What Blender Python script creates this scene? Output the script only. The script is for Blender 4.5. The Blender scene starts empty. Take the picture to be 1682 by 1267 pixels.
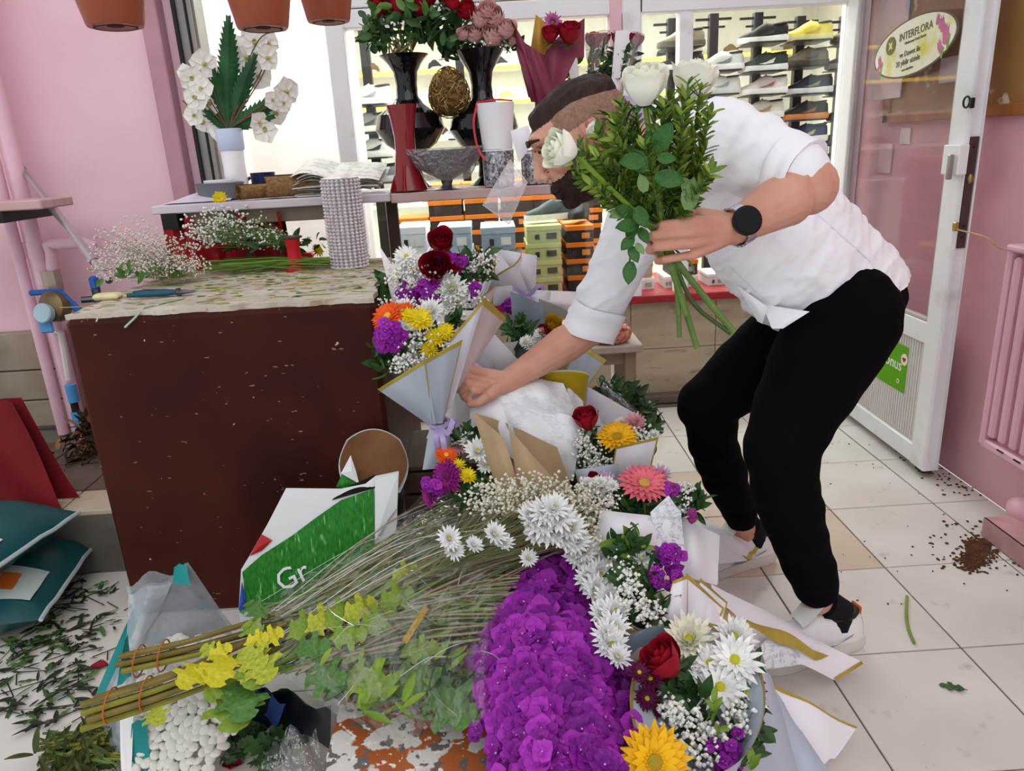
import bpy, math, random
import numpy as np
from mathutils import Vector, Matrix, Quaternion, noise as mnoise
SC = bpy.context.scene
COL = SC.collection
random.seed(7); RNG = np.random.default_rng(7)
R = math.radians
# ------------------------------------------------------------------ camera
CAM_F = 1218.0; CAM_H = 1.2
def _cam_axes():
    p, yw, r = R(17.84), R(.86), R(-3.16)
    f = Vector((math.sin(yw)*math.cos(p), math.cos(yw)*math.cos(p), -math.sin(p)))
    rt = Vector((math.cos(yw), -math.sin(yw), 0)); up = rt.cross(f)
    return rt*math.cos(r)+up*math.sin(r), -rt*math.sin(r)+up*math.cos(r), f
RT, UP, FW = _cam_axes(); CPOS = Vector((0, 0, CAM_H))
cd = bpy.data.cameras.new('camera'); cam = bpy.data.objects.new('camera', cd); COL.objects.link(cam)
cd.sensor_fit = 'HORIZONTAL'; cd.sensor_width = 36; cd.lens = 36*CAM_F/1682; cd.clip_start = .02
m = Matrix((RT, UP, -FW)).transposed().to_4x4(); m.translation = CPOS; cam.matrix_world = m
SC.camera = cam
# ------------------------------------------------------------------ world, lights, exposure
w = bpy.data.worlds.new('sky'); SC.world = w; w.use_nodes = True
bg = w.node_tree.nodes['Background']; bg.inputs[0].default_value = (.93, .96, 1, 1); bg.inputs[1].default_value = .62
def area(name, loc, rot, sx, sy, power, col=(1, 1, 1)):
    l = bpy.data.lights.new(name, 'AREA'); l.shape = 'RECTANGLE'; l.size = sx; l.size_y = sy; l.energy = power; l.color = col
    o = bpy.data.objects.new(name, l); COL.objects.link(o); o.location = loc; o.rotation_euler = rot
    return o
area('shop_light', (.4, 4.6, 2.28), (0, 0, 0), 3.6, .5, 40, (1, .97, .92))
area('shop_light', (.4, 6.3, 2.28), (0, 0, 0), 3.6, .5, 46, (1, .96, .86))
area('display_fill_light', (-.3, 3.62, 2.28), (0, 0, 0), 2.2, .2, 19, (1, .98, .95))  # added lamp, not seen: brightens the white inner wall and the boxes
sun = bpy.data.lights.new('daylight', 'SUN'); sun.energy = .5; sun.angle = R(50); sun.color = (1, .98, .95)
so = bpy.data.objects.new('daylight', sun); COL.objects.link(so); so.rotation_euler = (R(42), R(8), 0)
SC.view_settings.view_transform = 'Standard'; SC.view_settings.look = 'None'
SC.view_settings.exposure = .46; SC.view_settings.gamma = 1; SC.view_settings.use_curve_mapping = False
# ------------------------------------------------------------------ helpers: pixel of the photograph -> point of the place at a known depth or height
def ray(x, y): return FW*CAM_F + RT*(x-841) - UP*(y-633.5)
def P(x, y, Y=None, Z=None, X=None):
    d = ray(x, y)
    t = Y/d.y if Y is not None else (Z-CAM_H)/d.z if Z is not None else X/d.x
    return CPOS + d*t
def depth(v): return (Vector(v)-CPOS).dot(FW)
def px2m(px, v): return px*depth(v)/CAM_F
def lin(c):
    if isinstance(c, str): c = [int(c[i:i+2], 16)/255 for i in (0, 2, 4)]
    return [x/12.92 if x <= .04045 else ((x+.055)/1.055)**2.4 for x in c]
_M = {}
def nt(name):
    m = bpy.data.materials.new(name); m.use_nodes = True
    return m, m.node_tree.nodes, m.node_tree.links, m.node_tree.nodes['Principled BSDF']
def mat(name, c, rough=.6, var=.1, sc=9, bump=0, bsc=80, metal=0, c2=None, lo=.35, hi=.65, coat=0, spec=.25, stretch=None, detail=4, coords='Object'):
    if name in _M: return _M[name]
    m, N, L, b = nt(name); c = lin(c)
    if c2 is None: a = [x*(1-var) for x in c]; d = [min(1, x*(1+var)) for x in c]
    else: a, d = c, lin(c2)
    tc = N.new('ShaderNodeTexCoord'); mp = N.new('ShaderNodeMapping'); L.new(tc.outputs[coords], mp.inputs[0])
    if stretch: mp.inputs['Scale'].default_value = stretch
    n = N.new('ShaderNodeTexNoise'); n.inputs['Scale'].default_value = sc; n.inputs['Detail'].default_value = detail
    L.new(mp.outputs[0], n.inputs[0])
    r = N.new('ShaderNodeValToRGB'); r.color_ramp.elements[0].position = lo; r.color_ramp.elements[1].position = hi
    r.color_ramp.elements[0].color = (*a, 1); r.color_ramp.elements[1].color = (*d, 1)
    L.new(n.outputs['Fac'], r.inputs[0]); L.new(r.outputs[0], b.inputs['Base Color'])
    b.inputs['Roughness'].default_value = rough; b.inputs['Metallic'].default_value = metal
    b.inputs['Coat Weight'].default_value = coat; b.inputs['Specular IOR Level'].default_value = spec
    if bump:
        n2 = N.new('ShaderNodeTexNoise'); n2.inputs['Scale'].default_value = bsc; n2.inputs['Detail'].default_value = 3; L.new(mp.outputs[0], n2.inputs[0])
        bp = N.new('ShaderNodeBump'); bp.inputs['Strength'].default_value = bump; bp.inputs['Distance'].default_value = .01
        L.new(n2.outputs['Fac'], bp.inputs['Height']); L.new(bp.outputs[0], b.inputs['Normal'])
    _M[name] = m; return m
def layer(m, c, sc, lo, hi, detail=4, stretch=None, vor=False):
    """lay stains, chips or specks of another colour over a material"""
    N, L = m.node_tree.nodes, m.node_tree.links; b = N['Principled BSDF']
    src = b.inputs['Base Color'].links[0].from_socket
    tc = N.new('ShaderNodeTexCoord'); mp = N.new('ShaderNodeMapping'); L.new(tc.outputs['Object'], mp.inputs[0])
    mp.inputs['Location'].default_value = (sc*.37, sc*.11, 3.1)
    if stretch: mp.inputs['Scale'].default_value = stretch
    n = N.new('ShaderNodeTexVoronoi' if vor else 'ShaderNodeTexNoise'); n.inputs['Scale'].default_value = sc
    if not vor: n.inputs['Detail'].default_value = detail
    L.new(mp.outputs[0], n.inputs[0])
    r = N.new('ShaderNodeValToRGB'); r.color_ramp.elements[0].position = lo; r.color_ramp.elements[1].position = hi
    r.color_ramp.elements[0].color = (0, 0, 0, 1); r.color_ramp.elements[1].color = (1, 1, 1, 1)
    L.new(n.outputs[0], r.inputs[0])
    mx = N.new('ShaderNodeMix'); mx.data_type = 'RGBA'; L.new(r.outputs[0], mx.inputs['Factor']); L.new(src, mx.inputs['A'])
    mx.inputs['B'].default_value = (*lin(c), 1); L.new(mx.outputs['Result'], b.inputs['Base Color'])
    return m
def sheer(name, tint='ffffff', gloss=.1, rough=.05, body=0., bodyc='ffffff', bump=0, bsc=30, graze=.5):
    """clear film or glass: transparent, a little glossy, optionally some milky body"""
    if name in _M: return _M[name]
    m, N, L, b = nt(name); N.remove(b); out = N['Material Output']
    t = N.new('ShaderNodeBsdfTransparent'); t.inputs[0].default_value = (*lin(tint), 1)
    g = N.new('ShaderNodeBsdfGlossy'); g.inputs['Roughness'].default_value = rough
    lw = N.new('ShaderNodeLayerWeight'); lw.inputs[0].default_value = .25
    ma = N.new('ShaderNodeMath'); ma.operation = 'MULTIPLY_ADD'; ma.inputs[1].default_value = graze; ma.inputs[2].default_value = gloss
    L.new(lw.outputs['Facing'], ma.inputs[0])
    mx = N.new('ShaderNodeMixShader'); L.new(ma.outputs[0], mx.inputs[0]); L.new(t.outputs[0], mx.inputs[1]); L.new(g.outputs[0], mx.inputs[2])
    last = mx
    if body:
        d = N.new('ShaderNodeBsdfDiffuse'); d.inputs[0].default_value = (*lin(bodyc), 1)
        m2 = N.new('ShaderNodeMixShader'); m2.inputs[0].default_value = body; L.new(mx.outputs[0], m2.inputs[1]); L.new(d.outputs[0], m2.inputs[2]); last = m2
    if bump:
        tc = N.new('ShaderNodeTexCoord'); n = N.new('ShaderNodeTexNoise'); n.inputs['Scale'].default_value = bsc; L.new(tc.outputs['Object'], n.inputs[0])
        bp = N.new('ShaderNodeBump'); bp.inputs['Strength'].default_value = bump; bp.inputs['Distance'].default_value = .02
        L.new(n.outputs['Fac'], bp.inputs['Height']); L.new(bp.outputs[0], g.inputs['Normal'])
    L.new(last.outputs[0], out.inputs[0]); _M[name] = m; return m
def lamp_mat(name, c, s):
    m, N, L, b = nt(name); b.inputs['Emission Color'].default_value = (*lin(c), 1); b.inputs['Emission Strength'].default_value = s
    b.inputs['Base Color'].default_value = (*lin(c), 1); return m
# ------------------------------------------------------------------ mesh builder
def frame(d, ref=None):
    """3x3 rotation whose Z axis is d"""
    d = Vector(d).normalized(); ref = Vector(ref) if ref else Vector((0, 0, 1))
    if abs(d.dot(ref.normalized())) > .98: ref = Vector((1, 0, 0)) if abs(d.x) < .9 else Vector((0, 1, 0))
    x = ref.cross(d).normalized(); y = d.cross(x)
    return Matrix((x, y, d)).transposed()
def rotz(a): return Matrix.Rotation(a, 3, 'Z')
def euler(x, y, z): return (Matrix.Rotation(z, 3, 'Z') @ Matrix.Rotation(y, 3, 'Y') @ Matrix.Rotation(x, 3, 'X'))
class MB:
    def __init__(s): s.v = []; s.f = []; s.mi = []; s.n = 0
    def add(s, v, f, mi=0, M=None, loc=None):
        v = np.asarray(v, float).reshape(-1, 3)
        if M is not None: v = v @ np.array(M).T
        if loc is not None: v = v + np.array(loc)
        n = s.n; s.v.append(v); s.n += len(v)
        s.f += [tuple(n+i for i in q) for q in f]; s.mi += [mi]*len(f); return s
    def box(s, c, d, M=None, mi=0):
        x, y, z = [k/2 for k in d]
        v = [(-x, -y, -z), (x, -y, -z), (x, y, -z), (-x, y, -z), (-x, -y, z), (x, -y, z), (x, y, z), (-x, y, z)]
        return s.add(v, [(0, 3, 2, 1), (4, 5, 6, 7), (0, 1, 5, 4), (1, 2, 6, 5), (2, 3, 7, 6), (3, 0, 4, 7)], mi, M, c)
    def bbox(s, c, d, b=.004, M=None, mi=0):
        """box with chamfered edges"""
        x, y, z = [k/2 for k in d]; b = min(b, x*.9, y*.9, z*.9); V = []; F = []; I = {}
        for i, sx in enumerate((-1, 1)):
            for j, sy in enumerate((-1, 1)):
                for k, sz in enumerate((-1, 1)):
                    for a in range(3):
                        I[i, j, k, a] = len(V); p = [sx*x, sy*y, sz*z]
                        for t in range(3):
                            if t != a: p[t] -= (sx, sy, sz)[t]*b
                        V.append(p)
        o = [(0, 0), (1, 0), (1, 1), (0, 1)]
        for a in range(3):
            for sgn in (0, 1):
                q = []
                for (p1, p2) in o:
                    ix = [0, 0, 0]; ix[a] = sgn; ix[(a+1) % 3] = p1; ix[(a+2) % 3] = p2; q.append(I[(*ix, a)])
                F.append(q if sgn else q[::-1])
            for p1, p2 in o:   # edges parallel to axis a
                ix = [0, 0, 0]; ix[(a+1) % 3] = p1; ix[(a+2) % 3] = p2; jx = list(ix); jx[a] = 1
                q = [I[(*ix, (a+1) % 3)], I[(*jx, (a+1) % 3)], I[(*jx, (a+2) % 3)], I[(*ix, (a+2) % 3)]]
                F.append(q if (p1+p2) % 2 == 1 else q[::-1])
        for i in (0, 1):
            for j in (0, 1):
                for k in (0, 1):
                    q = [I[i, j, k, 0], I[i, j, k, 1], I[i, j, k, 2]]; F.append(q if (i+j+k) % 2 == 1 else q[::-1])
        return s.add(V, F, mi, M, c)
    def tube(s, pts, r, seg=8, mi=0, caps=True, flat=1.):
        pts = [Vector(p) for p in pts]; n = len(pts)
        if not hasattr(r, '__len__'): r = [r]*n
        V = []; F = []; x = None
        for i, p in enumerate(pts):
            d = (pts[min(i+1, n-1)]-pts[max(i-1, 0)])
            d = d.normalized() if d.length > 1e-9 else Vector((0, 0, 1))
            if x is None: x = frame(d).col[0].copy()
            x = (x-d*x.dot(d)); x = x.normalized() if x.length > 1e-6 else frame(d).col[0].copy()
            y = d.cross(x)
            for k in range(seg):
                a = 2*math.pi*k/seg; V.append(p+x*(math.cos(a)*r[i])+y*(math.sin(a)*r[i]*flat))
        for i in range(n-1):
            for k in range(seg):
                a = i*seg+k; b = i*seg+(k+1) % seg; F.append((a, b, b+seg, a+seg))
        if caps: F.append(tuple(range(seg-1, -1, -1))); F.append(tuple((n-1)*seg+k for k in range(seg)))
        return s.add([tuple(q) for q in V], F, mi)
    def lathe(s, prof, seg=24, loc=(0, 0, 0), M=None, mi=0, sq=1., cap0=True, cap1=True, flute=0, fa=0):
        V = []; F = []; n = len(prof)
        for r, z in prof:
            for k in range(seg):
                a = 2*math.pi*k/seg; q = r*(1+fa*math.cos(a*flute)) if flute else r
                V.append((q*math.cos(a), q*math.sin(a)*sq, z))
        for i in range(n-1):
            for k in range(seg):
                a = i*seg+k; b = i*seg+(k+1) % seg; F.append((a, b, b+seg, a+seg))
        if cap0: F.append(tuple(range(seg-1, -1, -1)))
        if cap1: F.append(tuple((n-1)*seg+k for k in range(seg)))
        return s.add(V, F, mi, M, loc)
    def ball(s, c, r, seg=12, rings=8, mi=0, M=None):
        if not hasattr(r, '__len__'): r = (r, r, r)
        V = [(0, 0, -r[2])]; F = []
        for i in range(1, rings):
            t = math.pi*i/rings-math.pi/2
            for k in range(seg):
                a = 2*math.pi*k/seg; V.append((r[0]*math.cos(t)*math.cos(a), r[1]*math.cos(t)*math.sin(a), r[2]*math.sin(t)))
        V.append((0, 0, r[2])); e = len(V)-1
        for k in range(seg):
            F.append((0, 1+(k+1) % seg, 1+k)); F.append((e, e-seg+k, e-seg+(k+1) % seg))
        for i in range(rings-2):
            for k in range(seg):
                a = 1+i*seg+k; b = 1+i*seg+(k+1) % seg; F.append((a, b, b+seg, a+seg))
        return s.add(V, F, mi, M, c)
    def octa(s, c, r, mi=0):
        x, y, z = c
        return s.add([(x+r, y, z), (x-r, y, z), (x, y+r, z), (x, y-r, z), (x, y, z+r), (x, y, z-r)],
                     [(0, 2, 4), (2, 1, 4), (1, 3, 4), (3, 0, 4), (2, 0, 5), (1, 2, 5), (3, 1, 5), (0, 3, 5)], mi)
    def grid(s, fn, nu, nv, mi=0, wrap=False, M=None, loc=None):
        V = [tuple(fn(i/nu, j/nv)) for j in range(nv+1) for i in range(nu+(0 if wrap else 1))]
        w = nu if wrap else nu+1; F = []
        for j in range(nv):
            for i in range(nu):
                a = j*w+i; b = j*w+(i+1) % w; F.append((a, b, b+w, a+w))
        return s.add(V, F, mi, M, loc)
    def prism(s, poly, z0, z1, mi=0, M=None, loc=None):
        n = len(poly); V = [(x, y, z0) for x, y in poly]+[(x, y, z1) for x, y in poly]
        F = [tuple(range(n-1, -1, -1)), tuple(range(n, 2*n))]+[(i, (i+1) % n, n+(i+1) % n, n+i) for i in range(n)]
        return s.add(V, F, mi, M, loc)
    def mesh(s, name, mats, smooth=True, off=(0, 0, 0), angle=None):
        me = bpy.data.meshes.new(name)
        V = np.concatenate(s.v)-np.array(off) if s.v else np.zeros((0, 3))
        me.from_pydata(V.tolist(), [], s.f)
        if not isinstance(mats, (list, tuple)): mats = [mats]
        for m in mats: me.materials.append(m)
        if len(mats) > 1: me.polygons.foreach_set('material_index', s.mi)
        if smooth: me.polygons.foreach_set('use_smooth', [True]*len(s.f))
        me.update()
        if smooth and angle: me.set_sharp_from_angle(angle=R(angle))
        return me
def root_loc(o):
    v = Vector((0, 0, 0))
    while o is not None: v += o.location; o = o.parent
    return v
def tag(o, label=None, cat=None, group=None, kind=None):
    if label: o['label'] = label
    if cat: o['category'] = cat
    if group: o['group'] = group
    if kind: o['kind'] = kind
    return o
def link(name, me, parent=None, loc=(0, 0, 0)):
    o = bpy.data.objects.new(name, me); COL.objects.link(o); o.location = loc
    if parent is not None: o.parent = parent
    return o
def part(name, mb, mats, parent, smooth=True, angle=40, kind=None, label=None):
    """one mesh part; the builder holds world coordinates and the thing's root only moves"""
    o = link(name, mb.mesh(name, mats, smooth, root_loc(parent), angle), parent); return tag(o, label, kind=kind)
def thing(name, label, cat, loc=(0, 0, 0), group=None, rz=0):
    o = bpy.data.objects.new(name, None); COL.objects.link(o); o.location = loc; o.rotation_euler = (0, 0, rz); o.empty_display_size = .05
    return tag(o, label, cat, group)
def single(name, mb, mats, label, cat, base=(0, 0, 0), smooth=True, angle=40, group=None, kind=None):
    o = link(name, mb.mesh(name, mats, smooth, base, angle), None, base); return tag(o, label, cat, group, kind)
def struct(name, mb, mats, smooth=True, angle=30, parent=None, label=None):
    o = link(name, mb.mesh(name, mats, smooth, root_loc(parent) if parent else (0, 0, 0), angle), parent)
    if parent is None: o['kind'] = 'structure'
    if label: o['label'] = label
    return o
def place(name, me, parent, loc, M=None, s=1.):
    """a part that shares mesh data, put at a world point"""
    o = bpy.data.objects.new(name, me); COL.objects.link(o); o.parent = parent
    loc = Vector(loc)-root_loc(parent)
    if not hasattr(s, '__len__'): s = (s, s, s)
    mm = (M if M is not None else Matrix.Identity(3)).to_4x4() @ Matrix.Diagonal((*s, 1)); mm.translation = loc
    o.matrix_local = mm; return o
def copy_tree(o, parent=None):
    c = o.copy(); COL.objects.link(c); c.parent = parent
    for ch in list(o.children): copy_tree(ch, c)
    return c
def text_mb(txt, size, M, loc, mb=None, mi=0, ext=.0006, align='CENTER'):
    cu = bpy.data.curves.new('t', 'FONT'); cu.body = txt; cu.size = size; cu.align_x = align; cu.align_y = 'CENTER'; cu.extrude = ext; cu.resolution_u = 2
    o = bpy.data.objects.new('t', cu); COL.objects.link(o)
    dg = bpy.context.evaluated_depsgraph_get(); me = bpy.data.meshes.new_from_object(o.evaluated_get(dg))
    mb = mb or MB(); V = np.empty(len(me.vertices)*3); me.vertices.foreach_get('co', V)
    if len(me.vertices): mb.add(V.reshape(-1, 3), [tuple(p.vertices) for p in me.polygons], mi, M, loc)
    bpy.data.objects.remove(o); bpy.data.curves.remove(cu); bpy.data.meshes.remove(me); return mb
def lerp(a, b, t): return a+(b-a)*t
def rnd(a, b): return random.uniform(a, b)
def catmull(pts, n=6):
    pts = [Vector(p) for p in pts]; out = []
    q = [pts[0]*2-pts[1]]+pts+[pts[-1]*2-pts[-2]]
    for i in range(1, len(q)-2):
        for k in range(n):
            t = k/n; a, b, c, d = q[i-1:i+3]
            out.append(.5*((2*b)+(c-a)*t+(2*a-5*b+4*c-d)*t*t+(3*b-a-3*c+d)*t*t*t))
    return out+[pts[-1]]
# ================================================================== materials of the place
PINK = layer(mat('pink wall paint', 'e9bfc9', .75, c2='efc9d2', sc=2.2, bump=.15, bsc=40), 'd9a9b4', 1.3, .5, .8)
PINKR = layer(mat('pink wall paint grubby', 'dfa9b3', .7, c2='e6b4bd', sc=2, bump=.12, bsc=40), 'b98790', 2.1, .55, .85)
MAUVE = mat('mauve trim paint', 'b98a96', .6, .08, 6)
PIPEP = mat('pink pipe paint', 'e6bccb', .45, .06, 8)
WHITEPL = mat('white plaster', 'f6f2ec', .8, .03, 3)
PVC = layer(mat('white pvc', 'eeeef0', .35, .03, 5), 'c9c4bd', 6, .6, .8)
PVCD = mat('ribbed pvc panel', 'dcd6d0', .5, .04, 6)
ALU = mat('grey aluminium', '8f8a86', .4, .1, 6, metal=.3)
DARK = mat('dark rubber', '2a2624', .6, .1)
BLACKM = mat('black metal', '1c1b1d', .45, .1)
GROUT = mat('tile grout', '6f6459', .9, .15, 30)
TILE = layer(layer(mat('white floor tile', 'e2ddd6', .32, c2='d5cfc6', sc=3.5, bump=.04, bsc=20), 'b8aea2', 14, .66, .8), '8d7f70', 60, .72, .76)
TILEW = layer(mat('warm floor tile', 'd8c6b4', .32, c2='cdb9a6', sc=3), 'a8927d', 20, .62, .8)
STEPT = layer(mat('beige step tile', 'c9b8a2', .5, .1, 5), '8f7d69', 9, .6, .8)
STEPB = layer(mat('brown step tile', '6f5c52', .5, .12, 5), '4d3f38', 9, .55, .8)
STONE = layer(mat('beige stone block', 'a99a8a', .8, c2='978675', sc=4, bump=.2, bsc=30), '7c6c5d', 3, .55, .8)
MARBLE = layer(mat('beige travertine', 'b9a992', .5, c2='a8977f', sc=4, stretch=(1, 1, 3)), '8f7e68', 9, .6, .75, stretch=(1, 1, 4))
REDPAINT = mat('red painted ledge', '9c2430', .5, .1)
GLASS = sheer('window glass', 'f4fbfb', .03, .01)
DOORGLASS = sheer('door glass', 'f3eef0', .025, .02, body=.05, bodyc='e8c8d0', graze=.05)
WOODB = mat('orange varnished wood', 'a9682f', .35, c2='8d5122', sc=3, stretch=(6, 6, .6))
PAPERW = mat('white paper', 'f2f1f0', .6, .03, 5)
# ================================================================== floor with its tiles
mb = MB().box((-.45, 1.85, -.029), (4.1, 3.1, .05)); floor = struct('floor', mb, GROUT)
TX0, TX, TY0, TY = .72, .344, 1.825, .357
def tile_mesh(mt, w=TX-.0045, d=TY-.0045): return MB().bbox((0, 0, -.004), (w, d, .008), .0012).mesh('tile', mt, False)
T1, T2, T3 = tile_mesh(TILE), tile_mesh(TILEW), tile_mesh(TILE, 1.6-1.408-.006)
for i in range(-10, 3):
    for j in range(-4, 5):
        x = TX0+(i+.5)*TX; y = TY0+(j+.5)*TY; me = T1
        if (i, j) in ((0, 0), (-1, 0), (0, 1), (-1, 1), (-2, 0)): me = T2
        if i == 2: x = 1.505; me = T3
        if j == 4: continue
        o = place('tile', me, floor, (x, y, rnd(-.0004, .0004)), rotz(math.pi if (i*7+j*3) % 2 else 0))
# raised step at the left, with its tiles
step = struct('step', MB().box((-1.85, 2.485, .1), (1.5, .83, .2)), mat('grey concrete', '6d665e', .9, .2, 8, bump=.2), label='raised concrete step behind the counter')
for i in range(-8, 0):
    for (y0, y1, mt) in ((2.07, 2.225, STEPT), (2.23, 2.46, STEPB), (2.465, 2.7, STEPB)):
        w = .25; x = -1.12+(i+.5)*w
        if x < -2.6: continue
        part('tile', MB().bbox((x, (y0+y1)/2, .206), (w-.006, y1-y0-.005, .016), .002), mt, step, False)
# ================================================================== left wall, stone base, pilaster, white wall
wl = struct('wall_left', MB().box((-2.2, 2.98, 1.35), (2.27, .12, 2.7)), PINK)
for k, (z0, z1) in enumerate(((.22, .33), (.335, .455), (.46, .61))):
    for j, (x0, x1) in enumerate(((-2.9, -2.3), (-2.295, -1.72))):
        part('stone', MB().bbox(((x0+x1)/2, 2.9, (z0+z1)/2), (x1-x0, .06, z1-z0), .004), STONE, wl, False)
struct('trim_1', MB().bbox((-1.135, 2.885, 1.35), (.06, .07, 2.7), .004), MAUVE)
fr = struct('window_1', MB().bbox((-1.03, 2.95, 1.35), (.075, .1, 2.7), .004).box((-1.005, 2.9, 1.35), (.012, .03, 2.7)), ALU, label='grey aluminium window frame beside white wall')
part('rubber_seal', MB().box((-1.06, 2.895, 1.35), (.012, .02, 2.7)).box((-1.022, 2.898, 1.35), (.006, .012, 2.7)), DARK, fr, False)
struct('wall_back', MB().box((-1.11, 3.93, 1.2), (1.0, .06, 2.4)), WHITEPL)
struct('wall_back_low', MB().box((-.81, 3.2, .25), (.38, .1, .5)), WHITEPL)
struct('window_0', MB().box((-.81, 3.3, 1.5), (.37, .006, 2.0)), GLASS, label='clear pane beside the grey aluminium frame')
# ================================================================== shop front: low wall, ledge, posts, lintel, panes
lw = struct('wall_shopfront', MB().box((.5, 3.42, .243), (2.26, .09, .486)), GROUT)
xs = [-.6, .12, .62, 1.02, 1.6]
for k in range(4):
    for (z0, z1) in ((.03, .255), (.258, .486)):
        part('stone', MB().bbox(((xs[k]+xs[k+1])/2, 3.372, (z0+z1)/2), (xs[k+1]-xs[k]-.003, .014, z1-z0), .001), MARBLE, lw, False)
struct('trim_2', MB().bbox((.5, 3.62, .505), (2.26, .62, .034), .004), REDPAINT)
struct('trim_3', MB().bbox((.5, 3.335, .02), (2.2, .06, .04), .004), mat('threshold strip', '6b5d52', .7, .1))
struct('trim_4', MB().bbox((-.59, 3.36, 1.3), (.075, .1, 2.6), .004), PVC)
struct('trim_5', MB().bbox((.555, 3.37, 1.5), (.05, .1, 2.0), .003), PINK)
struct('trim_6', MB().bbox((.62, 3.365, 1.5), (.075, .09, 2.0), .004).box((.66, 3.35, 1.5), (.006, .05, 2)), PVC)
struct('trim_7', MB().bbox((.85, 3.37, 1.5), (.055, .08, 2.0), .004), PVC)
struct('trim_8', MB().bbox((1.545, 3.36, 1.3), (.03, .12, 2.6), .003).bbox((1.575, 3.34, 1.3), (.028, .1, 2.6), .003), PVC)
struct('trim_9', MB().bbox((.5, 3.36, 1.725), (2.2, .07, .07), .004).bbox((.5, 3.375, 1.82), (2.2, .1, .11), .004).bbox((.5, 3.4, 2.2), (2.2, .1, .62), .004), PVC)
wn = 2
for (x0, x1) in ((-.555, .53), (.66, .822), (.878, 1.53)):
    o = struct('window_%d' % wn, MB().box(((x0+x1)/2, 3.375, 1.11), (x1-x0, .006, 1.17)), GLASS, label='clear pane of the shop window'); wn += 1
# ================================================================== right wall
wr = struct('wall_right', MB().box((1.66, 1.7, 1.35), (.12, 3.4, 2.7)), PINKR)
# shop room behind
SHOPW = mat('shop white wall', 'efece4', .7, .03); 
struct('wall_shop_back', MB().box((.5, 7.85, 1.2), (6.4, .1, 2.4)), SHOPW)
struct('wall_shop_left', MB().box((-1.6, 5.6, 1.2), (.1, 4.5, 2.4)), SHOPW)
struct('wall_shop_right', MB().box((3.3, 5.6, 1.2), (.1, 4.5, 2.4)), SHOPW)
struct('ceiling', MB().box((.8, 5.65, 2.44), (5, 4.6, .08)), SHOPW)
struct('wall_above', MB().box((-.8, 3.4, 2.45), (1.8, .1, .5)), PINK)
struct('floor_shop', MB().box((.8, 5.65, -.03), (5, 4.5, .05)), mat('shop floor', 'cfc8bd', .4, .05))
t = thing('ceiling_light', 'slim white fill light added above the shop window display', 'light', (-.3, 3.62, 2.4)); part('housing', MB().bbox((-.3, 3.62, 2.38), (2.3, .24, .04), .004), PVC, t, False); part('diffuser', MB().bbox((-.3, 3.62, 2.353), (2.2, .2, .012), .003), lamp_mat('added fill diffuser', 'fff8ee', 6), t, False)  # unseen fixture added to go with the fill lamp over the display
for k, y in enumerate((4.6, 6.3)):
    t = thing('ceiling_light', ('long white ceiling light near the shop window', 'long white ceiling light deep in the shop')[k], 'light', (.4, y, 2.4))
    part('housing', MB().bbox((.4, y, 2.38), (3.7, .56, .04), .004), PVC, t, False)
    part('diffuser', MB().bbox((.4, y, 2.353), (3.6, .5, .012), .003), lamp_mat('lit diffuser', 'fff8ee', 6), t, False)
# ================================================================== open door at the right
DH, DL = Vector((1.478, 3.25, 0)), Vector((1.467, 2.357, 0))     # hinge and latch ends of the visible face
DU = (DL-DH).normalized(); DN = Vector((-DU.y, DU.x, 0)); DN = -DN if DN.x > 0 else DN; DWID = (DL-DH).length
DM = Matrix((DU, DN, (0, 0, 1))).transposed()    # local: x along the door, y out of the visible face, z up
def dloc(u, y, z): return DH+DU*u+DN*y+Vector((0, 0, z))
def dpix(x, y):
    d = ray(x, y); t = (DH-CPOS).dot(DN)/d.dot(DN); p = CPOS+d*t; return (p-DH).dot(DU), p.z
def dbox(mb, u0, u1, z0, z1, y0, y1, b=.003): return mb.bbox(dloc((u0+u1)/2, (y0+y1)/2, (z0+z1)/2), (u1-u0, y1-y0, z1-z0), b, DM)
door = struct('door_1', dbox(dbox(dbox(dbox(dbox(MB(), DWID-.085, DWID, .03, 2.1, -.055, 0), 0, .085, .03, 2.1, -.055, 0), .085, DWID-.085, .03, .1, -.055, -.004), .085, DWID-.085, .475, .55, -.055, -.004), .085, DWID-.085, 2.0, 2.1, -.055, -.004), PVC, label='white glazed shop door standing open against the pink wall')
part('pane', dbox(MB(), .085, DWID-.085, .55, 2.0, -.03, -.024, .001), DOORGLASS, door, False)
mb = dbox(MB(), .085, DWID-.085, .1, .475, -.045, -.018, .002); pan = part('panel', mb, PVCD, door, False)
n = 44
for k in range(n):
    u = .09+(DWID-.18)*(k+.5)/n; part('rib', dbox(MB(), u-.0055, u+.0055, .104, .471, -.019, -.0145, .0015), PVCD, pan, False)
part('edge_profile', MB().box(dloc(DWID+.004, -.008, 1.06), (.008, .006, 2.05), DM).box(dloc(DWID+.004, -.047, 1.06), (.008, .006, 2.05), DM), PVC, door, False)
part('glazing_bead', dbox(dbox(dbox(MB(), .085, .1, .55, 2.0, -.024, -.006), DWID-.1, DWID-.085, .55, 2.0, -.024, -.006), .085, DWID-.085, .55, .565, -.024, -.006), mat('grey glazing bead', 'b9b4ae', .5), door, False)
lk = part('lock_plate', MB().bbox(dloc(DWID+.004, -.028, .985), (.006, .026, .34), .001, DM), mat('brown steel', '5b4c4b', .4, .1, metal=.6), door, False)
part('lock_cylinder', MB().ball(dloc(DWID+.008, -.028, 1.03), (.008, .009, .016), M=DM), mat('brass', 'b9995c', .3, .1, metal=.8), lk)
part('screw', MB().ball(dloc(DWID+.0075, -.028, 1.125), .004).ball(dloc(DWID+.0075, -.028, .85), .004).ball(dloc(DWID+.0075, -.028, .885), .004), DARK, lk)
u, z = dpix(1575, 262)
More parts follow.
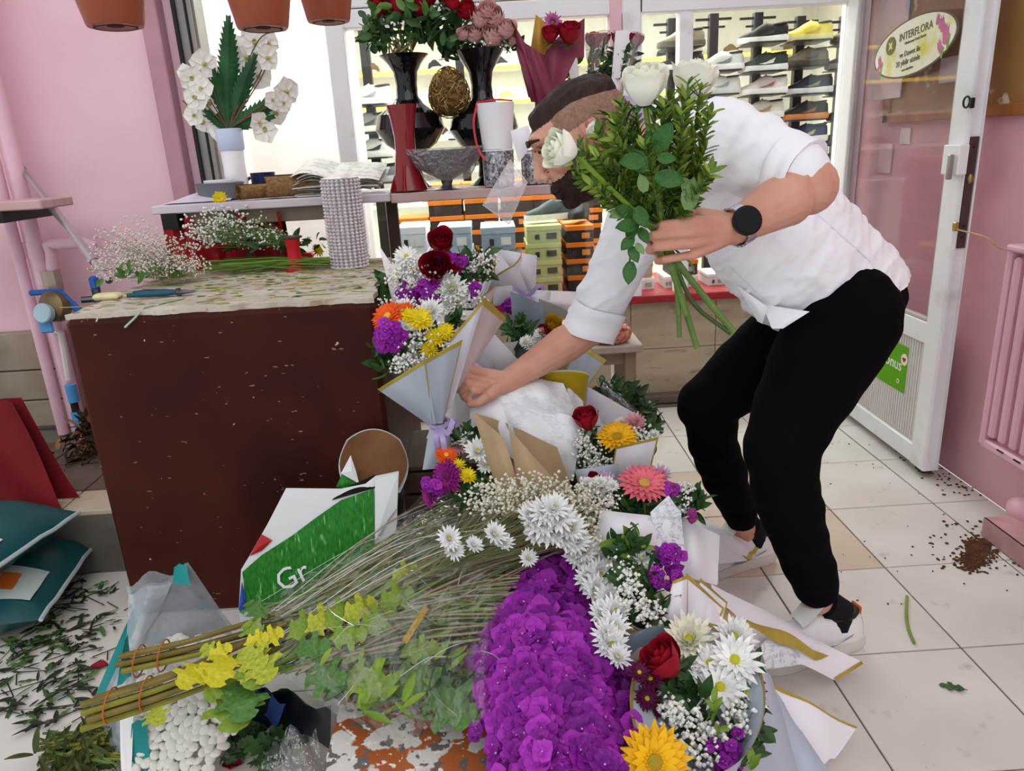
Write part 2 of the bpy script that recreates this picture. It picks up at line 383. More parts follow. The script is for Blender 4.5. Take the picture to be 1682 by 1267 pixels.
hb = part('handle_box', dbox(MB(), u-.04, u+.05, z-.045, z+.045, 0, .03), PVC, door, False)
part('handle_lever', MB().bbox(dloc(u+.028, .042, z-.02), (.014, .016, .075), .003, DM), mat('satin steel', 'a7a39f', .3, .1, metal=.7), hb, False)
u, z = dpix(1597, 167)
part('ring_hook', MB().tube([dloc(u-.012+.016*math.cos(a), .01, z+.016*math.sin(a)) for a in np.linspace(0, 6.28, 18)], .003, 6).bbox(dloc(u+.01, .006, z-.004), (.012, .012, .03), .002, DM), BLACKM, door)
u, z = dpix(1572, 372)
bx_ = part('latch_bracket', dbox(MB(), u-.008, u+.012, z-.014, z+.014, 0, .012), mat('old brass', 'b39150', .4, .2, metal=.5), door, False)
part('door_foot', MB().bbox(dloc(DWID-.04, -.028, .03), (.05, .04, .03), .004, DM), DARK, door, False)
single('beige_cord', MB().tube(catmull([dloc(u+.012, .006, z-.008), P(1620, 390, X=1.49), P(1655, 410, X=1.55), Vector((1.598, 2.03, .9))], 5), .0022, 6), mat('beige cord', 'cfae7e', .8), 'thin beige cord from the door latch to the pink wall', 'cord', smooth=True)
# stickers on the door
def dsheet(name, pix, y, mt, parent, th=.0008):
    uz = [dpix(*p) for p in pix]; M = Matrix((DU, Vector((0, 0, 1)), DN)).transposed()
    return part(name, MB().prism([q for q in uz], y, y+th, 0, M, DH), mt, parent, False)
GREEN = mat('green sticker print', '62ab1e', .35, .05)
gs = thing('door_sticker', 'bright green payment sticker on the lower door panel', 'sticker', dloc(.5, 0, .35))
u1, z1 = dpix(1484, 602); u0 = u1-.235; zc = .36
u0, u1, zb, zt = u1-.245, u1, .255, .43
def dflat(mb, u0, u1, z0, z1, y, th=.001): return mb.box(dloc((u0+u1)/2, y, (z0+z1)/2), (u1-u0, th, z1-z0), DM)
part('backing', dflat(MB(), u0, u1, zb, zt, -.0135), GREEN, gs, False)
TM = Matrix((DU, (0, 0, 1), DN)).transposed()
part('lettering', text_mb('Bonus', .062, TM, dloc((u0+u1)/2+.012, -.0125, zb+.095)), mat('white print', 'f2f5ea', .5), gs, False)
cm = [mat('cream print', 'efe9d8', .5), mat('red print', 'c0202b', .5)]
for (u, z, r) in ((u1-.022, zt-.05, .022), (u0+.052, zb+.105, .021), (u0+.005, zb+.085, .02), (u1-.05, zb+.035, .009)):
    o = part('badge', MB().lathe([(r, 0), (r, .0008)], 20, dloc(u, -.0128, z), TM), cm[0], gs, False)
    hp = [(r*.55*math.sin(t)**3, r*.5*(math.cos(t)*.81-.31*math.cos(2*t)-.12*math.cos(3*t)-.06*math.cos(4*t))) for t in np.linspace(0, 6.28, 20)[:-1]]
    part('heart', MB().prism(hp[::-1], .001, .0014, 0, TM, dloc(u, -.0128, z)), cm[1], o, False)
# oval sign hung on the glass: normal faces the room
u, z = dpix(1502, 76)
SG = thing('oval_sign', 'oval yellow flower shop sign hanging on the door glass', 'sign', dloc(u, 0, z-.1))
ang = R(5); SU = DU*math.cos(ang)+Vector((0, 0, 1))*math.sin(ang); SV = DU*-math.sin(ang)+Vector((0, 0, 1))*math.cos(ang)
SM = Matrix((SU, SV, DN)).transposed(); so_ = dloc(u, .004, z)
def oval(a, b, n=40): return [(a*math.cos(t), b*math.sin(t)) for t in np.linspace(0, 2*math.pi, n+1)[:-1]]
A_, B_ = .262, .094
part('rim', MB().prism(oval(A_, B_), 0, .004, 0, SM, so_), mat('sign rim', '5d5648', .5), SG, False)
part('face', MB().prism(oval(A_-.01, B_-.006), .004, .0052, 0, SM, so_), layer(mat('sign yellow print', 'eeeac9', .45, c2='f1f0e2', sc=5), 'd9d24a', 7, .52, .68), SG, False)
tx = mat('sign letters', '6b6548', .6)
def stext(t, s, x, y): part('lettering', text_mb(t, s, SM, so_+SU*x+SV*y+DN*.006), tx, SG, False)
stext('INTERFLORA', .036, .02, .042); stext('Uluslararasi Cicek Servisi', .013, .02, .018)
stext('ve Dawet ile', .026, -.01, -.016); stext('20 yildir sizinle', .026, -.02, -.043); stext('www interflora', .012, -.02, -.067)
o = part('emblem', MB().prism(oval(.034, .03), .0055, .0065, 0, SM, so_-SU*.14+SV*.03), mat('emblem green gold', '6e6a22', .5), SG, False)
st = [(.02*(1 if k % 2 else .4)*math.cos(k*math.pi/4), .02*(1 if k % 2 else .4)*math.sin(k*math.pi/4)) for k in range(8)]
part('star', MB().prism(st, .0066, .0072, 0, SM, so_-SU*.14+SV*.03), mat('emblem pale', 'e3dd90', .5), o, False)
TUL = mat('tulip print', 'c9659c', .5, .15, 20); TUG = mat('leaf print', '8aa646', .5, .1)
for (x, y, s_, a) in ((.175, .03, .03, .2), (.2, -.005, .036, -.1), (.17, -.035, .026, .4), (.15, .05, .02, -.3), (-.215, -.01, .026, .3), (-.225, -.04, .02, -.2)):
    pl = [(s_*.7*px_*math.cos(a)-s_*py_*math.sin(a), s_*.7*px_*math.sin(a)+s_*py_*math.cos(a)) for px_, py_ in ((-.5, -.7), (0, -.9), (.5, -.7), (.65, 0), (.5, .8), (.2, .4), (0, .9), (-.2, .4), (-.5, .8), (-.65, 0))]
    part('tulip', MB().prism(pl, .0055, .0062, 0, SM, so_+SU*x+SV*y), TUL, SG, False)
    part('leaf', MB().prism([(-.004, -s_), (.004, -s_), (.014, s_*.1), (0, s_*.5), (-.01, 0)], .0053, .0057, 0, SM, so_+SU*(x+.012)+SV*(y-.012)), TUG, SG, False)
# things on the right wall seen through and past the door glass
def wsheet(name, y0, y1, z0, z1, mt, label, cat, x=1.597, th=.004):
    return single(name, MB().bbox((x-th/2, (y0+y1)/2, (z0+z1)/2), (th, y1-y0, z1-z0), .001), mt, label, cat, (x, (y0+y1)/2, z0), False)
bd = thing('notice_board', 'brown wooden framed board on the right pink wall', 'board', (1.59, 2.5, 1.2))
part('panel', MB().bbox((1.588, 2.56, 1.58), (.014, .94, .72), .002), layer(mat('brown board', 'a87c4a', .6, c2='94683a', sc=4), 'd8c9b2', 9, .62, .66), bd, False)
for (y0, y1, z0, z1) in ((2.05, 3.07, 1.21, 1.245), (2.05, 2.095, 1.21, 1.95), (3.03, 3.07, 1.21, 1.95)):
    part('frame_bar', MB().bbox((1.582, (y0+y1)/2, (z0+z1)/2), (.03, y1-y0, z1-z0), .003), WOODB, bd, False)
wsheet('poster', 2.95, 3.2, 1.3, 1.95, layer(mat('pastel poster', 'f6ddd2', .5, c2='f3f0ee', sc=6), 'c9d4ee', 7, .55, .65), 'pastel printed poster behind the door glass', 'poster', 1.57)
wsheet('price_card', 2.62, 2.72, 1.33, 1.41, PAPERW, 'white card pinned on the brown board behind the glass', 'card', 1.578)
wsheet('pale_reflection', 3.02, 3.12, 1.02, 1.13, mat('pale pink reflection', 'ecd0d2', .3), 'pale square painted as a glass reflection on the pink wall behind the door', 'tile')  # pale square stands in for a reflection in the door glass
wsheet('price_card', 2.9, 2.97, 1.13, 1.19, PAPERW, 'small white card with green print left of the brown board', 'card')
# ================================================================== pink radiator and its foot at the far right
RADP = mat('pink radiator enamel', 'e6b4c2', .35, .04, 4)
ra = thing('radiator', 'pink panel radiator fixed to the right wall', 'radiator', (1.55, 1.8, .22))
part('back_panel', MB().bbox((1.545, 1.72, .54), (.03, .82, .62), .004), RADP, ra, False)
for k in range(17):
    y = 1.33+k*.048; part('flute', MB().bbox((1.517, y, .54), (.03, .03, .56), .008), RADP, ra, False)
part('rim', MB().bbox((1.52, 1.72, .845), (.06, .83, .02), .006).bbox((1.525, 1.72, .235), (.05, .83, .03), .006).bbox((1.52, 2.125, .54), (.05, .02, .62), .006), RADP, ra, False)
for k in range(10): part('slot', MB().box((1.4995, 1.36+k*.075, .242), (.002, .03, .005)), DARK, ra, False)
part('bracket', MB().tube([(1.6, 2.17, .35), (1.57, 2.17, .35), (1.56, 2.15, .335)], .012, 8), RADP, ra)
pb = thing('pipe_casing', 'pink box casing with an open end low on the right wall', 'casing', (1.55, 1.8, 0))
part('riser', MB().bbox((1.565, 1.68, .135), (.06, .4, .14), .006), RADP, pb, False)
part('duct', MB().box((1.51, 1.76, .06), (.165, .4, .006)).box((1.51, 1.76, .006), (.165, .4, .006)).box((1.43, 1.76, .033), (.006, .4, .06)).box((1.59, 1.76, .033), (.006, .4, .06)), mat('pink duct grubby', 'c99a9c', .6, .15, 12), pb, False)
part('hump', MB().ball((1.55, 1.96, .075), (.045, .06, .04)).bbox((1.57, 1.9, .1), (.05, .12, .09), .02), RADP, pb)
# ================================================================== shoes
def shoe_meshes(up, sole, acc, L=.27, high=1.):
    """a sneaker pointing to -X, sole at z 0; returns {part: mesh}"""
    ts = [0, .03, .1, .2, .32, .45, .58, .7, .82, .92, .98, 1]
    W = [.030, .036, .040, .039, .037, .039, .045, .049, .048, .040, .026, .012]
    Hh = [.085, .092, .094, .092, .098, .104, .088, .068, .056, .047, .038, .030]
    def X(t): return L*(.5-t)
    mb = MB(); V = []; seg = 14
    for t, w, h in zip(ts, W, Hh):
        h *= high
        for k in range(seg+1):
            a = math.pi*k/seg; c, s_ = math.cos(a), math.sin(a)
            V.append((X(t), w*.97*math.copysign(abs(c)**.7, c), .024+(h-.024)*s_**.8))
    w_ = seg+1; F = [(j*w_+i, j*w_+i+1, (j+1)*w_+i+1, (j+1)*w_+i) for j in range(len(ts)-1) for i in range(seg)]
    F += [tuple(range(seg+1))[::-1], tuple((len(ts)-1)*w_+i for i in range(seg+1))]
    mb.add(V, F); upper = mb.mesh('upper', up)
    mb = MB(); pl = [(X(t)+(.004 if i == 0 else 0), w+.003) for i, (t, w) in enumerate(zip(ts, W))]
    ring = pl+[(x, -y) for x, y in pl[::-1]]; n = len(ring)
    V = [(x*.985, y*.93, 0) for x, y in ring]+[(x*1.01, y, .012) for x, y in ring]+[(x, y*.97, .03+.012*max(0, (x/L-.1))) for x, y in ring]
    F = [tuple(range(n))]+[(i+k*n, i+k*n+n, (i+1) % n+k*n+n, (i+1) % n+k*n) for k in (0, 1) for i in range(n)]+[tuple(2*n+i for i in range(n))[::-1]]
    mb.add(V, F); so = mb.mesh('sole', sole, True, angle=40)
    col = MB().lathe([(.034, 0), (.036, .006), (.03, .010), (.022, .002)], 16, (L*.33, 0, .088*high), euler(0, -.12, 0), cap0=False, cap1=True); col.v[-1][:, 0] = (col.v[-1][:, 0]-L*.33)*1.35+L*.33
    co = col.mesh('collar', DARK)
    la = MB()
    for k in range(4):
        x = L*(.08-.075*k); z = (.105-.012*k)*high; la.tube([(x, -.022, z-.012), (x-.004, 0, z+.0015), (x, .022, z-.012)], .0032, 5)
    lc = la.mesh('laces', acc)
    sm_ = []
    for sg in (-1, 1):
        sm_.append(MB().add([(L*.2, sg*.041, .04), (L*.02, sg*.0415, .034), (-L*.1, sg*.045, .038), (L*.25, sg*.037, .068), (L*.06, sg*.042, .046)], [(0, 1, 4, 3), (1, 2, 4)]).mesh('side_stripe', acc, False))
    return dict(upper=upper, sole=so, collar=co, laces=lc, side_stripe=sm_[0], side_stripe_b=sm_[1])
_SH = {}
def shoe_at(loc, rz, key, label, s=1., group='sneakers on the shop display poles'):
    if key not in _SH:
        u, so, a = key; _SH[key] = shoe_meshes(*[mat('shoe '+c, c, .6, .08, 20, bump=.05) for c in key])
    t = thing('sneaker', label, 'shoe', loc, group, rz); t.scale = (s, s, s)
    for nm, me in _SH[key].items(): link(nm.replace('_b', ''), me, t)
    return t
WHT = 'e9e6e2'; BLK = '1d1c1e'
poles = [
 (595, 38, 4.3, 'leftmost', [(160, (WHT, WHT, '8a8f98'), 'white'), (205, ('9a9a98', WHT, '555555'), 'grey'), (247, ('d9d6d2', WHT, BLK), 'white striped'), (288, ('6a6d70', 'bdbdbd', BLK), 'dark grey')]),
 (752, 60, 4.9, 'second from left', [(255, ('c9c1b2', WHT, '777777'), 'cream'), (215, ('7d8288', WHT, BLK), 'grey')]),
 (1103, 30, 4.5, 'pole left of the slim post', [(66, ('7f7763', '5c5647', '4a4436'), 'olive'), (104, (BLK, WHT, '444444'), 'black')]),
 (1172, 22, 4.5, 'pole just right of the slim post', [(104, ('c8c8c4', WHT, '77797c'), 'pale grey'), (143, (WHT, 'dcdcda', '9fa6ad'), 'white')]),
 (1245, 20, 4.5, 'pole above the shirt shoulder', [(58, (BLK, WHT, '333333'), 'black and white'), (105, ('2f3a34', WHT, 'd8d8d0'), 'dark green'), (143, ('d9c9c2', WHT, 'a1636b'), 'cream pink'), (182, ('d8cfc0', 'e5e0d6', 'b8865e'), 'beige')]),
 (1315, 26, 4.5, 'second pole from the corner post', [(55, ('e8d55a', 'f0e6a0', 'd6b93a'), 'yellow'), (97, ('7a6e58', '4f4a3f', '5b5344'), 'brown'), (142, ('23283a', WHT, '8a8462'), 'navy and olive'), (184, (BLK, 'd98a4e', '9c5c2a'), 'black and orange'), (221, ('26365e', WHT, 'c9b98a'), 'navy blue'), (250, ('33363b', '777a80', BLK), 'charcoal')]),
 (1388, 26, 4.5, 'pole beside the corner post', [(58, ('6f4f2a', '3a2d20', '96682c'), 'tan brown'), (100, ('3a3a38', '77756e', '8d7a3c'), 'dark grey'), (142, (BLK, '2c2c2e', '8a5b2c'), 'black'), (185, (BLK, '2c2c2e', '333333'), 'all black'), (224, ('26272b', '3b3c40', BLK), 'black leather'), (254, ('2e3034', '45464a', BLK), 'dark charcoal')])]
for (px, ty, Y, nm, sh) in poles:
    top = P(px, ty, Y=Y); t = thing('display_pole', 'black shoe display pole, '+nm, 'display pole', (top.x, Y, 0), 'shoe display poles')
    part('pole', MB().bbox((top.x, Y, top.z/2), (.05, .05, top.z), .004), BLACKM, t, False)
    part('base', MB().bbox((top.x, Y, .015), (.3, .3, .03), .006), BLACKM, t, False)
    part('cross_arm', MB().box((top.x, Y, top.z-.03), (.2, .016, .012)).box((top.x, Y, top.z-.07), (.13, .016, .01)), BLACKM, t, False)
    for (py, key, cn) in sh:
        z = P(px, py+12, Y=Y-.16).z; x = top.x+rnd(-.02, .02)
        part('plate', MB().bbox((x, Y-.13, z-.006), (.2, .22, .008), .002), BLACKM, t, False)
        shoe_at((x, Y-.14, z-.001), R(rnd(-14, 14)), key, cn+' sneaker on the '+nm+(' display' if 'pole' not in nm else ''), .95)
# wall shelving at the back of the shop with its small shoes
LED = lamp_mat('yellow led strip', 'ffcf3a', 3.0)
un = thing('wall_shelving', 'long wall shelving with yellow lit edges deep in the shop', 'shelving', (.8, 7.6, 0))
part('back_board', MB().box((.8, 7.77, 1.2), (4.6, .02, 2.3)), mat('cream board', 'eceee8', .6, .04), un, False)
ORD = 'first second third fourth fifth sixth seventh eighth ninth tenth eleventh twelfth thirteenth fourteenth fifteenth'.split()
lows = [shoe_meshes(mat('tiny shoe '+c, c, .6), mat('shoe '+WHT, WHT), mat('shoe '+BLK, BLK))for c in ('3a3a3c', 'c9c5bd', '8a6b45', 'd9cf9a')]
for r_, z in enumerate((.7, 1.0, 1.3, 1.6, 1.9)):
    part('shelf_board', MB().bbox((.8, 7.6, z), (4.6, .34, .025), .003), mat('shelf white', 'eeebe4', .4), un, False)
    if z > 1.5: part('led_strip', MB().box((.8, 7.425, z), (4.6, .012, .03)), LED, un, False)
    for k in range(15):
        x = -1.35+k*.31+rnd(-.03, .03); li = random.randrange(4); l_ = lows[li]
        t = thing('small_sneaker', '%s small sneaker, %s from left on the %s back wall shelf' % (('dark', 'pale', 'brown', 'cream')[li], ORD[k], ('lowest', 'second lowest', 'middle', 'second highest', 'highest')[r_]), 'shoe', (x, 7.58, z+.0125), 'sneakers on the back wall shelving', R(rnd(60, 120)))
        for nm in ('upper', 'sole'): link(nm, l_[nm], t)
# ================================================================== shoe boxes
def shoe_box(x, y, z, w, d, h, body, lid, label, lab='e9e6e0', group='shoe boxes behind the glass', rz=0, pic=True, base=None):
    t = thing('shoe_box', label, 'box', (x, y, z), group); lh = h*.3
    part('body', MB().box((x, y, z+(h-lh)/2), (w, d, h-lh)), mat('box '+body, body, .6, .04), t, False)
    part('lid', MB().bbox((x, y, z+h-lh/2), (w+.006, d+.006, lh), .002), mat('box '+lid, lid, .6, .04), t, False)
    if pic:
        part('end_label', MB().box((x+w*.22, y-d/2-.0035, z+(h-lh)*.55), (w*.3, .002, h*.34)), mat('box '+lab, lab, .5), t, False)
        part('print', MB().box((x-w*.2, y-d/2-.0035, z+(h-lh)*.5), (w*.13, .002, h*.3)), mat('box print', '3a3630', .5), t, False)
    return t
plinth = single('display_plinth', MB().bbox((.0, 4.35, .22), (1.06, .5, .44), .01), mat('plinth white', 'd9d5cc', .5), 'low white plinth under the stacked shoe boxes', 'plinth', (0, 4.35, 0), False)
def row(px0, px1, Y, n, h, body, lid, nm, lab='e9e6e0', z0=.522, pic=True, d=.28, zoff=0):
    a = P(px0, 430, Y=Y); b = P(px1, 430, Y=Y); w = b.x-a.x; o = ['bottom', 'second', 'third', 'fourth', 'fifth', 'sixth']
    for k in range(n):
        shoe_box((a.x+b.x)/2+rnd(-.003, .003), Y+d/2, z0+k*(h+.0015)+zoff, w, d, h, body, lid, '%s shoe box, %s of its stack' % (nm, 'topmost' if k == n-1 else o[k]), lab, pic=pic)
zt = P(895, 366, Y=3.52).z
row(657, 704, 3.52, 3, (P(680, 374, Y=3.52).z-.522)/3, 'eef0f4', 'f4f5f8', 'white')
row(722, 776, 3.52, 3, (P(748, 374, Y=3.52).z-.522)/3, 'a9bccb', 'b7c8d4', 'left blue grey')
row(793, 848, 3.52, 3, (P(820, 374, Y=3.52).z-.522)/3, 'a3b0bf', 'b0bccb', 'right blue grey')
row(867, 922, 3.5, 4, (P(895, 372, Y=3.5).z-.522)/4, 'c9cb84', 'd3d58f', 'pale green', '4a4a38')
row(932, 976, 3.52, 4, (P(955, 372, Y=3.52).z-.522)/4, '2e2723', 'e07a1e', 'orange lidded black', 'e08a3a')
cols = [(652, 706), (708, 764), (766, 822), (824, 878), (880, 934), (936, 990)]
names = ['first', 'second', 'third', 'fourth', 'fifth', 'sixth', 'seventh']
for c, (a, b) in enumerate(cols):
    A = P(a, 400, Y=4.15); B = P(b, 400, Y=4.15); n = 7 if c else 5
    for k in range(n):
        shoe_box((A.x+B.x)/2+rnd(-.006, .006), 4.3, .441+k*.0835, B.x-A.x-.008, .3, .082, '3a302a', 'd9781f', 'orange lidded dark box of the back wall, %s column from left, %s from below' % (names[c], names[k]), 'd98a44', 'orange lidded boxes stacked at the back', pic=(k % 2 == 0))
# small boxes on the ledge at the right of the pink post
for (x0, x1, y0, y1, body, lid, nm) in ((1040, 1075, 466, 486, 'e6e2da', 'efece6', 'flat white box on the red ledge below an orange one'), (1043, 1072, 441, 466, 'c78f54', 'd9701f', 'orange and tan box on top of a flat white box'),
      (1092, 1104, 455, 483, 'e0ddd6', 'eae7e0', 'narrow white box on the red ledge behind the stems'), (1107, 1146, 461, 482, 'eceae4', 'f1efea', 'white box on the red ledge under an orange and black one'), (1102, 1146, 440, 461, '2c2724', 'e2761c', 'orange and black box on a white box behind the stems'),
      (1163, 1192, 453, 480, 'e9e7df', 'efeee8', 'white box on the red ledge beside the shirt hem'), (1212, 1245, 455, 478, 'd6d2c8', 'e6e2da', 'pale box on the ledge behind the shirt')):
    Y = 3.47; a = P(x0, y1, Y=Y); b = P(x1, y0, Y=Y); z = .522 if y1 > 470 else P(x0, y1, Y=Y).z
    if y1 <= 470: z = .522+.058
    h = .055 if y1 > 470 else .07
    shoe_box((a.x+b.x)/2, Y+.09, z, b.x-a.x, .17, h, body, lid, nm, '9a9a94', 'small boxes on the red ledge')
# display shoes in front of the boxes
shoe_at((P(905, 330, Y=3.5).x, 3.62, zt+.005), R(8), ('3d4a44', 'e4dfd6', '20302a'), 'dark green sneaker standing on the pale green boxes', .9)
shoe_at((P(958, 360, Y=3.5).x, 3.66, zt+.004), R(70), (BLK, '2c2c2e', '333333'), 'black shoe on top of the orange lidded stack', .8)
# ================================================================== flowers and leaves (shared meshes)
def petal(mb, L, W, lift, curl, cup, az, r0=0, nu=2, nv=4, mi=0, tip=.6, tilt=0, notch=0):
    ca, sa = math.cos(az), math.sin(az)
    def fn(u, v):
        w = W*(math.sin(math.pi*min(1, v*.88+.1))**tip)*.5*(1 if v < 1 else .55); y = (2*u-1)*w
        x = r0+L*v*math.cos(lift+curl*v*.5); z = L*v*math.sin(lift+curl*v*.5)+cup*W*(2*u-1)**2*.5+tilt*y
        return (x*ca-y*sa, x*sa+y*ca, z)
    return mb.grid(fn, nu, nv, mi)
GRC = mat('flower stem green', '5f7a3a', .6, .2, 20)
LEAF = mat('leaf green', '3f6b2c', .5, c2='5a8438', sc=14, spec=.4)
LEAFD = mat('dark leaf green', '27481f', .5, c2='3d6330', sc=14, spec=.4)
LEAFY = mat('yellowing leaf', 'b9bd3a', .55, c2='8f9d2e', sc=12)
LEAFB = mat('bright leaf green', '6d8f2c', .5, c2='8aa03a', sc=14)
YC = mat('yellow green flower centre', 'b9b52c', .7, .2, 60)
def fl_mats(c, c2=None, n=None): return mat('petal '+c+(c2 or ''), c, .55, .1, 6, c2=c2, spec=.2)
_FL = {}
def rose(c, c2=None):
    k = ('rose', c)
    if k in _FL: return _FL[k]
    mb = MB(); rg = random.Random(3)
    for i in range(19):
        az0 = i*2.4; f = i/18; r = .05+.41*f**.85; span = 2.1-.55*f; h = .86-.12*f
        def fn(u, v, az0=az0, r=r, span=span, h=h, f=f, i=i):
            a = az0+(u-.5)*span; q = abs(2*u-1)
            rr = r*(.22+.86*math.sin(math.pi*min(1, .06+.6*v)))-r*.1*v*(1-f)+.16*f*f*max(0, v-.72)**1.4*5*(1-.4*q)
            return (rr*math.cos(a), rr*math.sin(a), -.02+h*v*(1-.2*q*q*v)-.25*f*f*max(0, v-.85))
        mb.grid(fn, 6, 7)
    mb.lathe([(.02, -.1), (.12, -.06), (.16, .03), (.1, .1)], 10, mi=1)
    for i in range(5): petal(mb, .42, .16, -.5, .4, .2, i*1.256, .06, mi=1)
    _FL[k] = mb.mesh('rose', [fl_mats(c, c2), LEAFD]); return _FL[k]
def gerbera(c, cc='c98a1e', n1=24, W=.12):
    k = ('gerb', c)
    if k in _FL: return _FL[k]
    mb = MB(); rg = random.Random(5)
    for (n, L, lf, w) in ((n1, .42, .12, W), (n1-4, .36, .3, W*.95), (n1-8, .27, .5, W*.8), (16, .12, .9, .04)):
        for i in range(n): petal(mb, L*rg.uniform(.9, 1.06), w, lf+rg.uniform(-.06, .06), -.25, .25, i*2*math.pi/n+rg.uniform(-.05, .05), .05, nv=4, tip=.5)
    mb.lathe([(.11, -.02), (.11, .05), (.06, .07), (.0, .06)], 14, mi=1)
    mb.lathe([(.02, -.16), (.09, -.08), (.1, 0)], 10, mi=2)
    _FL[k] = mb.mesh('gerbera', [fl_mats(c), mat('gerbera centre '+cc, cc, .7, .2, 60), LEAF]); return _FL[k]
def chrys(c='f3f3ee', centre=True, key='d', c2=None):
    k = ('chr', c, key)
    if k in _FL: return _FL[k]
    mb = MB(); rg = random.Random(8)
    for (n, L, lf) in ((18, .46, .0), (16, .42, .3), (13, .34, .62))+(() if centre else ((11, .27, .85), (9, .2, 1.1))):
        for i in range(n): petal(mb, L*rg.uniform(.82, 1.08), .105, lf+rg.uniform(-.12, .12), .1 if centre else .5, .5, i*2*math.pi/n+rg.uniform(-.1, .1), .05, nv=4, tip=.45)
    mb.ball((0, 0, .03), (.1, .1, .07), 10, 6, 1)
    mb.lathe([(.02, -.15), (.08, -.07), (.09, 0)], 8, mi=2)
    _FL[k] = mb.mesh('chrysanthemum', [fl_mats(c, c2), YC, LEAF]); return _FL[k]
def floret(c, c2, key=0):
    k = ('flo', c, key)
    if k in _FL: return _FL[k]
    mb = MB(); rg = random.Random(20+key)
    for i in range(4):
        petal(mb, .5*rg.uniform(.9, 1.08), .62, .12+rg.uniform(-.12, .22), -.35, rg.uniform(-.12, .2), i*1.5708+rg.uniform(-.15, .15), .0, nu=3, nv=5, tip=1.1, tilt=rg.uniform(-.15, .15))
    for i in range(2): petal(mb, .26, .3, .8, -.3, .2, i*3.1+.8, .0, nv=3, tip=1.)
    mb.ball((0, 0, .06), (.045, .045, .03), 6, 4, 1)
    _FL[k] = mb.mesh('floret', [fl_mats(c, c2), mat('floret eye', 'cfa6d8', .6)]); return _FL[k]
def leafm(mt, W=.42, key='', droop=-.5, fold=.25, nv=6):
    k = ('leaf', mt.name, W, key)
    if k in _FL: return _FL[k]
    mb = MB(); petal(mb, 1., W, .15, droop, fold, 0, 0, nu=4, nv=nv, tip=.9); _FL[k] = mb.mesh('leaf', mt); return _FL[k]
def lobed(mt):
    k = ('lobed', mt.name)
    if k in _FL: return _FL[k]
    mb = MB()
    out = [(0, .02), (.12, .05), (.22, .2), (.34, .3), (.38, .18), (.5, .17), (.56, .33), (.7, .36), (.7, .2), (.8, .14), (.86, .2), (.95, .14), (1, .0)]
    V = []; n = len(out)
    for x, w in out:
        for s_ in (1, 0, -1): V.append((x, w*s_, .08*w*abs(s_)+.12*x-.25*x*x))
    mb.add(V, [(3*i+j, 3*i+j+1, 3*i+j+4, 3*i+j+3) for i in range(n-1) for j in (0, 1)]); _FL[k] = mb.mesh('leaf', mt); return _FL[k]
def nrm_jit(n, j=.3): return (Vector(n).normalized()+Vector((rnd(-j, j), rnd(-j, j), rnd(-j, j)))).normalized()
def head(parent, me, name, loc, n, size, j=.15):
    return place(name, me, parent, loc, frame(nrm_jit(n, j)) @ rotz(rnd(0, 6.28)), size)
TOCAM = lambda p: (CPOS-Vector(p)).normalized()
GYPW = mat('gypsophila white', 'f4f3ec', .7, .04)
def gyp(parent, blobs, n, size=.0045, stem_to=None, name='gypsophila', mt=None, sm=None, nst=40):
    """tiny blossoms and hair stems: too many to pick apart"""
    mb = MB(); pts = []
    for i in range(n):
        c, r = blobs[random.randrange(len(blobs))]; d = Vector((random.gauss(0, .5), random.gauss(0, .5), random.gauss(0, .5)))
        if d.length > 1.15: d *= 1.15/d.length
        p = Vector(c)+Vector((d.x*r[0], d.y*r[1], d.z*r[2])); pts.append(p); q = size*rnd(.6, 1.25)
        mb.octa(p, q); mb.octa(p+Vector((rnd(-1, 1), rnd(-1, 1), rnd(-1, 1)))*q*.6, q*.8)
    if stem_to is not None:
        for p in random.sample(pts, min(nst, len(pts))):
            t = Vector(stem_to); mb.tube([p, p.lerp(t, .5)+Vector((rnd(-.01, .01), rnd(-.01, .01), rnd(-.01, .01))), t], .0006, 3, 1, caps=False)
    return part(name, mb, [mt or GYPW, sm or GRC], parent, True, None, kind='stuff')
def foliage(parent, blobs, n, size, mt, name='foliage', W=.4, up=None, kind='stuff', lob=False):
    """dense small leaves of a bunch, joined"""
    mb = MB(); src = lobed(mt) if lob else leafm(mt, W)
    V0 = np.array([v.co for v in src.vertices]); F0 = [tuple(p.vertices) for p in src.polygons]
    for i in range(n):
        c, r = blobs[random.randrange(len(blobs))]; d = Vector((rnd(-1, 1), rnd(-1, 1), rnd(-1, 1)))
        if d.length > 1: d /= d.length
        p = Vector(c)+Vector((d.x*r[0], d.y*r[1], d.z*r[2]))
        ax = (Vector(up)*1.2 if up else Vector((0, 0, .4)))+Vector((rnd(-1, 1), rnd(-1, 1), rnd(-1, 1))); ax.normalize()
        M = frame(nrm_jit((0, -.7, .7), 1.2), ax); X = ax; Z = (M.col[2]-X*M.col[2].dot(X)).normalized(); Yv = Z.cross(X)
        s_ = size*rnd(.6, 1.2); mb.add(V0*s_, F0, 0, Matrix((X, Yv, Z)).transposed(), p)
    return part(name, mb, mt, parent, True, None, kind=kind)
def big_leaf(parent, a, b, me, roll=None, wide=1.):
    """a large leaf from base a to tip b, upper side towards the viewer side given by roll"""
    a, b = Vector(a), Vector(b); X = (b-a).normalized(); Z = Vector(roll) if roll else TOCAM(a)+Vector((0, 0, .3)); Z = (Z-X*Z.dot(X)).normalized(); L = (b-a).length
    return place('leaf', me, parent, a, Matrix((X, Z.cross(X), Z)).transposed(), (L, L*wide, L))
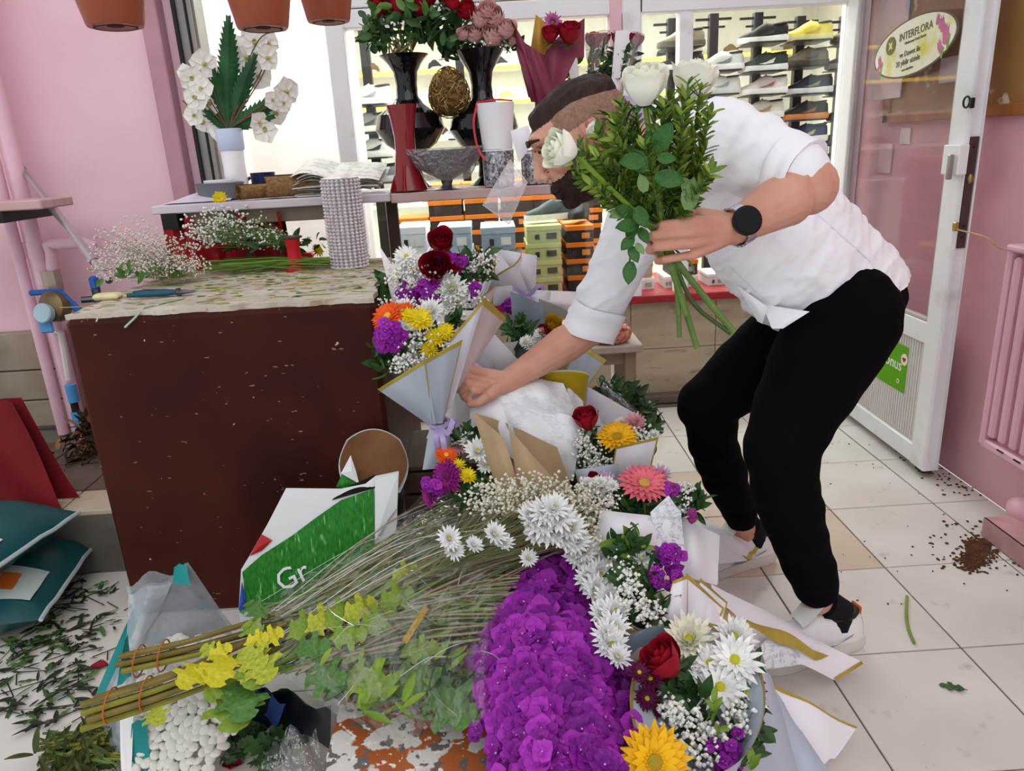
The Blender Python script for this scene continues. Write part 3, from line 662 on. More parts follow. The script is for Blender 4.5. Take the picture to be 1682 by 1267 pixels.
# ------------------------------------------------------------------ paper wraps
PAPG = mat('grey blue wrapping paper', 'b4bcc8', .55, .05, 4); PAPL = mat('pale grey wrapping paper', 'd9d6de', .55, .04, 4); PAPWH = mat('white wrapping paper', 'eeecf2', .55, .03, 4)
KRAFT = mat('kraft paper', 'b79c78', .7, .07, 8); GOLD = mat('gold paper edge', 'b7a143', .35, .1, 20, metal=.25); GOLDP = mat('mustard paper', 'b59a1c', .45, .08, 5)
LILAC = mat('lilac ribbon', 'b59fd0', .35, .08)
def news_mat(name, rows=70, c='e9edf0', ink='aeb5bd'):
    m = mat(name, c, .6, .03, 4); N, L = m.node_tree.nodes, m.node_tree.links; b = N['Principled BSDF']; src = b.inputs['Base Color'].links[0].from_socket
    tc = N.new('ShaderNodeTexCoord'); br = N.new('ShaderNodeTexBrick'); mp = N.new('ShaderNodeMapping'); L.new(tc.outputs['UV'], mp.inputs[0]); L.new(mp.outputs[0], br.inputs[0])
    mp.inputs['Scale'].default_value = (1, 1, 1)
    br.inputs['Scale'].default_value = rows; br.inputs['Mortar Size'].default_value = .028; br.inputs['Brick Width'].default_value = 1.4; br.inputs['Row Height'].default_value = .5
    br.inputs['Color1'].default_value = (*lin(ink), 1); br.inputs['Color2'].default_value = (*lin(c), 1); br.inputs['Mortar'].default_value = (*lin(c), 1)
    ns = N.new('ShaderNodeTexNoise'); ns.inputs['Scale'].default_value = 5; L.new(tc.outputs['UV'], ns.inputs[0])
    r = N.new('ShaderNodeValToRGB'); r.color_ramp.elements[0].position = .50; r.color_ramp.elements[1].position = .53; L.new(ns.outputs['Fac'], r.inputs[0])
    mx = N.new('ShaderNodeMix'); mx.data_type = 'RGBA'; L.new(r.outputs[0], mx.inputs['Factor']); L.new(src, mx.inputs['A']); L.new(br.outputs[0], mx.inputs['B']); L.new(mx.outputs['Result'], b.inputs['Base Color'])
    return m
def uv_from_grid(o, nu, nv):
    me = o.data; uv = me.uv_layers.new(name='uv'); w = nu+1
    for lp in me.loops:
        i = lp.vertex_index; uv.data[lp.index].uv = ((i % w)/nu, (i//w)/nv)
def cone_fn(A, D, L, Rm, a0, a1, U=None, corners=None, wob=.03, bell=1.15, seed=0, r0=.012, sq=1., lean=0):
    """surface of a wrap: v along the axis from the tie, u around it"""
    M = frame(D, U); A = Vector(A)
    def fn(u, v):
        a = lerp(a0, a1, u); ln = L*(1+(corners(u) if corners else 0)); rr = r0+(Rm-r0)*(v**bell)
        rr *= 1+wob*math.sin(a*5+seed)*v+wob*.8*math.sin(a*11+seed*2)*v
        p = Vector((rr*math.cos(a), rr*math.sin(a)*sq, ln*v-.0)); return A+M @ p
    return fn
def sheet_part(name, fn, nu, nv, mt, parent, gold=None, gv=.05, sides=False, label=None, thick=0):
    mb = MB().grid(fn, nu, nv); o = part(name, mb, mt, parent, True, None, label=label); uv_from_grid(o, nu, nv)
    if gold:
        e = lambda a, b: part('gold_edge', MB().grid(lambda u, v: (lambda p, q: p+(p-q)*0+Vector((0, 0, .0004))+TOCAM(p)*.0012)(Vector(fn(*a(u, v))), Vector((0, 0, 0))), nu, 1), gold, o, True, None)
        e(lambda u, v: (u, 1-gv+gv*v), 0)
        if sides:
            e(lambda u, v: (gv*.6*v, u), 0); e(lambda u, v: (1-gv*.6*v, u), 0)
    return o
def quad_fn(c, bulge=0, bd=(0, 0, 1), ripple=0, k=2, seed=0):
    c = [Vector(q) for q in c]; bd = Vector(bd)
    def fn(u, v):
        p = c[0].lerp(c[1], u).lerp(c[3].lerp(c[2], u), v)
        return p+bd*(bulge*math.sin(math.pi*u)*math.sin(math.pi*v)+ripple*math.sin(u*k*6.28+v*3+seed))
    return fn
def ribbon(parent, pts, w, mt, name='ribbon', wd=(0, 0, 1)):
    pts = catmull(pts, 5); wd = Vector(wd); mb = MB(); n = len(pts)
    V = []
    for i, p in enumerate(pts):
        d = (pts[min(i+1, n-1)]-pts[max(0, i-1)]).normalized(); s_ = d.cross(TOCAM(p)).normalized(); V += [tuple(p+s_*w/2), tuple(p-s_*w/2)]
    mb.add(V, [(2*i, 2*i+1, 2*i+3, 2*i+2) for i in range(n-1)]); return part(name, mb, mt, parent, True, None)
# ================================================================== brown counter
BROWN = layer(layer(layer(mat('brown gloss paint', '481d13', .5, c2='3a160e', sc=3, bump=.1, bsc=12, spec=.12), '2a0f0a', 2.5, .5, .75), '8a6a58', 38, .715, .73, 2, (1, 1, 2.2)), 'cdbfae', 30, .75, .76, 3, (1.6, 1, 1))
PLAST = layer(layer(mat('worn plaster top', 'd2c8bb', .8, c2='b7a998', sc=7, bump=.3, bsc=60), 'a58f6e', 16, .55, .7, stretch=(1, 3, 1)), '8f8a52', 34, .64, .72, stretch=(1, 2.4, 1))
CX0, CX1, CY0, CY1, CZ = -1.068, -.303, 1.82, 2.56, .862
ct = thing('counter', 'dark brown painted florist work counter with worn plaster top', 'counter', ((CX0+CX1)/2, (CY0+CY1)/2, 0))
part('body', MB().bbox(((CX0+CX1)/2, (CY0+CY1)/2, .425), (CX1-CX0, CY1-CY0, .85), .012), BROWN, ct, False)
pl = []
for k in range(60): x = lerp(CX0, CX1, k/59); pl.append((x, CY0+.012+.012*mnoise.noise((x*14, 1, 3))+.006*mnoise.noise((x*50, 2, 3))))
for k in range(1, 30): y = lerp(CY0, CY1, k/29); pl.append((CX1-.006+.006*mnoise.noise((y*20, 5, 1)), y))
for k in range(1, 30): pl.append((lerp(CX1, CX0, k/29), CY1))
for k in range(1, 29): y = lerp(CY1, CY0, k/29); pl.append((CX0+.006+.008*mnoise.noise((y*20, 7, 1)), y))
part('plaster_top', MB().prism(pl, .849, CZ), PLAST, ct, False)
def on_top(x, y, z=0): p = P(x, y, Z=CZ+z); return p
# scraps of leaves and stems all over the counter top
mb = MB(); V0 = np.array([v.co for v in leafm(LEAF).vertices]); F0 = [tuple(p.vertices) for p in leafm(LEAF).polygons]
for k in range(430):
    u = rnd(0, 1); x = lerp(CX0+.02, CX1-.02, u); y = lerp(CY0+.03, CY1-.06, rnd(0, 1)**.8); L_ = rnd(.01, .04); 
    M = rotz(rnd(-.5, .5)+(math.pi if k % 2 else 0)) @ euler(rnd(-.3, .3), rnd(-.1, .1), 0)
    if k % 3: mb.add(V0*np.array([L_, L_*.6, L_*.4]), F0, random.choice((0, 1, 2, 2)), M, (x, y, CZ+.002))
    else: mb.tube([(x, y, CZ+.002), Vector((x, y, CZ+.003))+M @ Vector((L_*2, 0, 0))], .0012, 4, random.choice((0, 2, 3)))
single('leaf_scraps', mb, [LEAFB, LEAFD, mat('dry straw', 'b3a05a', .8, .2), mat('pale petal scrap', 'd9c9b8', .8)], 'cut leaf and stem scraps scattered over the counter top', 'scraps', (-.7, 2.1, CZ), kind='stuff')
# pliers with blue handles
a = on_top(216, 491); b = on_top(290, 487)
t = thing('pliers', 'blue handled pliers lying near the counter edge', 'pliers', (a+b)/2)
BLUEH = mat('dark blue rubber grip', '1d3a5c', .45, .15); d = (b-a).normalized(); s_ = Vector((0, 0, 1)).cross(d)
for k, sg in enumerate((1, -1)):
    part('handle', MB().tube([a+s_*sg*.017+Vector((0, 0, .012)), a.lerp(b, .35)+s_*sg*.016+Vector((0, 0, .013)), a.lerp(b, .8)+s_*sg*.008+Vector((0, 0, .012)), b+s_*sg*.002+Vector((0, 0, .012))], [.006, .0085, .008, .006], 8), (BLUEH, mat('teal rubber grip', '1f5566', .45))[k], t)
    part('jaw', MB().tube([b+Vector((0, 0, .011)), b+d*.02+s_*sg*-.008+Vector((0, 0, .011)), b+d*.05+s_*sg*-.002+Vector((0, 0, .01))], [.007, .006, .002], 6), mat('plier steel', '5a5a5e', .35, metal=.8), t)
part('pivot', MB().lathe([(.006, 0), (.006, .022)], 10, b+d*.008), mat('plier steel', '5a5a5e', .35, metal=.8), t)
single('cut_stem', MB().tube([on_top(300, 490, .004), on_top(236, 505, .004), P(222, 522, Y=CY0-.006), P(205, 538, Y=CY0-.008)], .003, 5), mat('pale green stem', 'a9bfa6', .6), 'pale cut stem hanging over the counter front edge', 'stem', on_top(236, 505))
# red tape spool stand
REDPL = mat('red plastic', 'c5202a', .35, .08)
c = on_top(487, 446); t = thing('tape_spool', 'red plastic tape spool with a dark disc on top', 'spool', c)
h = px2m(54, c)
part('spool', MB().lathe([(.03, 0), (.032, .006), (.028, .014), (.021, .022), (.020, h-.03), (.023, h-.012), (.024, h)], 24, c, flute=8, fa=.02), REDPL, t)
part('disc', MB().lathe([(.03, h), (.033, h+.003), (.03, h+.006)], 24, c), mat('grey disc', '3c3c40', .4), t)
c2 = on_top(483, 428); single('red_tray', MB().bbox(c2+Vector((0, .02, .012)), (.13, .05, .022), .008).lathe([(.03, 0), (.034, .012), (.03, .02)], 16, c2+Vector((-.05, .02, .001))), REDPL, 'flat red plastic tray behind the tape spool', 'tray', c2)
# crystal bead column
c = P(574, 428, Y=2.375); c.z = CZ+.001; hh = P(574, 294, Y=2.375).z-CZ; t = thing('crystal_column', 'tall clear crystal bead column on the counter corner', 'vase', c)
CRY = mat('crystal bead', 'f0ebee', .12, c2='c9bcc4', sc=90, spec=.8); rr = px2m(29, c)
part('inner_tube', MB().lathe([(rr*.86, 0), (rr*.86, hh)], 20, c), sheer('frosted tube', 'e6e2e6', .12, .2, body=.35), t)
mb = MB()
for j in range(26):
    for k in range(24):
        a_ = 2*math.pi*(k+.0)/24; mb.octa(c+Vector((rr*math.cos(a_), rr*math.sin(a_), hh*(j+.5)/26)), rr*.125)
part('beads', mb, CRY, t, False, None, kind='stuff')
part('rim', MB().lathe([(rr, hh), (rr*1.04, hh+.004), (rr*.9, hh+.006)], 24, c).lathe([(rr, 0), (rr*1.04, .004), (rr*.9, .006)], 24, c), CRY, t)
# gypsophila bunches on the counter
g1 = on_top(390, 412); t = thing('gypsophila_bunch', 'dense white gypsophila bunch lying at the back of the counter', 'flowers', g1, 'gypsophila on the counter')
q = lambda x, y, Y: P(x, y, Y=Y)
gyp(t, [(q(355, 370, 2.42), (.1, .07, .05)), (q(385, 365, 2.45), (.09, .06, .05)), (q(340, 385, 2.4), (.07, .06, .04)), (q(440, 392, 2.42), (.07, .05, .03)), (q(405, 385, 2.42), (.08, .05, .04))], 900, .0042, q(500, 404, 2.4), nst=200)
mb = MB()
for k in range(60):
    y0 = rnd(2.33, 2.48); a = q(rnd(320, 400), 400, y0); a.z = CZ+.01+rnd(0, .03); b = q(rnd(500, 555), 400, y0+rnd(-.03, .03)); b.z = CZ+.006+rnd(0, .03); mb.tube([a, a.lerp(b, .5)+Vector((0, 0, .006)), b], .0016, 4, random.choice((0, 1)))
part('stems', mb, [GRC, LEAFB], t, kind='stuff')
foliage(t, [(q(500, 400, 2.42), (.1, .05, .015)), (q(420, 405, 2.4), (.12, .05, .01))], 60, .04, LEAFD, 'leaves')
g2 = on_top(240, 455); t = thing('gypsophila_bunch', 'loose airy gypsophila bunch over the left counter end', 'flowers', g2, 'gypsophila on the counter')
gyp(t, [(q(235, 410, 2.3), (.13, .1, .075)), (q(270, 425, 2.3), (.1, .08, .06)), (q(205, 430, 2.25), (.09, .08, .05)), (q(240, 440, 2.2), (.13, .08, .03)), (q(300, 440, 2.25), (.07, .06, .03)), (q(215, 400, 2.3), (.1, .08, .07))], 1700, .0034, q(300, 455, 2.2), mt=mat('dull gypsophila', 'e6dcd2', .7, .08), nst=150)
foliage(t, [(q(190, 452, 2.1), (.05, .04, .01)), (q(225, 448, 2.15), (.05, .04, .01)), (q(250, 455, 2.1), (.06, .03, .01))], 22, .035, LEAF, 'leaves')
# yellow blossoms, paper scrap, red wrapped cloth under the shelf
for (x, y, s, lb) in ((522, 420, 24, 'small yellow blossom on the stems behind the spool'), (594, 428, 34, 'yellow blossom at the counter corner beside the crystal column')):
    p = on_top(x, y); p.z = CZ+.018; o = link('yellow_flower', chrys('ecd425', True, 'y'), None, p+Vector((0, 0, 0))); o.scale = [px2m(s, p)]*3; o.rotation_euler = (R(60), 0, 1); tag(o, lb, 'flower')
o = single('paper_scrap', MB().grid(quad_fn([on_top(318, 436), on_top(398, 430), on_top(404, 418), on_top(340, 424)], .012), 8, 4, 0, loc=(0, 0, .004)), news_mat('grey newsprint', 40, 'b9b2ae', '77716d'), 'crumpled grey paper scrap on the counter', 'paper', on_top(360, 428))
mb = MB(); A, B = on_top(405, 398), on_top(552, 392); A.z = B.z = CZ
def fnr(u, v): p = A.lerp(B, u); return (p.x, 2.5+.025*math.sin(u*17)*(.4+v)+.015*math.sin(u*41+v*2), CZ+.002+.175*v)
single('red_bag', mb.grid(fnr, 26, 6).grid(lambda u, v: tuple(np.array(fnr(1-u, v))+np.array((0, .05, 0))), 26, 6), mat('red plastic sheet', 'a8202c', .4, .1, 5), 'red plastic bag standing behind the stems under the shelf', 'bag', (A.x*.5+B.x*.5, 2.52, CZ))
# ================================================================== leaning metal pole, pipes, water meter, left shelf
STEEL = mat('brushed steel tube', 'b9b4b4', .28, .1, 6, metal=.8)
A = P(36, 277, Y=2.83); B = P(186, 492, Y=2.3); B.z = CZ+.012
t = thing('metal_pole', 'silver metal pole leaning on the pink wall behind the counter', 'pole', B)
part('tube', MB().tube([A, B], .011, 12), STEEL, t); part('sleeve', MB().tube([A.lerp(B, .3), A.lerp(B, .85)], .0135, 12), STEEL, t); part('end_cap', MB().tube([A.lerp(B, -.02), A.lerp(B, .02)], .0125, 12), mat('grey plastic', '8c8a88', .5), t)
single('sponge', MB().bbox(on_top(178, 492)+Vector((0, 0, .009)), (.07, .04, .016), .006), mat('pale yellow sponge', 'ddd6a8', .9, .1, 40, bump=.3), 'pale yellow sponge at the left counter corner', 'sponge', on_top(178, 492), False)
for (x, rpx, nm) in ((51, 11.5, 'right of the three'), (34, 5.5, 'thin middle one of the three'), (19, 9, 'left of the three')):
    p = P(x, 376, Y=2.8); r = px2m(rpx, p); t = thing('pink_pipe', 'pink painted vertical pipe on the left wall, '+nm, 'pipe', (p.x, 2.8, .21), 'pink pipes on the left wall')
    part('pipe', MB().tube([(p.x, 2.8+.02*(rpx < 6), .21), (p.x, 2.8+.02*(rpx < 6), 2.6)], r, 16), PIPEP, t)
    part('collar', MB().tube([(p.x, 2.8+.02*(rpx < 6), .9), (p.x, 2.8+.02*(rpx < 6), .96)], r*1.12, 16), PIPEP, t)
A = P(-40, 345, Y=2.55); B = P(72, 332, Y=2.55)
t = thing('small_shelf', 'pinkish plank shelf end at the left edge on a black bracket', 'shelf', ((A.x+B.x)/2, 2.6, B.z))
part('plank', MB().bbox(((A.x+B.x)/2-.2, 2.63, (A.z+B.z)/2), (B.x-A.x+.4, .2, .03), .004), mat('pinkish plank', 'c9a3a3', .6, .1, 5, stretch=(.5, 6, 1)), t, False)
part('bracket', MB().box((P(18, 356, Y=2.6).x, 2.68, (A.z+B.z)/2-.035), (.035, .3, .035)), BLACKM, t, False)
PIPEW = mat('white plastic pipe', 'd8cfc8', .45, .06); BLUEV = mat('blue plastic valve', '2e63b5', .4, .08); BLUEL = mat('light blue plastic', '5aa0dc', .4, .06)
t = thing('water_meter', 'water meter with blue valve and pale pipes on the left wall', 'meter', P(90, 700, Y=2.78))
p0 = P(78, 402, Y=2.8); p1 = P(150, 400, Y=2.8); p2 = P(88, 470, Y=2.8); p3 = P(92, 545, Y=2.76)
part('elbow_pipe', MB().tube([P(152, 430, Y=2.8), p1, p1+Vector((-.02, 0, .004)), p0+Vector((.02, 0, 0)), p0, p0+Vector((.005, 0, -.03)), p2], .02, 12), PIPEP, t)
part('union_nut', MB().tube([p2+Vector((0, 0, .06)), p2+Vector((0, 0, -.02))], .034, 8).tube([p2+Vector((0, 0, -.02)), p2+Vector((0, 0, -.06))], .024, 8), mat('brass grey nut', 'a89c8c', .4, .15, metal=.4), t)
part('valve_lever', MB().bbox(P(75, 480, Y=2.74), (.12, .02, .02), .006).bbox(P(118, 500, Y=2.72), (.12, .015, .03), .006, euler(0, .9, 0)), BLUEV, t, False)
mc = P(84, 512, Y=2.7)
part('meter_body', MB().lathe([(.04, 0), (.055, .01), (.055, .05), (.03, .07)], 20, mc+Vector((.02, .04, .01)), frame((-.3, -1, .2))), mat('brass meter body', '7d6a4a', .4, .2, metal=.5), t)
part('dial', MB().lathe([(.036, 0), (.036, .02), (.032, .024)], 20, mc+Vector((0, -.03, 0)), frame((-.2, -1, .25))), mat('meter glass', 'a9c4cc', .15, .1), t)
part('lid', MB().bbox(P(76, 536, Y=2.68), (.05, .012, .05), .006), BLUEL, t, False)
pa, pb_, pc = P(100, 548, Y=2.74), P(122, 660, Y=2.72), P(148, 730, Y=2.7)
part('down_pipe', MB().tube([p3, pa, P(113, 625, Y=2.72)], .012, 8), PIPEW, t); part('lower_pipe', MB().tube([P(131, 700, Y=2.7), P(142, 742, Y=2.68)], .012, 8), PIPEW, t)
for (x, y) in ((118, 646), (128, 690)): part('connector', MB().tube([P(x-3, y-14, Y=2.71), P(x+4, y+14, Y=2.71)], .02, 10), BLUEL, t)
part('hose', MB().tube([P(120, 655, Y=2.71), P(126, 682, Y=2.71)], .014, 8), DARK, t)
bv = P(155, 465, Y=2.75); tv = thing('tap_valve', 'small blue tap on the wall behind the pole', 'tap', bv)
part('handle', MB().bbox(bv, (.03, .03, .05), .008), BLUEV, tv, False); part('body', MB().tube([bv+Vector((-.0, .0, -.02)), bv+Vector((0, 0, -.07))], .016, 8).tube([bv+Vector((-.06, 0, -.06)), bv+Vector((.05, .02, -.06))], .012, 8), mat('plier steel', '5a5a5e', .35, metal=.8), tv)
# dry leaves heap on the step
DRY = [mat('dry brown leaf', '6e4a2e', .8, .25, 12), mat('dry ochre leaf', '9a7447', .8, .2, 12), mat('dark dry leaf', '3b2a1e', .85, .2), LEAFD]
mb = MB(); V0 = np.array([v.co for v in leafm(LEAF).vertices])
for k in range(520):
    a_ = rnd(0, 6.28); r = abs(random.gauss(0, .5)); x = -1.47+.17*r*math.cos(a_); y = 2.6+.17*r*math.sin(a_); z = .215+max(0, .2*(1-r*.9))*rnd(.0, 1)
    L_ = rnd(.03, .07); mb.add(V0*np.array([L_, L_*.8, L_]), F0, random.choice((0, 0, 1, 2, 2)), euler(rnd(-1.2, 1.2), rnd(-1.2, 1.2), rnd(0, 6.28)), (x, y, z))
for k in range(60):
    x = rnd(-1.5, -1.35); mb.tube([(x, 2.72+rnd(-.05, .05), .25), (x+rnd(-.05, .05), 2.72, .55+rnd(-.1, .1))], .0025, 3, random.choice((1, 2)))
single('dry_leaves', mb, DRY, 'heap of dry brown leaves and roots on the step behind the counter', 'leaves', (-1.47, 2.6, .215), kind='stuff')
# ================================================================== long shelf above the counter
SZ = P(560, 322, Y=2.44).z; SX0 = P(245, 330, Y=2.44).x; SXM = P(640, 322, Y=2.44).x; SX1 = P(905, 312, Y=2.44).x
sh = thing('long_shelf', 'long narrow display shelf above the counter in front of the shop window', 'shelf', ((SX0+SX1)/2, 2.6, 0))
part('laminate_plank', MB().bbox(((SX0+SXM)/2, 2.62, SZ-.013), (SXM-SX0, .36, .026), .003), mat('lilac white laminate', 'd6cbd3', .4, c2='c9bdc4', sc=5), sh, False)
part('wooden_plank', MB().bbox(((SXM+SX1)/2, 2.63, SZ-.018), (SX1-SXM, .34, .03), .003), mat('pinkish wood plank', 'c2a6a4', .6, c2='a98573', sc=4, stretch=(.6, 6, 1)), sh, False)
part('rail', MB().bbox((-.74, 2.5, SZ-.05), (.5, .04, .045), .003), mat('beige rail', '8d7c6b', .6, .1), sh, False)
for x in (P(288, 345, Y=2.5).x,): part('bracket', MB().box((x, 2.66, SZ-.05), (.05, .44, .05)), BLACKM, sh, False)
for (x, y) in ((SXM-.01, 2.55),): part('leg', MB().bbox((x, y, (SZ-.03)/2), (.035, .035, SZ-.03), .003), mat('dark brown wood', '3e2a24', .5, .15), sh, False)
def sp(x, Y=2.62): return Vector((P(x, 310, Y=Y).x, Y, SZ+.0005))
def prof(pts, base, Y, cx):
    """lathe profile from (half width px, y px) read off the photograph at depth Y"""
    out = []
    for hw, y in pts: p = P(cx, y, Y=Y); out.append((px2m(hw, p), max(0, p.z-SZ)))
    return out
# grey container, white lid, mug, orchid vase
c = sp(362, 2.58); t = thing('grey_container', 'low grey plastic container at the left end of the shelf', 'container', c)
part('body', MB().lathe([(.06, 0), (.072, .006), (.078, .05), (.082, .056), (.074, .058), (.07, .02)], 24, c, sq=.7), mat('dark grey plastic', '6d7076', .35, .1), t)
part('lid', MB().lathe([(.05, .057), (.05, .066)], 20, c, sq=.7), PAPERW, t)
c = sp(435, 2.72); t = thing('navy_mug', 'navy blue mug beside the orchid vase', 'mug', c); NAVY = mat('navy ceramic', '1b2450', .25, .05)
part('cup', MB().lathe([(.036, 0), (.04, .004), (.042, .08), (.038, .08), (.036, .01)], 20, c), NAVY, t)
part('handle', MB().tube([c+Vector((-.04-.022*math.sin(a), 0, .04+.025*math.cos(a))) for a in np.linspace(.2, 2.9, 8)], .006, 6), NAVY, t)
c = sp(391, 2.66); t = thing('orchid_arrangement', 'white artificial orchid arrangement with dark green leaves in a tall white vase', 'plant', c)
vz = lambda y, x=391: P(x, y, Y=2.66)
vh = vz(212).z-SZ
part('vase', MB().lathe([(.035, 0), (.038, .01), (.036, vh*.5), (.041, vh*.98), (.038, vh), (.03, vh*.9)], 24, c, flute=12, fa=.02), mat('white ceramic vase', 'f4f4f6', .3, .03), t)
part('vase_band', MB().lathe([(.0405, vh*.7), (.0425, vh*.72), (.0445, vh), (.043, vh+.002)], 24, c, cap0=False, cap1=False), mat('pale blue band', 'c3cfe6', .4), t)
top = c+Vector((0, 0, vh))
ORL = mat('dark satin leaf', '1f4a2c', .35, c2='2f6338', sc=20)
def fern(base, tip, w, teeth, bend):
    base, tip = Vector(base), Vector(tip); X = tip-base; L = X.length; X.normalize(); Z = (TOCAM(base)-X*TOCAM(base).dot(X)).normalized(); Yv = Z.cross(X); mb = MB(); V = []; F = []
    n = teeth*2
    for i in range(n+1):
        v = i/n; wd = w*math.sin(math.pi*min(1, v*.9+.1))**.6*(1 if i % 2 else .72); ctr = base+X*L*v+Yv*bend*math.sin(v*2)+Z*(.04*v*v)
        V += [ctr+Yv*wd+X*(.012 if i % 2 else 0)-Z*.006, ctr+Z*.004, ctr-Yv*wd+X*(.012 if i % 2 else 0)-Z*.006]
    mb.add([tuple(v) for v in V], [(3*i+j, 3*i+j+1, 3*i+j+4, 3*i+j+3) for i in range(n) for j in (0, 1)]); return part('leaf', mb, ORL, t, False)
fern(top, vz(28, 375), .038, 20, .0); fern(top+Vector((0, .01, 0)), vz(90, 425), .03, 14, .01); fern(top, vz(115, 352), .034, 12, .0); fern(top, vz(150, 462), .03, 12, -.01); fern(top, vz(185, 340), .02, 8, 0); fern(top, vz(190, 455), .02, 8, 0)
def orchid():
    k = 'orchid'
    if k in _FL: return _FL[k]
    mb = MB()
    for i in range(5): petal(mb, .52, .74 if i % 2 else .56, .12, -.25, .12, i*1.2566, 0, nu=4, nv=6, tip=1.2)
    mb.ball((0, 0, .06), (.08, .06, .06), 8, 6, 1); petal(mb, .2, .16, .6, .5, .3, 1.57, 0, mi=1)
    _FL[k] = mb.mesh('orchid', [mat('orchid cream petal', 'ebe6dc', .5, c2='f5f3ee', sc=4), mat('orchid throat', 'b9b06a', .6)]); return _FL[k]
BRN = mat('brown twig', '6a5040', .7, .2); tw = MB()
for (x, y, s) in ((335, 105, 46), (315, 130, 40), (322, 160, 40), (345, 172, 36), (318, 190, 34), (335, 200, 36), (360, 215, 34), (395, 82, 48), (418, 70, 44), (438, 95, 42), (425, 125, 44), (470, 150, 46), (452, 185, 40), (435, 215, 42), (448, 165, 32), (410, 55, 36), (385, 105, 36), (350, 120, 34), (405, 95, 44), (440, 70, 38), (330, 145, 40), (305, 120, 30), (465, 168, 34), (425, 200, 34)):
    Yk = 2.66+rnd(-.06, .06); p = P(x, y, Y=Yk); head(t, orchid(), 'orchid', p, TOCAM(p)+Vector(((p.x-c.x)*3, 0, 0)), px2m(s, p), .25)
    if random.random() < .8: tw.tube(catmull([top, top.lerp(p, .55)+Vector(((p.x-c.x)*.25, 0, .03)), p+Vector((0, .012, -.005))], 4), .0022, 5)
tw.tube(catmull([top, vz(110, 405), vz(60, 430), vz(50, 470)], 5), .002, 5).tube(catmull([top, vz(180, 318), vz(165, 300)], 4), .002, 5)
part('twigs', tw, BRN, t)
# lilac sheet, burlap rolls, small yellow flower, newspapers
o = single('lilac_sheet', MB().grid(quad_fn([sp(262, 2.48), sp(375, 2.5), sp(395, 2.74)+Vector((0, 0, .03)), sp(300, 2.76)], .02), 10, 5, 0, loc=(0, 0, .003)), mat('lilac white paper', 'd8cfe0', .5, .04), 'lilac white paper sheet lying at the left end of the shelf', 'paper', sp(320))
def burlap():
    m = mat('burlap cloth', '9c774e', .9, c2='7b5a37', sc=120, bump=.5, bsc=260); return m
def roll(x, y, Y, rpx, ln, rz, lb):
    c = P(x, y, Y=Y); r = px2m(rpx, c); c.z = SZ+r+.001; t = thing('burlap_roll', lb, 'fabric roll', (c.x, c.y, SZ), 'burlap rolls on the shelf'); ax = Vector((math.cos(rz), math.sin(rz), 0)); M = frame(ax, (0, 0, 1)); mb = MB(); n = 70; V = []; 
    for k in range(n+1):
        a_ = k/n*2*math.pi*4.2; rr = r*(.3+.7*k/n)
        for l_ in (0, 1): V.append(c+M @ Vector((rr*math.cos(a_), rr*math.sin(a_), ln*l_+.004*math.sin(a_*3))))
    mb.add([tuple(v) for v in V], [(2*i, 2*i+1, 2*i+3, 2*i+2) for i in range(n)]); part('cloth', mb, burlap(), t)
    part('core', MB().tube([c+ax*.012, c+ax*(ln-.01)], r*.3, 10), mat('dark core', '3b2a1c', .9), t)
roll(390, 308, 2.47, 13, .14, .75, 'small burlap roll, leftmost of the three'); roll(414, 307, 2.5, 12, .14, .6, 'small burlap roll, middle of the three'); roll(437, 303, 2.49, 19, .2, .22, 'largest burlap roll beside the newspapers')
c = sp(358, 2.47)+Vector((0, 0, .012)); o = link('yellow_flower', chrys('ecd425', True, 'y'), None, c); o.scale = [.05]*3; o.rotation_euler = (1.2, 0, .3); tag(o, 'small yellow blossom in front of the burlap rolls on the shelf', 'flower')
t = thing('newspaper_stack', 'curled stack of newspapers on the shelf beside the burlap', 'newspapers', sp(565, 2.6)); NEWS = news_mat('newsprint paper', 44, 'e3e0d8', '9c9a94')
for k in range(9):
    z = .006+k*.0055; x0, x1 = sp(500+rnd(-8, 8)).x, sp(632+rnd(-12, 10)).x; dy = rnd(-.015, .015)
    def fn(u, v, z=z, k=k, x0=x0, x1=x1, dy=dy):
        return (lerp(x0, x1, u), 2.47+.24*v+dy, SZ+z+.045*v+.03*math.exp(-((u-.2)/.22)**2)*(k/9)+.012*u*u*(9-k)/9-.02*(u > .9)*(u-.9)*10*.3+.003*math.sin(u*9+k))
    sheet_part('sheet', fn, 14, 3, NEWS, t)
# red vase
REDG = mat('red glass', '8f0f1c', .12, c2='7a0b16', sc=4, coat=.6)
c = sp(672, 2.52); t = thing('red_vase', 'glossy red hourglass vase on the shelf', 'vase', c)
pf = prof([(30, 316), (32, 312), (22, 285), (17, 250), (17, 225), (21, 195), (26, 172)], 0, 2.52, 672); pf += [(pf[-1][0]*.93, pf[-1][1]), (pf[-3][0]*.8, pf[-3][1])]
part('vase_body', MB().lathe(pf, 28, c), REDG, t)
# black trumpet vases
BLKG = mat('black gloss ceramic', '0c0b0e', .08, .1, coat=.5)
def black_vase(cx, dy, lb, s=1):
    c = sp(cx, 2.72); t = thing('black_vase', lb, 'vase', c, 'black trumpet vases')
    pf = prof([(26, 312), (28, 306), (14, 290), (12, 270), (20, 252), (42, 236), (57, 212), (52, 188), (28, 172), (19, 160), (17, 140), (20, 118), (30, 100), (41, 90+dy)], 0, 2.72, cx); pf += [(pf[-1][0]*.95, pf[-1][1]), (pf[-3][0]*.85, pf[-3][1])]
    part('vase_body', MB().lathe(pf, 32, c), BLKG, t); return t, c+Vector((0, 0, pf[-2][1]))
bv1, bt1 = black_vase(683, 0, 'black trumpet vase holding red roses'); bv2, bt2 = black_vase(801, -8, 'black trumpet vase holding pink roses')
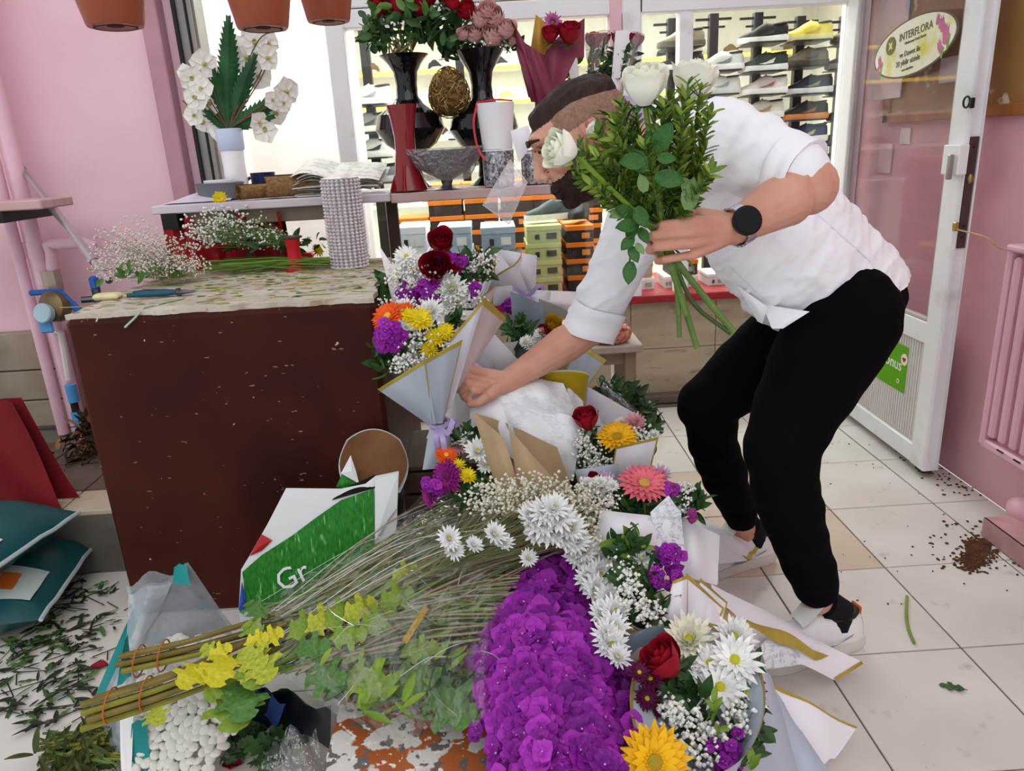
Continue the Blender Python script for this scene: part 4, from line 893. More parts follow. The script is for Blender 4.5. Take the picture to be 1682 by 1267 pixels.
# fibre egg between the vases
c = P(738, 152, Y=2.66); t = thing('fibre_egg', 'rough brown egg shaped fibre ball between the black vases', 'decoration', c-Vector((0, 0, px2m(40, c))))
r = px2m(33, c); FIB = mat('brown fibre', '8a6a3c', .9, c2='5b4224', sc=60, bump=.8, bsc=120)
def egg(a, tt): rr = r*math.sin(tt)*(1-.16*math.cos(tt)); return Vector((rr*math.cos(a), rr*math.sin(a), r*1.18*math.cos(tt)))
part('core', MB().grid(lambda u, v: c+egg(u*6.283, .02+v*3.1)*.95, 24, 14, wrap=True), FIB, t)
mb = MB()
for k in range(420):
    a, b_ = rnd(0, 6.28), math.acos(rnd(-1, 1)); da, db = rnd(-.5, .5), rnd(-.4, .4); mb.tube([c+egg(a+da*q_, b_+db*q_)*(1+.03*math.sin(q_*3)) for q_ in (0, .33, .66, 1)], r*.028, 3, random.choice((0, 1)), caps=False)
part('fibres', mb, [FIB, mat('light fibre', 'a98a55', .9, .2)], t, kind='stuff')
# white pot on a silver mosaic pot, second mosaic pot
m_ = mat('silver mosaic', 'c9cbd0', .25, .1, metal=.4); N, L = m_.node_tree.nodes, m_.node_tree.links; v_ = N.new('ShaderNodeTexVoronoi'); v_.inputs['Scale'].default_value = 150; tc = N.new('ShaderNodeTexCoord'); L.new(tc.outputs['Object'], v_.inputs[0]); r_ = N.new('ShaderNodeValToRGB'); r_.color_ramp.elements[0].color = (.12, .12, .14, 1); r_.color_ramp.elements[1].color = (.8, .8, .84, 1); r_.color_ramp.elements[0].position = .25; L.new(v_.outputs['Color'], r_.inputs[0]); L.new(r_.outputs[0], N['Principled BSDF'].inputs['Base Color'])
WPOT = mat('white ceramic pot', 'f3f1f4', .3, .02)
c = sp(821, 2.5); pf = prof([(24, 306), (25, 300), (26, 246)], 0, 2.5, 821); pf += [(pf[-1][0]*.9, pf[-1][1])]
t = thing('mosaic_pot', 'silver mosaic pot under the white pot', 'pot', c, 'silver mosaic pots'); part('pot_body', MB().lathe(pf, 26, c), m_, t); part('rim', MB().lathe([(pf[2][0]*1.02, pf[2][1]-.004), (pf[2][0]*1.02, pf[2][1])], 26, c), WPOT, t)
zz = pf[2][1]; cw = c+Vector((0, 0, zz+.001)); w1 = prof([(24, 246), (31, 176), (32, 170)], 0, 2.5, 814)
t = thing('white_pot', 'plain white pot with a red ribbon on top of the mosaic pot', 'pot', cw)
hh = w1[-1][1]-zz; part('pot_body', MB().lathe([(w1[0][0], 0), (w1[1][0], hh*.95), (w1[2][0], hh), (w1[2][0]*.93, hh), (w1[0][0]*.9, hh*.3)], 28, cw), WPOT, t)
ribbon(t, [cw+Vector((-w1[2][0]*.9, -.02, hh+.002)), cw+Vector((-w1[2][0]*1.15, -.03, hh*.6)), cw+Vector((-w1[2][0]*1.05, -.035, hh*.1)), cw+Vector((-w1[2][0]*.7, -.05, -.03))], .007, mat('red ribbon', 'c93642', .4, .1)); ribbon(t, [cw+Vector((-w1[2][0]*.95, -.012, hh+.004)), cw+Vector((0, -w1[2][0], hh+.006)), cw+Vector((w1[2][0]*.9, -.02, hh+.003))], .005, mat('red ribbon', 'c93642', .4, .1))
c = sp(886, 2.56); pf = prof([(27, 308), (28, 303), (29, 252), (27, 246)], 0, 2.56, 886); t = thing('mosaic_pot', 'silver mosaic pot half hidden by the man face', 'pot', c, 'silver mosaic pots'); part('pot_body', MB().lathe(pf, 26, c), m_, t); part('rim', MB().lathe([(pf[2][0]*1.02, pf[2][1]), (pf[2][0]*1.02, pf[2][1]+.006)], 26, c), WPOT, t)
# wrapped silver bowl
FILM = sheer('crinkled clear film', 'f2f2f4', .22, .12, body=.1, bodyc='d8d8dc', bump=.9, bsc=60)
c = sp(735, 2.53); t = thing('wrapped_bowl', 'footed silver bowl wrapped in crinkled clear film', 'bowl', c)
pf = prof([(22, 316), (22, 311), (8, 304), (10, 296), (38, 280), (56, 262), (62, 246)], 0, 2.53, 730); pf += [(pf[-1][0]*.92, pf[-1][1]), (pf[-3][0]*.7, pf[-3][1]+.01)]
part('bowl_body', MB().lathe(pf, 30, c), mat('dull silver', '8d8d92', .3, c2='54545a', sc=30, metal=.6, stretch=(1, 1, 3)), t)
part('film', MB().grid(lambda u, v: c+Vector(((pf[-3][0]*1.03*(.55+.5*v**.8)+.006*mnoise.noise((u*30, v*9, 1)))*math.cos(u*6.283), (pf[-3][0]*1.03*(.55+.5*v**.8)+.006*mnoise.noise((u*30, v*9, 5)))*math.sin(u*6.283), pf[3][1]+(pf[-3][1]*1.05-pf[3][1])*v)), 60, 8, wrap=True), FILM, t, True)
# paper tag and clear envelope hanging at the shelf edge
t = thing('clear_envelope', 'clear plastic envelope hanging in front of the shelf edge', 'envelope', P(830, 365, Y=2.36))
cs = [P(793, 337, Y=2.38), P(836, 368, Y=2.38), P(866, 300, Y=2.38), P(838, 262, Y=2.4)]
sheet_part('film', quad_fn(cs, .008, (0, -1, 0)), 8, 8, sheer('envelope film', 'f6f2f4', .16, .08, body=.4, bodyc='f0ecf2', bump=.5, bsc=30), t)
mb = MB()
for i in range(4): mb.tube([cs[i], cs[(i+1) % 4]], .0014, 5)
part('seam', mb, mat('pale orange seam', 'e3cdbd', .5), t)
o = single('paper_tag', MB().grid(quad_fn([P(838, 215, Y=2.42), P(868, 206, Y=2.42), P(876, 235, Y=2.42), P(852, 268, Y=2.41)], .01, (0, -1, 0)), 6, 6), PAPWH, 'curved white paper tag above the clear envelope', 'tag', P(855, 266, Y=2.42))
# ================================================================== hanging terracotta pots
TERRA = mat('terracotta plastic', 'a4573a', .4, c2='8f472d', sc=4)
for (cx, by, wpx, Y, lb) in ((190, 42, 46, 1.75, 'terracotta hanging pot, leftmost of the three'), (432, 45, 43, 1.75, 'terracotta hanging pot, middle of the three'), (540, 34, 36, 2.0, 'terracotta hanging pot, rightmost of the three')):
    c = P(cx, by, Y=Y); r = px2m(wpx, c); t = thing('hanging_pot', lb, 'pot', c, 'terracotta hanging pots')
    part('pot_body', MB().lathe([(r*.3, .004), (r*.32, 0), (r*.92, -.003), (r*.97, .003), (r*1.0, .012), (r*1.18, .06), (r*1.3, .12), (r*1.36, .2), (r*1.45, .205), (r*1.45, .225), (r*1.3, .225), (r*1.2, .15)], 36, c, cap0=True), TERRA, t)
    part('drain_hole_shade', MB().lathe([(r*.28, -.002), (r*.28, .006)], 20, c).lathe([(r*.66, -.0045), (r*.7, -.006), (r*.74, -.0045)], 28, c, cap0=False, cap1=False), mat('dark hole', '2b1812', .8), t)  # dark disc paints the shade of the open drain hole
    for k in range(3):
        a = k*2.094+.4; part('hanger_wire', MB().tube([c+Vector((r*1.4*math.cos(a), r*1.4*math.sin(a), .22)), c+Vector((0, 0, .62))], .002, 5), BLACKM, t)
# ================================================================== low table with patterned oilcloth, dark crate, stool
OIL = layer(layer(layer(mat('patterned oilcloth', 'b9683a', .3, c2='a85a30', sc=5), 'ddd8d3', 13, .5, .52, 5), '6f6763', 38, .57, .6, 5), 'efeae4', 60, .6, .63)
tb = thing('low_table', 'low table under an orange and white patterned oilcloth', 'table', (0, 1.45, 0))
def clf(u, v): 
    a = u*2*math.pi; c_, s_ = math.cos(a), math.sin(a); k = 1/max(abs(c_), abs(s_)); x = .345*c_*k; y = .63*s_*k
    f = min(1, v/.6) if v < .6 else 1; d = 0 if v < .6 else (v-.6)/.4
    return (x*f*(1+.03*d*math.sin(a*9)), 1.45+y*f*(1+.02*d*math.sin(a*11)), .2-.17*d if v >= .6 else .2)
part('oilcloth', MB().grid(clf, 96, 10, wrap=True), OIL, tb, True, 50)
for (x, y) in ((-.3, .87), (.3, .87), (-.3, 2.03), (.3, 2.03)): part('leg', MB().bbox((x, y, .095), (.04, .04, .19), .003), mat('dark brown wood', '3e2a24', .5), tb, False)
cr = thing('wooden_crate', 'dark wooden crate hidden under the upright bouquets beside the counter', 'crate', (-.03, 2.0, .203))
for k in range(3):
    z = .235+k*.066
    for y in (1.8, 2.06): part('slat', MB().bbox((-.03, y, z), (.48, .014, .056), .002), mat('dark crate wood', '4a352a', .7, .2, 5, stretch=(.5, 5, 5)), cr, False)
    for x in (-.27, .21): part('slat', MB().bbox((x, 1.93, z), (.014, .25, .056), .002), mat('dark crate wood', '4a352a', .7, .2, 5), cr, False)
part('lid', MB().bbox((-.03, 1.93, .408), (.48, .27, .012), .002), mat('dark crate wood', '4a352a', .7, .2, 5), cr, False)
a = P(965, 572, Y=2.45); b = P(1056, 566, Y=2.45); SZ2 = b.z
st = thing('wooden_stool', 'worn wooden stool behind the bouquets', 'stool', ((a.x+b.x)/2, 2.58, 0)); SW = mat('worn grey wood', 'a4927f', .75, c2='86735f', sc=5, stretch=(1, 1, .4)); 
part('seat', MB().bbox(((a.x+b.x)/2-.1, 2.58, SZ2-.012), (b.x-a.x+.2, .28, .026), .004), mat('worn white seat', 'c9bfb8', .7, c2='a99a8c', sc=6), st, False)
for (x, y) in ((a.x-.12, 2.48), (b.x-.04, 2.48), (a.x-.12, 2.69), (b.x-.04, 2.69)): part('leg', MB().bbox((x, y, (SZ2-.025)/2), (.04, .035, SZ2-.025), .003), SW, st, False)
part('apron', MB().bbox(((a.x+b.x)/2-.1, 2.485, SZ2-.05), (b.x-a.x+.1, .016, .05), .002), SW, st, False); part('stretcher', MB().bbox(((a.x+b.x)/2-.1, 2.69, .16), (b.x-a.x+.1, .02, .03), .002), SW, st, False)
c = P(1003, 556, Y=2.5); c.z = SZ2+.001; bk = thing('bead_basket', 'small basket of coral red beads on the wooden stool', 'basket', c)
part('weave', MB().lathe([(.05, 0), (.068, .012), (.075, .035), (.07, .05), (.055, .03)], 24, c, sq=.8), mat('coral weave', 'b5604d', .7, c2='e0a58f', sc=70, bump=.8, bsc=120), bk)
mb = MB()
for k in range(140): a_ = rnd(0, 6.28); r_ = .062*math.sqrt(rnd(0, 1)); mb.ball(c+Vector((r_*math.cos(a_), r_*.8*math.sin(a_), .046+rnd(-.006, .012)+.012*(1-r_/.062))), rnd(.005, .0075), 6, 4, random.choice((0, 1)))
part('beads', mb, [mat('coral bead', 'c4604e', .4), mat('pale coral bead', 'e8b8a4', .4)], bk, kind='stuff')
part('handle', MB().tube([c+Vector((.07*math.cos(q_), 0, .05+.045*math.sin(q_))) for q_ in np.linspace(0, 3.14, 10)], .003, 5), SW, bk)
# ================================================================== bouquets
def pp(t): return P(t[0], t[1], Y=t[2])
def wrap(par, cs, mt, gold=None, bulge=.012, nm='wrap_sheet', sides=False, gv=.06, bd=None, nu=8, nv=8, rip=.003):
    c = [pp(q_) for q_ in cs]; return sheet_part(nm, quad_fn(c, bulge, bd or TOCAM(c[0]), rip, 1.5, random.random()*6), nu, nv, mt, par, gold, gv, sides)
KIND = dict(wc=(lambda: chrys('f4f4f0', False, 'w'), 'chrysanthemum'), wd=(lambda: chrys('f5f5f2', True, 'wd'), 'daisy'), cr=(lambda: chrys('f1eedb', False, 'c'), 'chrysanthemum'), yc=(lambda: chrys('ecd21f', True, 'y'), 'chrysanthemum'), bg=(lambda: chrys('5e1440', True, 'b'), 'daisy'),
    rr=(lambda: rose('a3122a', '8a0d22'), 'rose'), pr=(lambda: rose('d9a3a3', 'e6bcb8'), 'rose'), wr=(lambda: rose('f1f1dc', 'f7f7ea'), 'rose'), og=(lambda: gerbera('e8591a', 'e8b23a'), 'gerbera'), yg=(lambda: gerbera('eeb414', 'a88a1e'), 'gerbera'), pg=(lambda: gerbera('e5717f', 'c9a04a'), 'gerbera'), mg=(lambda: gerbera('8f1f78', '6b1a52'), 'gerbera'), lp=(lambda: chrys('dcb6d6', False, 'lp'), 'chrysanthemum'), yr=(lambda: rose('d9b21c', 'c9971a'), 'rose'), pk=(lambda: chrys('e6a9b4', False, 'pk'), 'chrysanthemum'))
def put(par, kind, x, y, Y, px, n=None, j=.15):
    f, nm = KIND[kind]; p = P(x, y, Y=Y); nn = n or TOCAM(p)+Vector((0, 0, .8)); s = px2m(px, p)
    if kind in ('rr', 'pr', 'wr', 'yr'): s *= .95
    return head(par, f(), nm, p, nn, s, j)
PU = ('9a20a4', '821890'); PU2 = ('ac30b2', '92269c'); PU3 = ('761580', '92269c')
def stock(par, x, y, Y, rx, ry, n, fpx, cols=(PU, PU2, PU3)):
    for k in range(n):
        a_ = rnd(0, 6.28); r_ = math.sqrt(rnd(0, 1)); dx, dy = r_*math.cos(a_), r_*math.sin(a_); p = P(x+dx*rx, y+dy*ry, Y=Y-.02*math.sqrt(1-r_*r_)+rnd(0, .008)); c = random.choice(cols)
        head(par, floret(*c, random.randrange(3)), 'floret', p, TOCAM(p)+RT*dx*.9-UP*dy*.9, px2m(fpx*rnd(.8, 1.2), p), .35)
def blob(x, y, Y, rx, ry, rd=.03): p = P(x, y, Y=Y); return (p, (px2m(rx, p), rd, px2m(ry, p)))
def stems(par, a, b, n, r, spread, mt=None):
    mb = MB()
    for k in range(n): j = Vector((rnd(-1, 1), rnd(-1, 1), rnd(-1, 1)))*spread; mb.tube([a+j, a.lerp(b, .5)+j*.3, b+j*.5], r, 5)
    return part('stems', mb, mt or GRC, par, kind='stuff')
def tie_rib(par, p, r, tails, w=.012, mt=None):
    mt = mt or LILAC; part('tie_band', MB().tube([p+Vector((r*math.cos(q_), r*math.sin(q_), .003*math.sin(q_))) for q_ in np.linspace(0, 6.28, 14)], w*.5, 6), mt, par)
    for tl in tails: ribbon(par, [p+Vector((0, -r, 0))]+[pp(q_) for q_ in tl], w, mt, 'ribbon_tail')
def back_wrap(par, tie, mouth, Rpx, mt, gold=None, a0=185, a1=355, wob=.03, cor=None, sq=1):
    t, m_ = pp(tie), pp(mouth); D = m_-t; return sheet_part('wrap_sheet', cone_fn(t, D, D.length, px2m(Rpx, m_), R(a0), R(a1), TOCAM(t), cor, wob, 1.1, random.random()*6, sq=sq), 20, 8, mt, par, gold, .05)
# --- A: orange gerbera and purple stock, leaning on the counter
t = thing('bouquet', 'bouquet with orange gerbera, purple stock and yellow chrysanthemums in grey blue paper', 'bouquet', P(722, 765, Y=1.66), 'wrapped bouquets')
back_wrap(t, (720, 692, 1.64), (690, 560, 1.68), 75, PAPG)
put(t, 'og', 637, 520, 1.63, 64, (-.5, -.6, .9)); put(t, 'og', 660, 512, 1.66, 50, (-.2, -.5, .9))
stock(t, 640, 552, 1.61, 26, 26, 26, 22)
for (x, y, s) in ((690, 525, 48), (715, 555, 40), (732, 545, 34), (705, 575, 34), (672, 520, 34)): put(t, 'yc', x, y, 1.62+rnd(-.01, .01), s)
put(t, 'wc', 708, 512, 1.66, 48); put(t, 'wc', 665, 505, 1.7, 36)
gyp(t, [blob(680, 580, 1.61, 26, 26), blob(700, 600, 1.6, 22, 18), blob(735, 570, 1.63, 22, 26), blob(690, 545, 1.63, 40, 20), blob(660, 598, 1.62, 20, 16)], 330, .0042, pp((718, 680, 1.64)))
foliage(t, [blob(645, 590, 1.66, 30, 26), blob(690, 580, 1.68, 50, 40), blob(735, 550, 1.69, 30, 25)], 150, .045, LEAFD)
wrap(t, [(703, 697, 1.64), (716, 697, 1.6), (699, 590, 1.545), (620, 640, 1.62)], PAPG, GOLD, .014)
wrap(t, [(710, 697, 1.61), (728, 696, 1.62), (760, 558, 1.56), (697, 592, 1.54)], PAPG, GOLD, .012, sides=True)
wrap(t, [(720, 694, 1.62), (742, 668, 1.63), (797, 489, 1.62), (740, 556, 1.6)], PAPL, GOLD, .012)
wrap(t, [(732, 680, 1.64), (752, 640, 1.66), (831, 522, 1.72), (796, 489, 1.63)], mat('pinkish grey paper', 'cdbcba', .55), GOLD, .01)
wrap(t, [(706, 698, 1.64), (736, 698, 1.64), (746, 768, 1.63), (694, 772, 1.63)], PAPG, None, .02, 'wrap_tail'); wrap(t, [(712, 697, 1.66), (740, 696, 1.68), (744, 765, 1.7), (700, 768, 1.7)], PAPG, None, -.02, 'wrap_tail')
tie_rib(t, pp((722, 695, 1.64)), .022, [[(716, 720, 1.58), (722, 755, 1.6)], [(735, 712, 1.58), (745, 690, 1.58), (752, 702, 1.6)], [(728, 725, 1.57), (733, 760, 1.6)]])
stems(t, pp((720, 690, 1.64)), pp((722, 760, 1.66)), 10, .004, .012)
# --- B: white chrysanthemums, red roses and purple stock behind it
t = thing('bouquet', 'bouquet of red roses, white chrysanthemums and purple stock standing at the counter corner', 'bouquet', P(735, 640, Y=1.95), 'wrapped bouquets')
back_wrap(t, (735, 640, 1.93), (715, 470, 1.98), 95, PAPL)
put(t, 'rr', 726, 408, 1.97, 46); put(t, 'rr', 720, 440, 1.9, 52, (0, -1, .3)); put(t, 'rr', 748, 446, 1.93, 36)
for (x, y, s) in ((667, 422, 44), (682, 446, 46), (650, 445, 34), (690, 430, 36)): put(t, 'wd', x, y, 1.92+rnd(-.02, .02), s)
put(t, 'wc', 742, 475, 1.87, 56); put(t, 'wc', 752, 500, 1.86, 36)
stock(t, 748, 430, 1.92, 18, 14, 12, 18); stock(t, 704, 482, 1.87, 22, 24, 18, 20); stock(t, 672, 482, 1.88, 20, 16, 12, 18); stock(t, 775, 480, 1.88, 16, 16, 8, 16); stock(t, 725, 424, 1.9, 16, 6, 6, 16)
gyp(t, [blob(660, 500, 1.86, 40, 24), blob(720, 510, 1.85, 50, 22), blob(770, 500, 1.87, 30, 30), blob(790, 435, 1.95, 26, 24), blob(665, 455, 1.88, 30, 30), blob(710, 470, 1.87, 60, 30)], 700, .0042, pp((735, 600, 1.93)))
foliage(t, [blob(775, 440, 1.97, 36, 22), blob(700, 480, 1.96, 70, 40), blob(645, 480, 1.96, 25, 25), blob(740, 540, 1.93, 50, 40)], 230, .045, LEAFD)
wrap(t, [(650, 520, 1.9), (668, 520, 1.88), (652, 448, 1.9), (622, 402, 1.94)], mat('pink white paper', 'e6dbe0', .55), None, .008)
wrap(t, [(652, 500, 1.93), (675, 500, 1.93), (672, 420, 1.97), (648, 412, 1.96)], PAPWH, GOLD, .006)
wrap(t, [(745, 560, 1.88), (790, 540, 1.9), (818, 465, 1.93), (790, 488, 1.86)], mat('cream grey paper', 'cfc9be', .55), GOLD, .01)
wrap(t, [(700, 610, 1.86), (745, 610, 1.85), (800, 510, 1.84), (645, 510, 1.85)], PAPL, None, .04)
stems(t, pp((735, 590, 1.93)), pp((735, 640, 1.95)), 8, .004, .015)
# --- C: pale wrap lying with its tail to the right
t = thing('bouquet', 'bouquet in pale rounded paper with lilac ribbon lying behind, tail to the right', 'bouquet', P(870, 520, Y=2.2), 'wrapped bouquets')
tie = pp((866, 486, 2.2)); mo = pp((820, 455, 2.22)); D = mo-tie
sheet_part('wrap_sheet', cone_fn(tie, D, D.length, px2m(56, mo), 0, 2*math.pi, TOCAM(tie), lambda u: .25*math.sin(u*6.28*2), .05, .8), 32, 8, PAPL, t, GOLD)
wrap(t, [(866, 498, 2.19), (868, 476, 2.18), (812, 408, 2.15), (806, 500, 2.13)], PAPL, GOLD, .02); wrap(t, [(868, 492, 2.19), (880, 476, 2.2), (882, 420, 2.2), (815, 409, 2.17)], PAPL, None, .03)
wrap(t, [(866, 476, 2.2), (864, 496, 2.18), (955, 525, 2.2), (965, 480, 2.24)], mat('pinkish white paper', 'dcd2d8', .55), None, .025, 'wrap_tail'); wrap(t, [(868, 480, 2.18), (872, 500, 2.17), (900, 515, 2.17), (905, 478, 2.18)], PAPL, None, .02, 'wrap_tail')
tie_rib(t, tie, .026, [[(845, 474, 2.15), (838, 480, 2.15)], [(858, 505, 2.15), (852, 520, 2.16)], [(885, 470, 2.16), (895, 476, 2.17)]])
stock(t, 845, 502, 2.13, 22, 10, 12, 18, (PU3, PU)); gyp(t, [blob(800, 445, 2.15, 18, 26)], 90, .0042, tie); foliage(t, [blob(820, 470, 2.22, 25, 25)], 40, .04, LEAFD); stems(t, tie, pp((940, 503, 2.22)), 8, .0035, .012)
# --- D: white and yellow under the arm with grey paper, mustard cone
t = thing('bouquet', 'bouquet with white blossoms and a yellow rose in grey paper under the bare forearm', 'bouquet', P(900, 690, Y=1.98), 'wrapped bouquets')
for k in range(9): put(t, 'wc', 868+rnd(-16, 26), 562+rnd(-16, 16), 1.86+rnd(0, .03), 24)
put(t, 'yr', 906, 541, 1.9, 34); put(t, 'rr', 895, 552, 1.88, 28); put(t, 'rr', 918, 556, 1.9, 24)
foliage(t, [blob(875, 575, 1.92, 40, 30), blob(850, 550, 1.95, 20, 20)], 70, .045, LEAFD)
wrap(t, [(850, 640, 1.98), (900, 640, 1.95), (892, 500, 1.98), (838, 478, 1.96)], mat('slate grey paper', '8d98a6', .5), None, -.03); wrap(t, [(880, 640, 1.97), (950, 640, 1.96), (955, 520, 2.0), (885, 490, 1.99)], mat('beige grey paper', 'a39a92', .55), None, -.03)
wrap(t, [(900, 690, 1.86), (925, 690, 1.86), (996, 592, 1.92), (948, 560, 1.98)], PAPG, GOLD, .01, sides=True); wrap(t, [(770, 640, 1.86), (850, 640, 1.84), (850, 590, 1.8), (795, 530, 1.83)], PAPL, None, .02); wrap(t, [(745, 660, 1.84), (800, 650, 1.82), (852, 560, 1.84), (770, 575, 1.82)], mat('soft grey paper', 'b9b4bd', .55), None, .02)
wrap(t, [(742, 690, 1.8), (780, 700, 1.78), (800, 610, 1.78), (768, 585, 1.8)], PAPL, None, .02); wrap(t, [(700, 720, 1.78), (775, 740, 1.76), (770, 640, 1.77), (735, 640, 1.78)], PAPWH, GOLD, .02)
stems(t, pp((890, 620, 1.95)), pp((900, 690, 1.98)), 8, .004, .02)
mc_ = pp((895, 700, 1.78)); cf = lambda u, v: (lambda a_: pp((lerp(935, 928, v)+lerp(18, 40, v)*math.cos(a_), lerp(688, 616, v)-8*math.sin(a_*1)*v, 1.79-.045*math.sin(a_)*(.4+.6*v))))(lerp(.0, 3.14, u))
t = thing('mustard_cone', 'mustard yellow paper cone behind the newsprint wrap', 'paper', pp((930, 690, 1.78)))
sheet_part('sheet', cf, 14, 8, GOLDP, t, mat('pale edge', 'd8cf9a', .5), .04)
wrap(t, [(880, 690, 1.82), (960, 690, 1.84), (968, 612, 1.84), (890, 606, 1.82)], mat('beige inner paper', 'c9b49a', .6), None, -.02, 'inner_sheet')
# --- pale wrap and dark netted foliage at the right of the stool
t = thing('pale_wrap', 'large pale lilac paper wrap beside the dark netted greens', 'paper', P(1000, 700, Y=1.98))
wrap(t, [(955, 700, 1.9), (1030, 745, 1.86), (1062, 690, 1.95), (960, 632, 2.0)], mat('pale lilac paper', 'cfc7d3', .5), None, .05, 'sheet'); wrap(t, [(950, 720, 1.88), (1000, 760, 1.84), (1040, 720, 1.88), (960, 660, 1.92)], PAPL, None, .03, 'sheet')
t = thing('netted_greens', 'dark green leaves in shiny netting beside the stool', 'foliage', P(1050, 700, Y=2.1))
foliage(t, [blob(1010, 645, 2.12, 26, 10), blob(1035, 665, 2.1, 28, 16), blob(1062, 690, 2.08, 18, 26)], 170, .05, LEAFD, 'leaves'); stems(t, P(1050, 690, Y=2.08), Vector((P(1050, 690, Y=2.08).x, 2.1, .003)), 8, .003, .02)
wrap(t, [(985, 640, 2.1), (1060, 715, 2.03), (1078, 700, 2.05), (995, 622, 2.12)], FILM, None, .05, 'netting')
# --- newsprint bundle
t = thing('newsprint_bundle', 'bundle wrapped in white newsprint in the middle of the bouquets', 'paper', P(880, 780, Y=1.66)); NW = news_mat('white newsprint', 46, 'f0f2f5', 'd3d8de')
wrap(t, [(845, 780, 1.62), (942, 790, 1.62), (955, 690, 1.66), (795, 640, 1.7)], NW, None, .06, 'sheet', rip=.012, nu=16, nv=16); wrap(t, [(800, 655, 1.69), (955, 700, 1.66), (925, 630, 1.74), (852, 616, 1.75)], NW, None, .05, 'sheet', rip=.006, nu=16, nv=10); wrap(t, [(770, 700, 1.68), (850, 760, 1.62), (840, 650, 1.68), (775, 640, 1.72)], PAPWH, None, .03, 'sheet')
wrap(t, [(945, 780, 1.66), (960, 770, 1.72), (958, 660, 1.76), (930, 630, 1.76)], NW, None, .01, 'sheet')
# --- E: red rose, yellow gerbera in white gold edged paper
t = thing('bouquet', 'small bouquet with one red rose and a yellow gerbera in gold edged white paper', 'bouquet', P(1010, 800, Y=1.62), 'wrapped bouquets')
put(t, 'rr', 967, 703, 1.64, 46, (-.2, -.3, 1)); put(t, 'yg', 1014, 718, 1.61, 74, (-.1, -.5, .8)); put(t, 'pk', 1042, 696, 1.66, 44); put(t, 'cr', 1022, 700, 1.67, 36); put(t, 'wc', 1074, 716, 1.64, 24)
gyp(t, [blob(965, 745, 1.6, 22, 26), blob(985, 760, 1.58, 26, 18), blob(1055, 712, 1.63, 22, 14), blob(955, 725, 1.62, 14, 20)], 260, .0038, pp((1010, 790, 1.62)))
foliage(t, [blob(975, 750, 1.65, 36, 30), blob(1050, 715, 1.69, 30, 18), blob(1015, 740, 1.66, 40, 20)], 120, .04, LEAFD)
wrap(t, [(1000, 800, 1.58), (1062, 800, 1.58), (1082, 718, 1.55), (1011, 735, 1.53)], PAPWH, GOLD, .012, sides=True); wrap(t, [(950, 800, 1.56), (1012, 805, 1.55), (1013, 762, 1.54), (945, 772, 1.56)], PAPG, None, .015); back_wrap(t, (1010, 830, 1.62), (1010, 720, 1.68), 70, PAPL)
stems(t, pp((1010, 770, 1.63)), pp((1010, 800, 1.63)), 6, .004, .015)
# --- F: kraft paper bouquet
t = thing('bouquet', 'kraft paper bouquet with magenta, orange and white flowers facing left', 'bouquet', P(850, 840, Y=1.5), 'wrapped bouquets')
put(t, 'mg', 735, 782, 1.54, 66, (-.6, -.7, .4)); put(t, 'mg', 705, 812, 1.52, 50, (-.8, -.6, .2)); put(t, 'og', 733, 748, 1.57, 42); put(t, 'wc', 785, 742, 1.56, 52); put(t, 'wc', 770, 725, 1.6, 36); put(t, 'wc', 798, 765, 1.55, 34); put(t, 'yc', 768, 782, 1.53, 34); put(t, 'yc', 752, 765, 1.55, 28); put(t, 'pk', 755, 735, 1.6, 28); stock(t, 712, 800, 1.52, 18, 18, 12, 18, (PU3, PU2))
foliage(t, [blob(785, 800, 1.57, 34, 30), blob(760, 790, 1.6, 40, 40), blob(775, 725, 1.62, 26, 16)], 150, .04, LEAFD)
wrap(t, [(830, 850, 1.5), (865, 840, 1.47), (828, 720, 1.5), (776, 676, 1.57)], KRAFT, None, .02); wrap(t, [(858, 850, 1.47), (950, 860, 1.5), (912, 790, 1.5), (836, 704, 1.53)], KRAFT, None, .02); wrap(t, [(880, 850, 1.53), (960, 860, 1.55), (915, 735, 1.58), (842, 700, 1.56)], KRAFT, None, -.01)
wrap(t, [(830, 850, 1.58), (900, 850, 1.58), (845, 700, 1.64), (780, 678, 1.64)], KRAFT, None, -.02); stems(t, pp((790, 790, 1.57)), pp((880, 850, 1.53)), 10, .004, .02)
# --- G: pink gerbera with newsprint
t = thing('bouquet', 'bouquet with a pink gerbera above white newsprint', 'bouquet', P(1060, 920, Y=1.42), 'wrapped bouquets')
put(t, 'pg', 1058, 795, 1.46, 92, (.05, -.45, .9), .05); put(t, 'lp', 1040, 785, 1.5, 40); put(t, 'lp', 1085, 782, 1.5, 40); put(t, 'lp', 995, 790, 1.5, 34); put(t, 'rr', 975, 790, 1.5, 22)
for k in range(10): put(t, 'wc', 985+rnd(-24, 22), 805+rnd(-12, 16), 1.46+rnd(-.02, .02), 26)
stock(t, 1100, 806, 1.45, 14, 12, 9, 18, (('a83a8c', '8a2a78'), PU2)); stock(t, 1138, 845, 1.4, 10, 10, 5, 16, (('a83a8c', '8a2a78'),)); put(t, 'yc', 1140, 855, 1.4, 14)
gyp(t, [blob(960, 815, 1.45, 22, 26), blob(1000, 825, 1.43, 24, 18), blob(1125, 805, 1.46, 14, 8), blob(1122, 828, 1.44, 20, 12)], 240, .004, pp((1060, 880, 1.43)))
foliage(t, [blob(1050, 825, 1.47, 44, 20), blob(1130, 830, 1.45, 20, 12), blob(1020, 830, 1.47, 30, 20)], 150, .04, LEAFD)
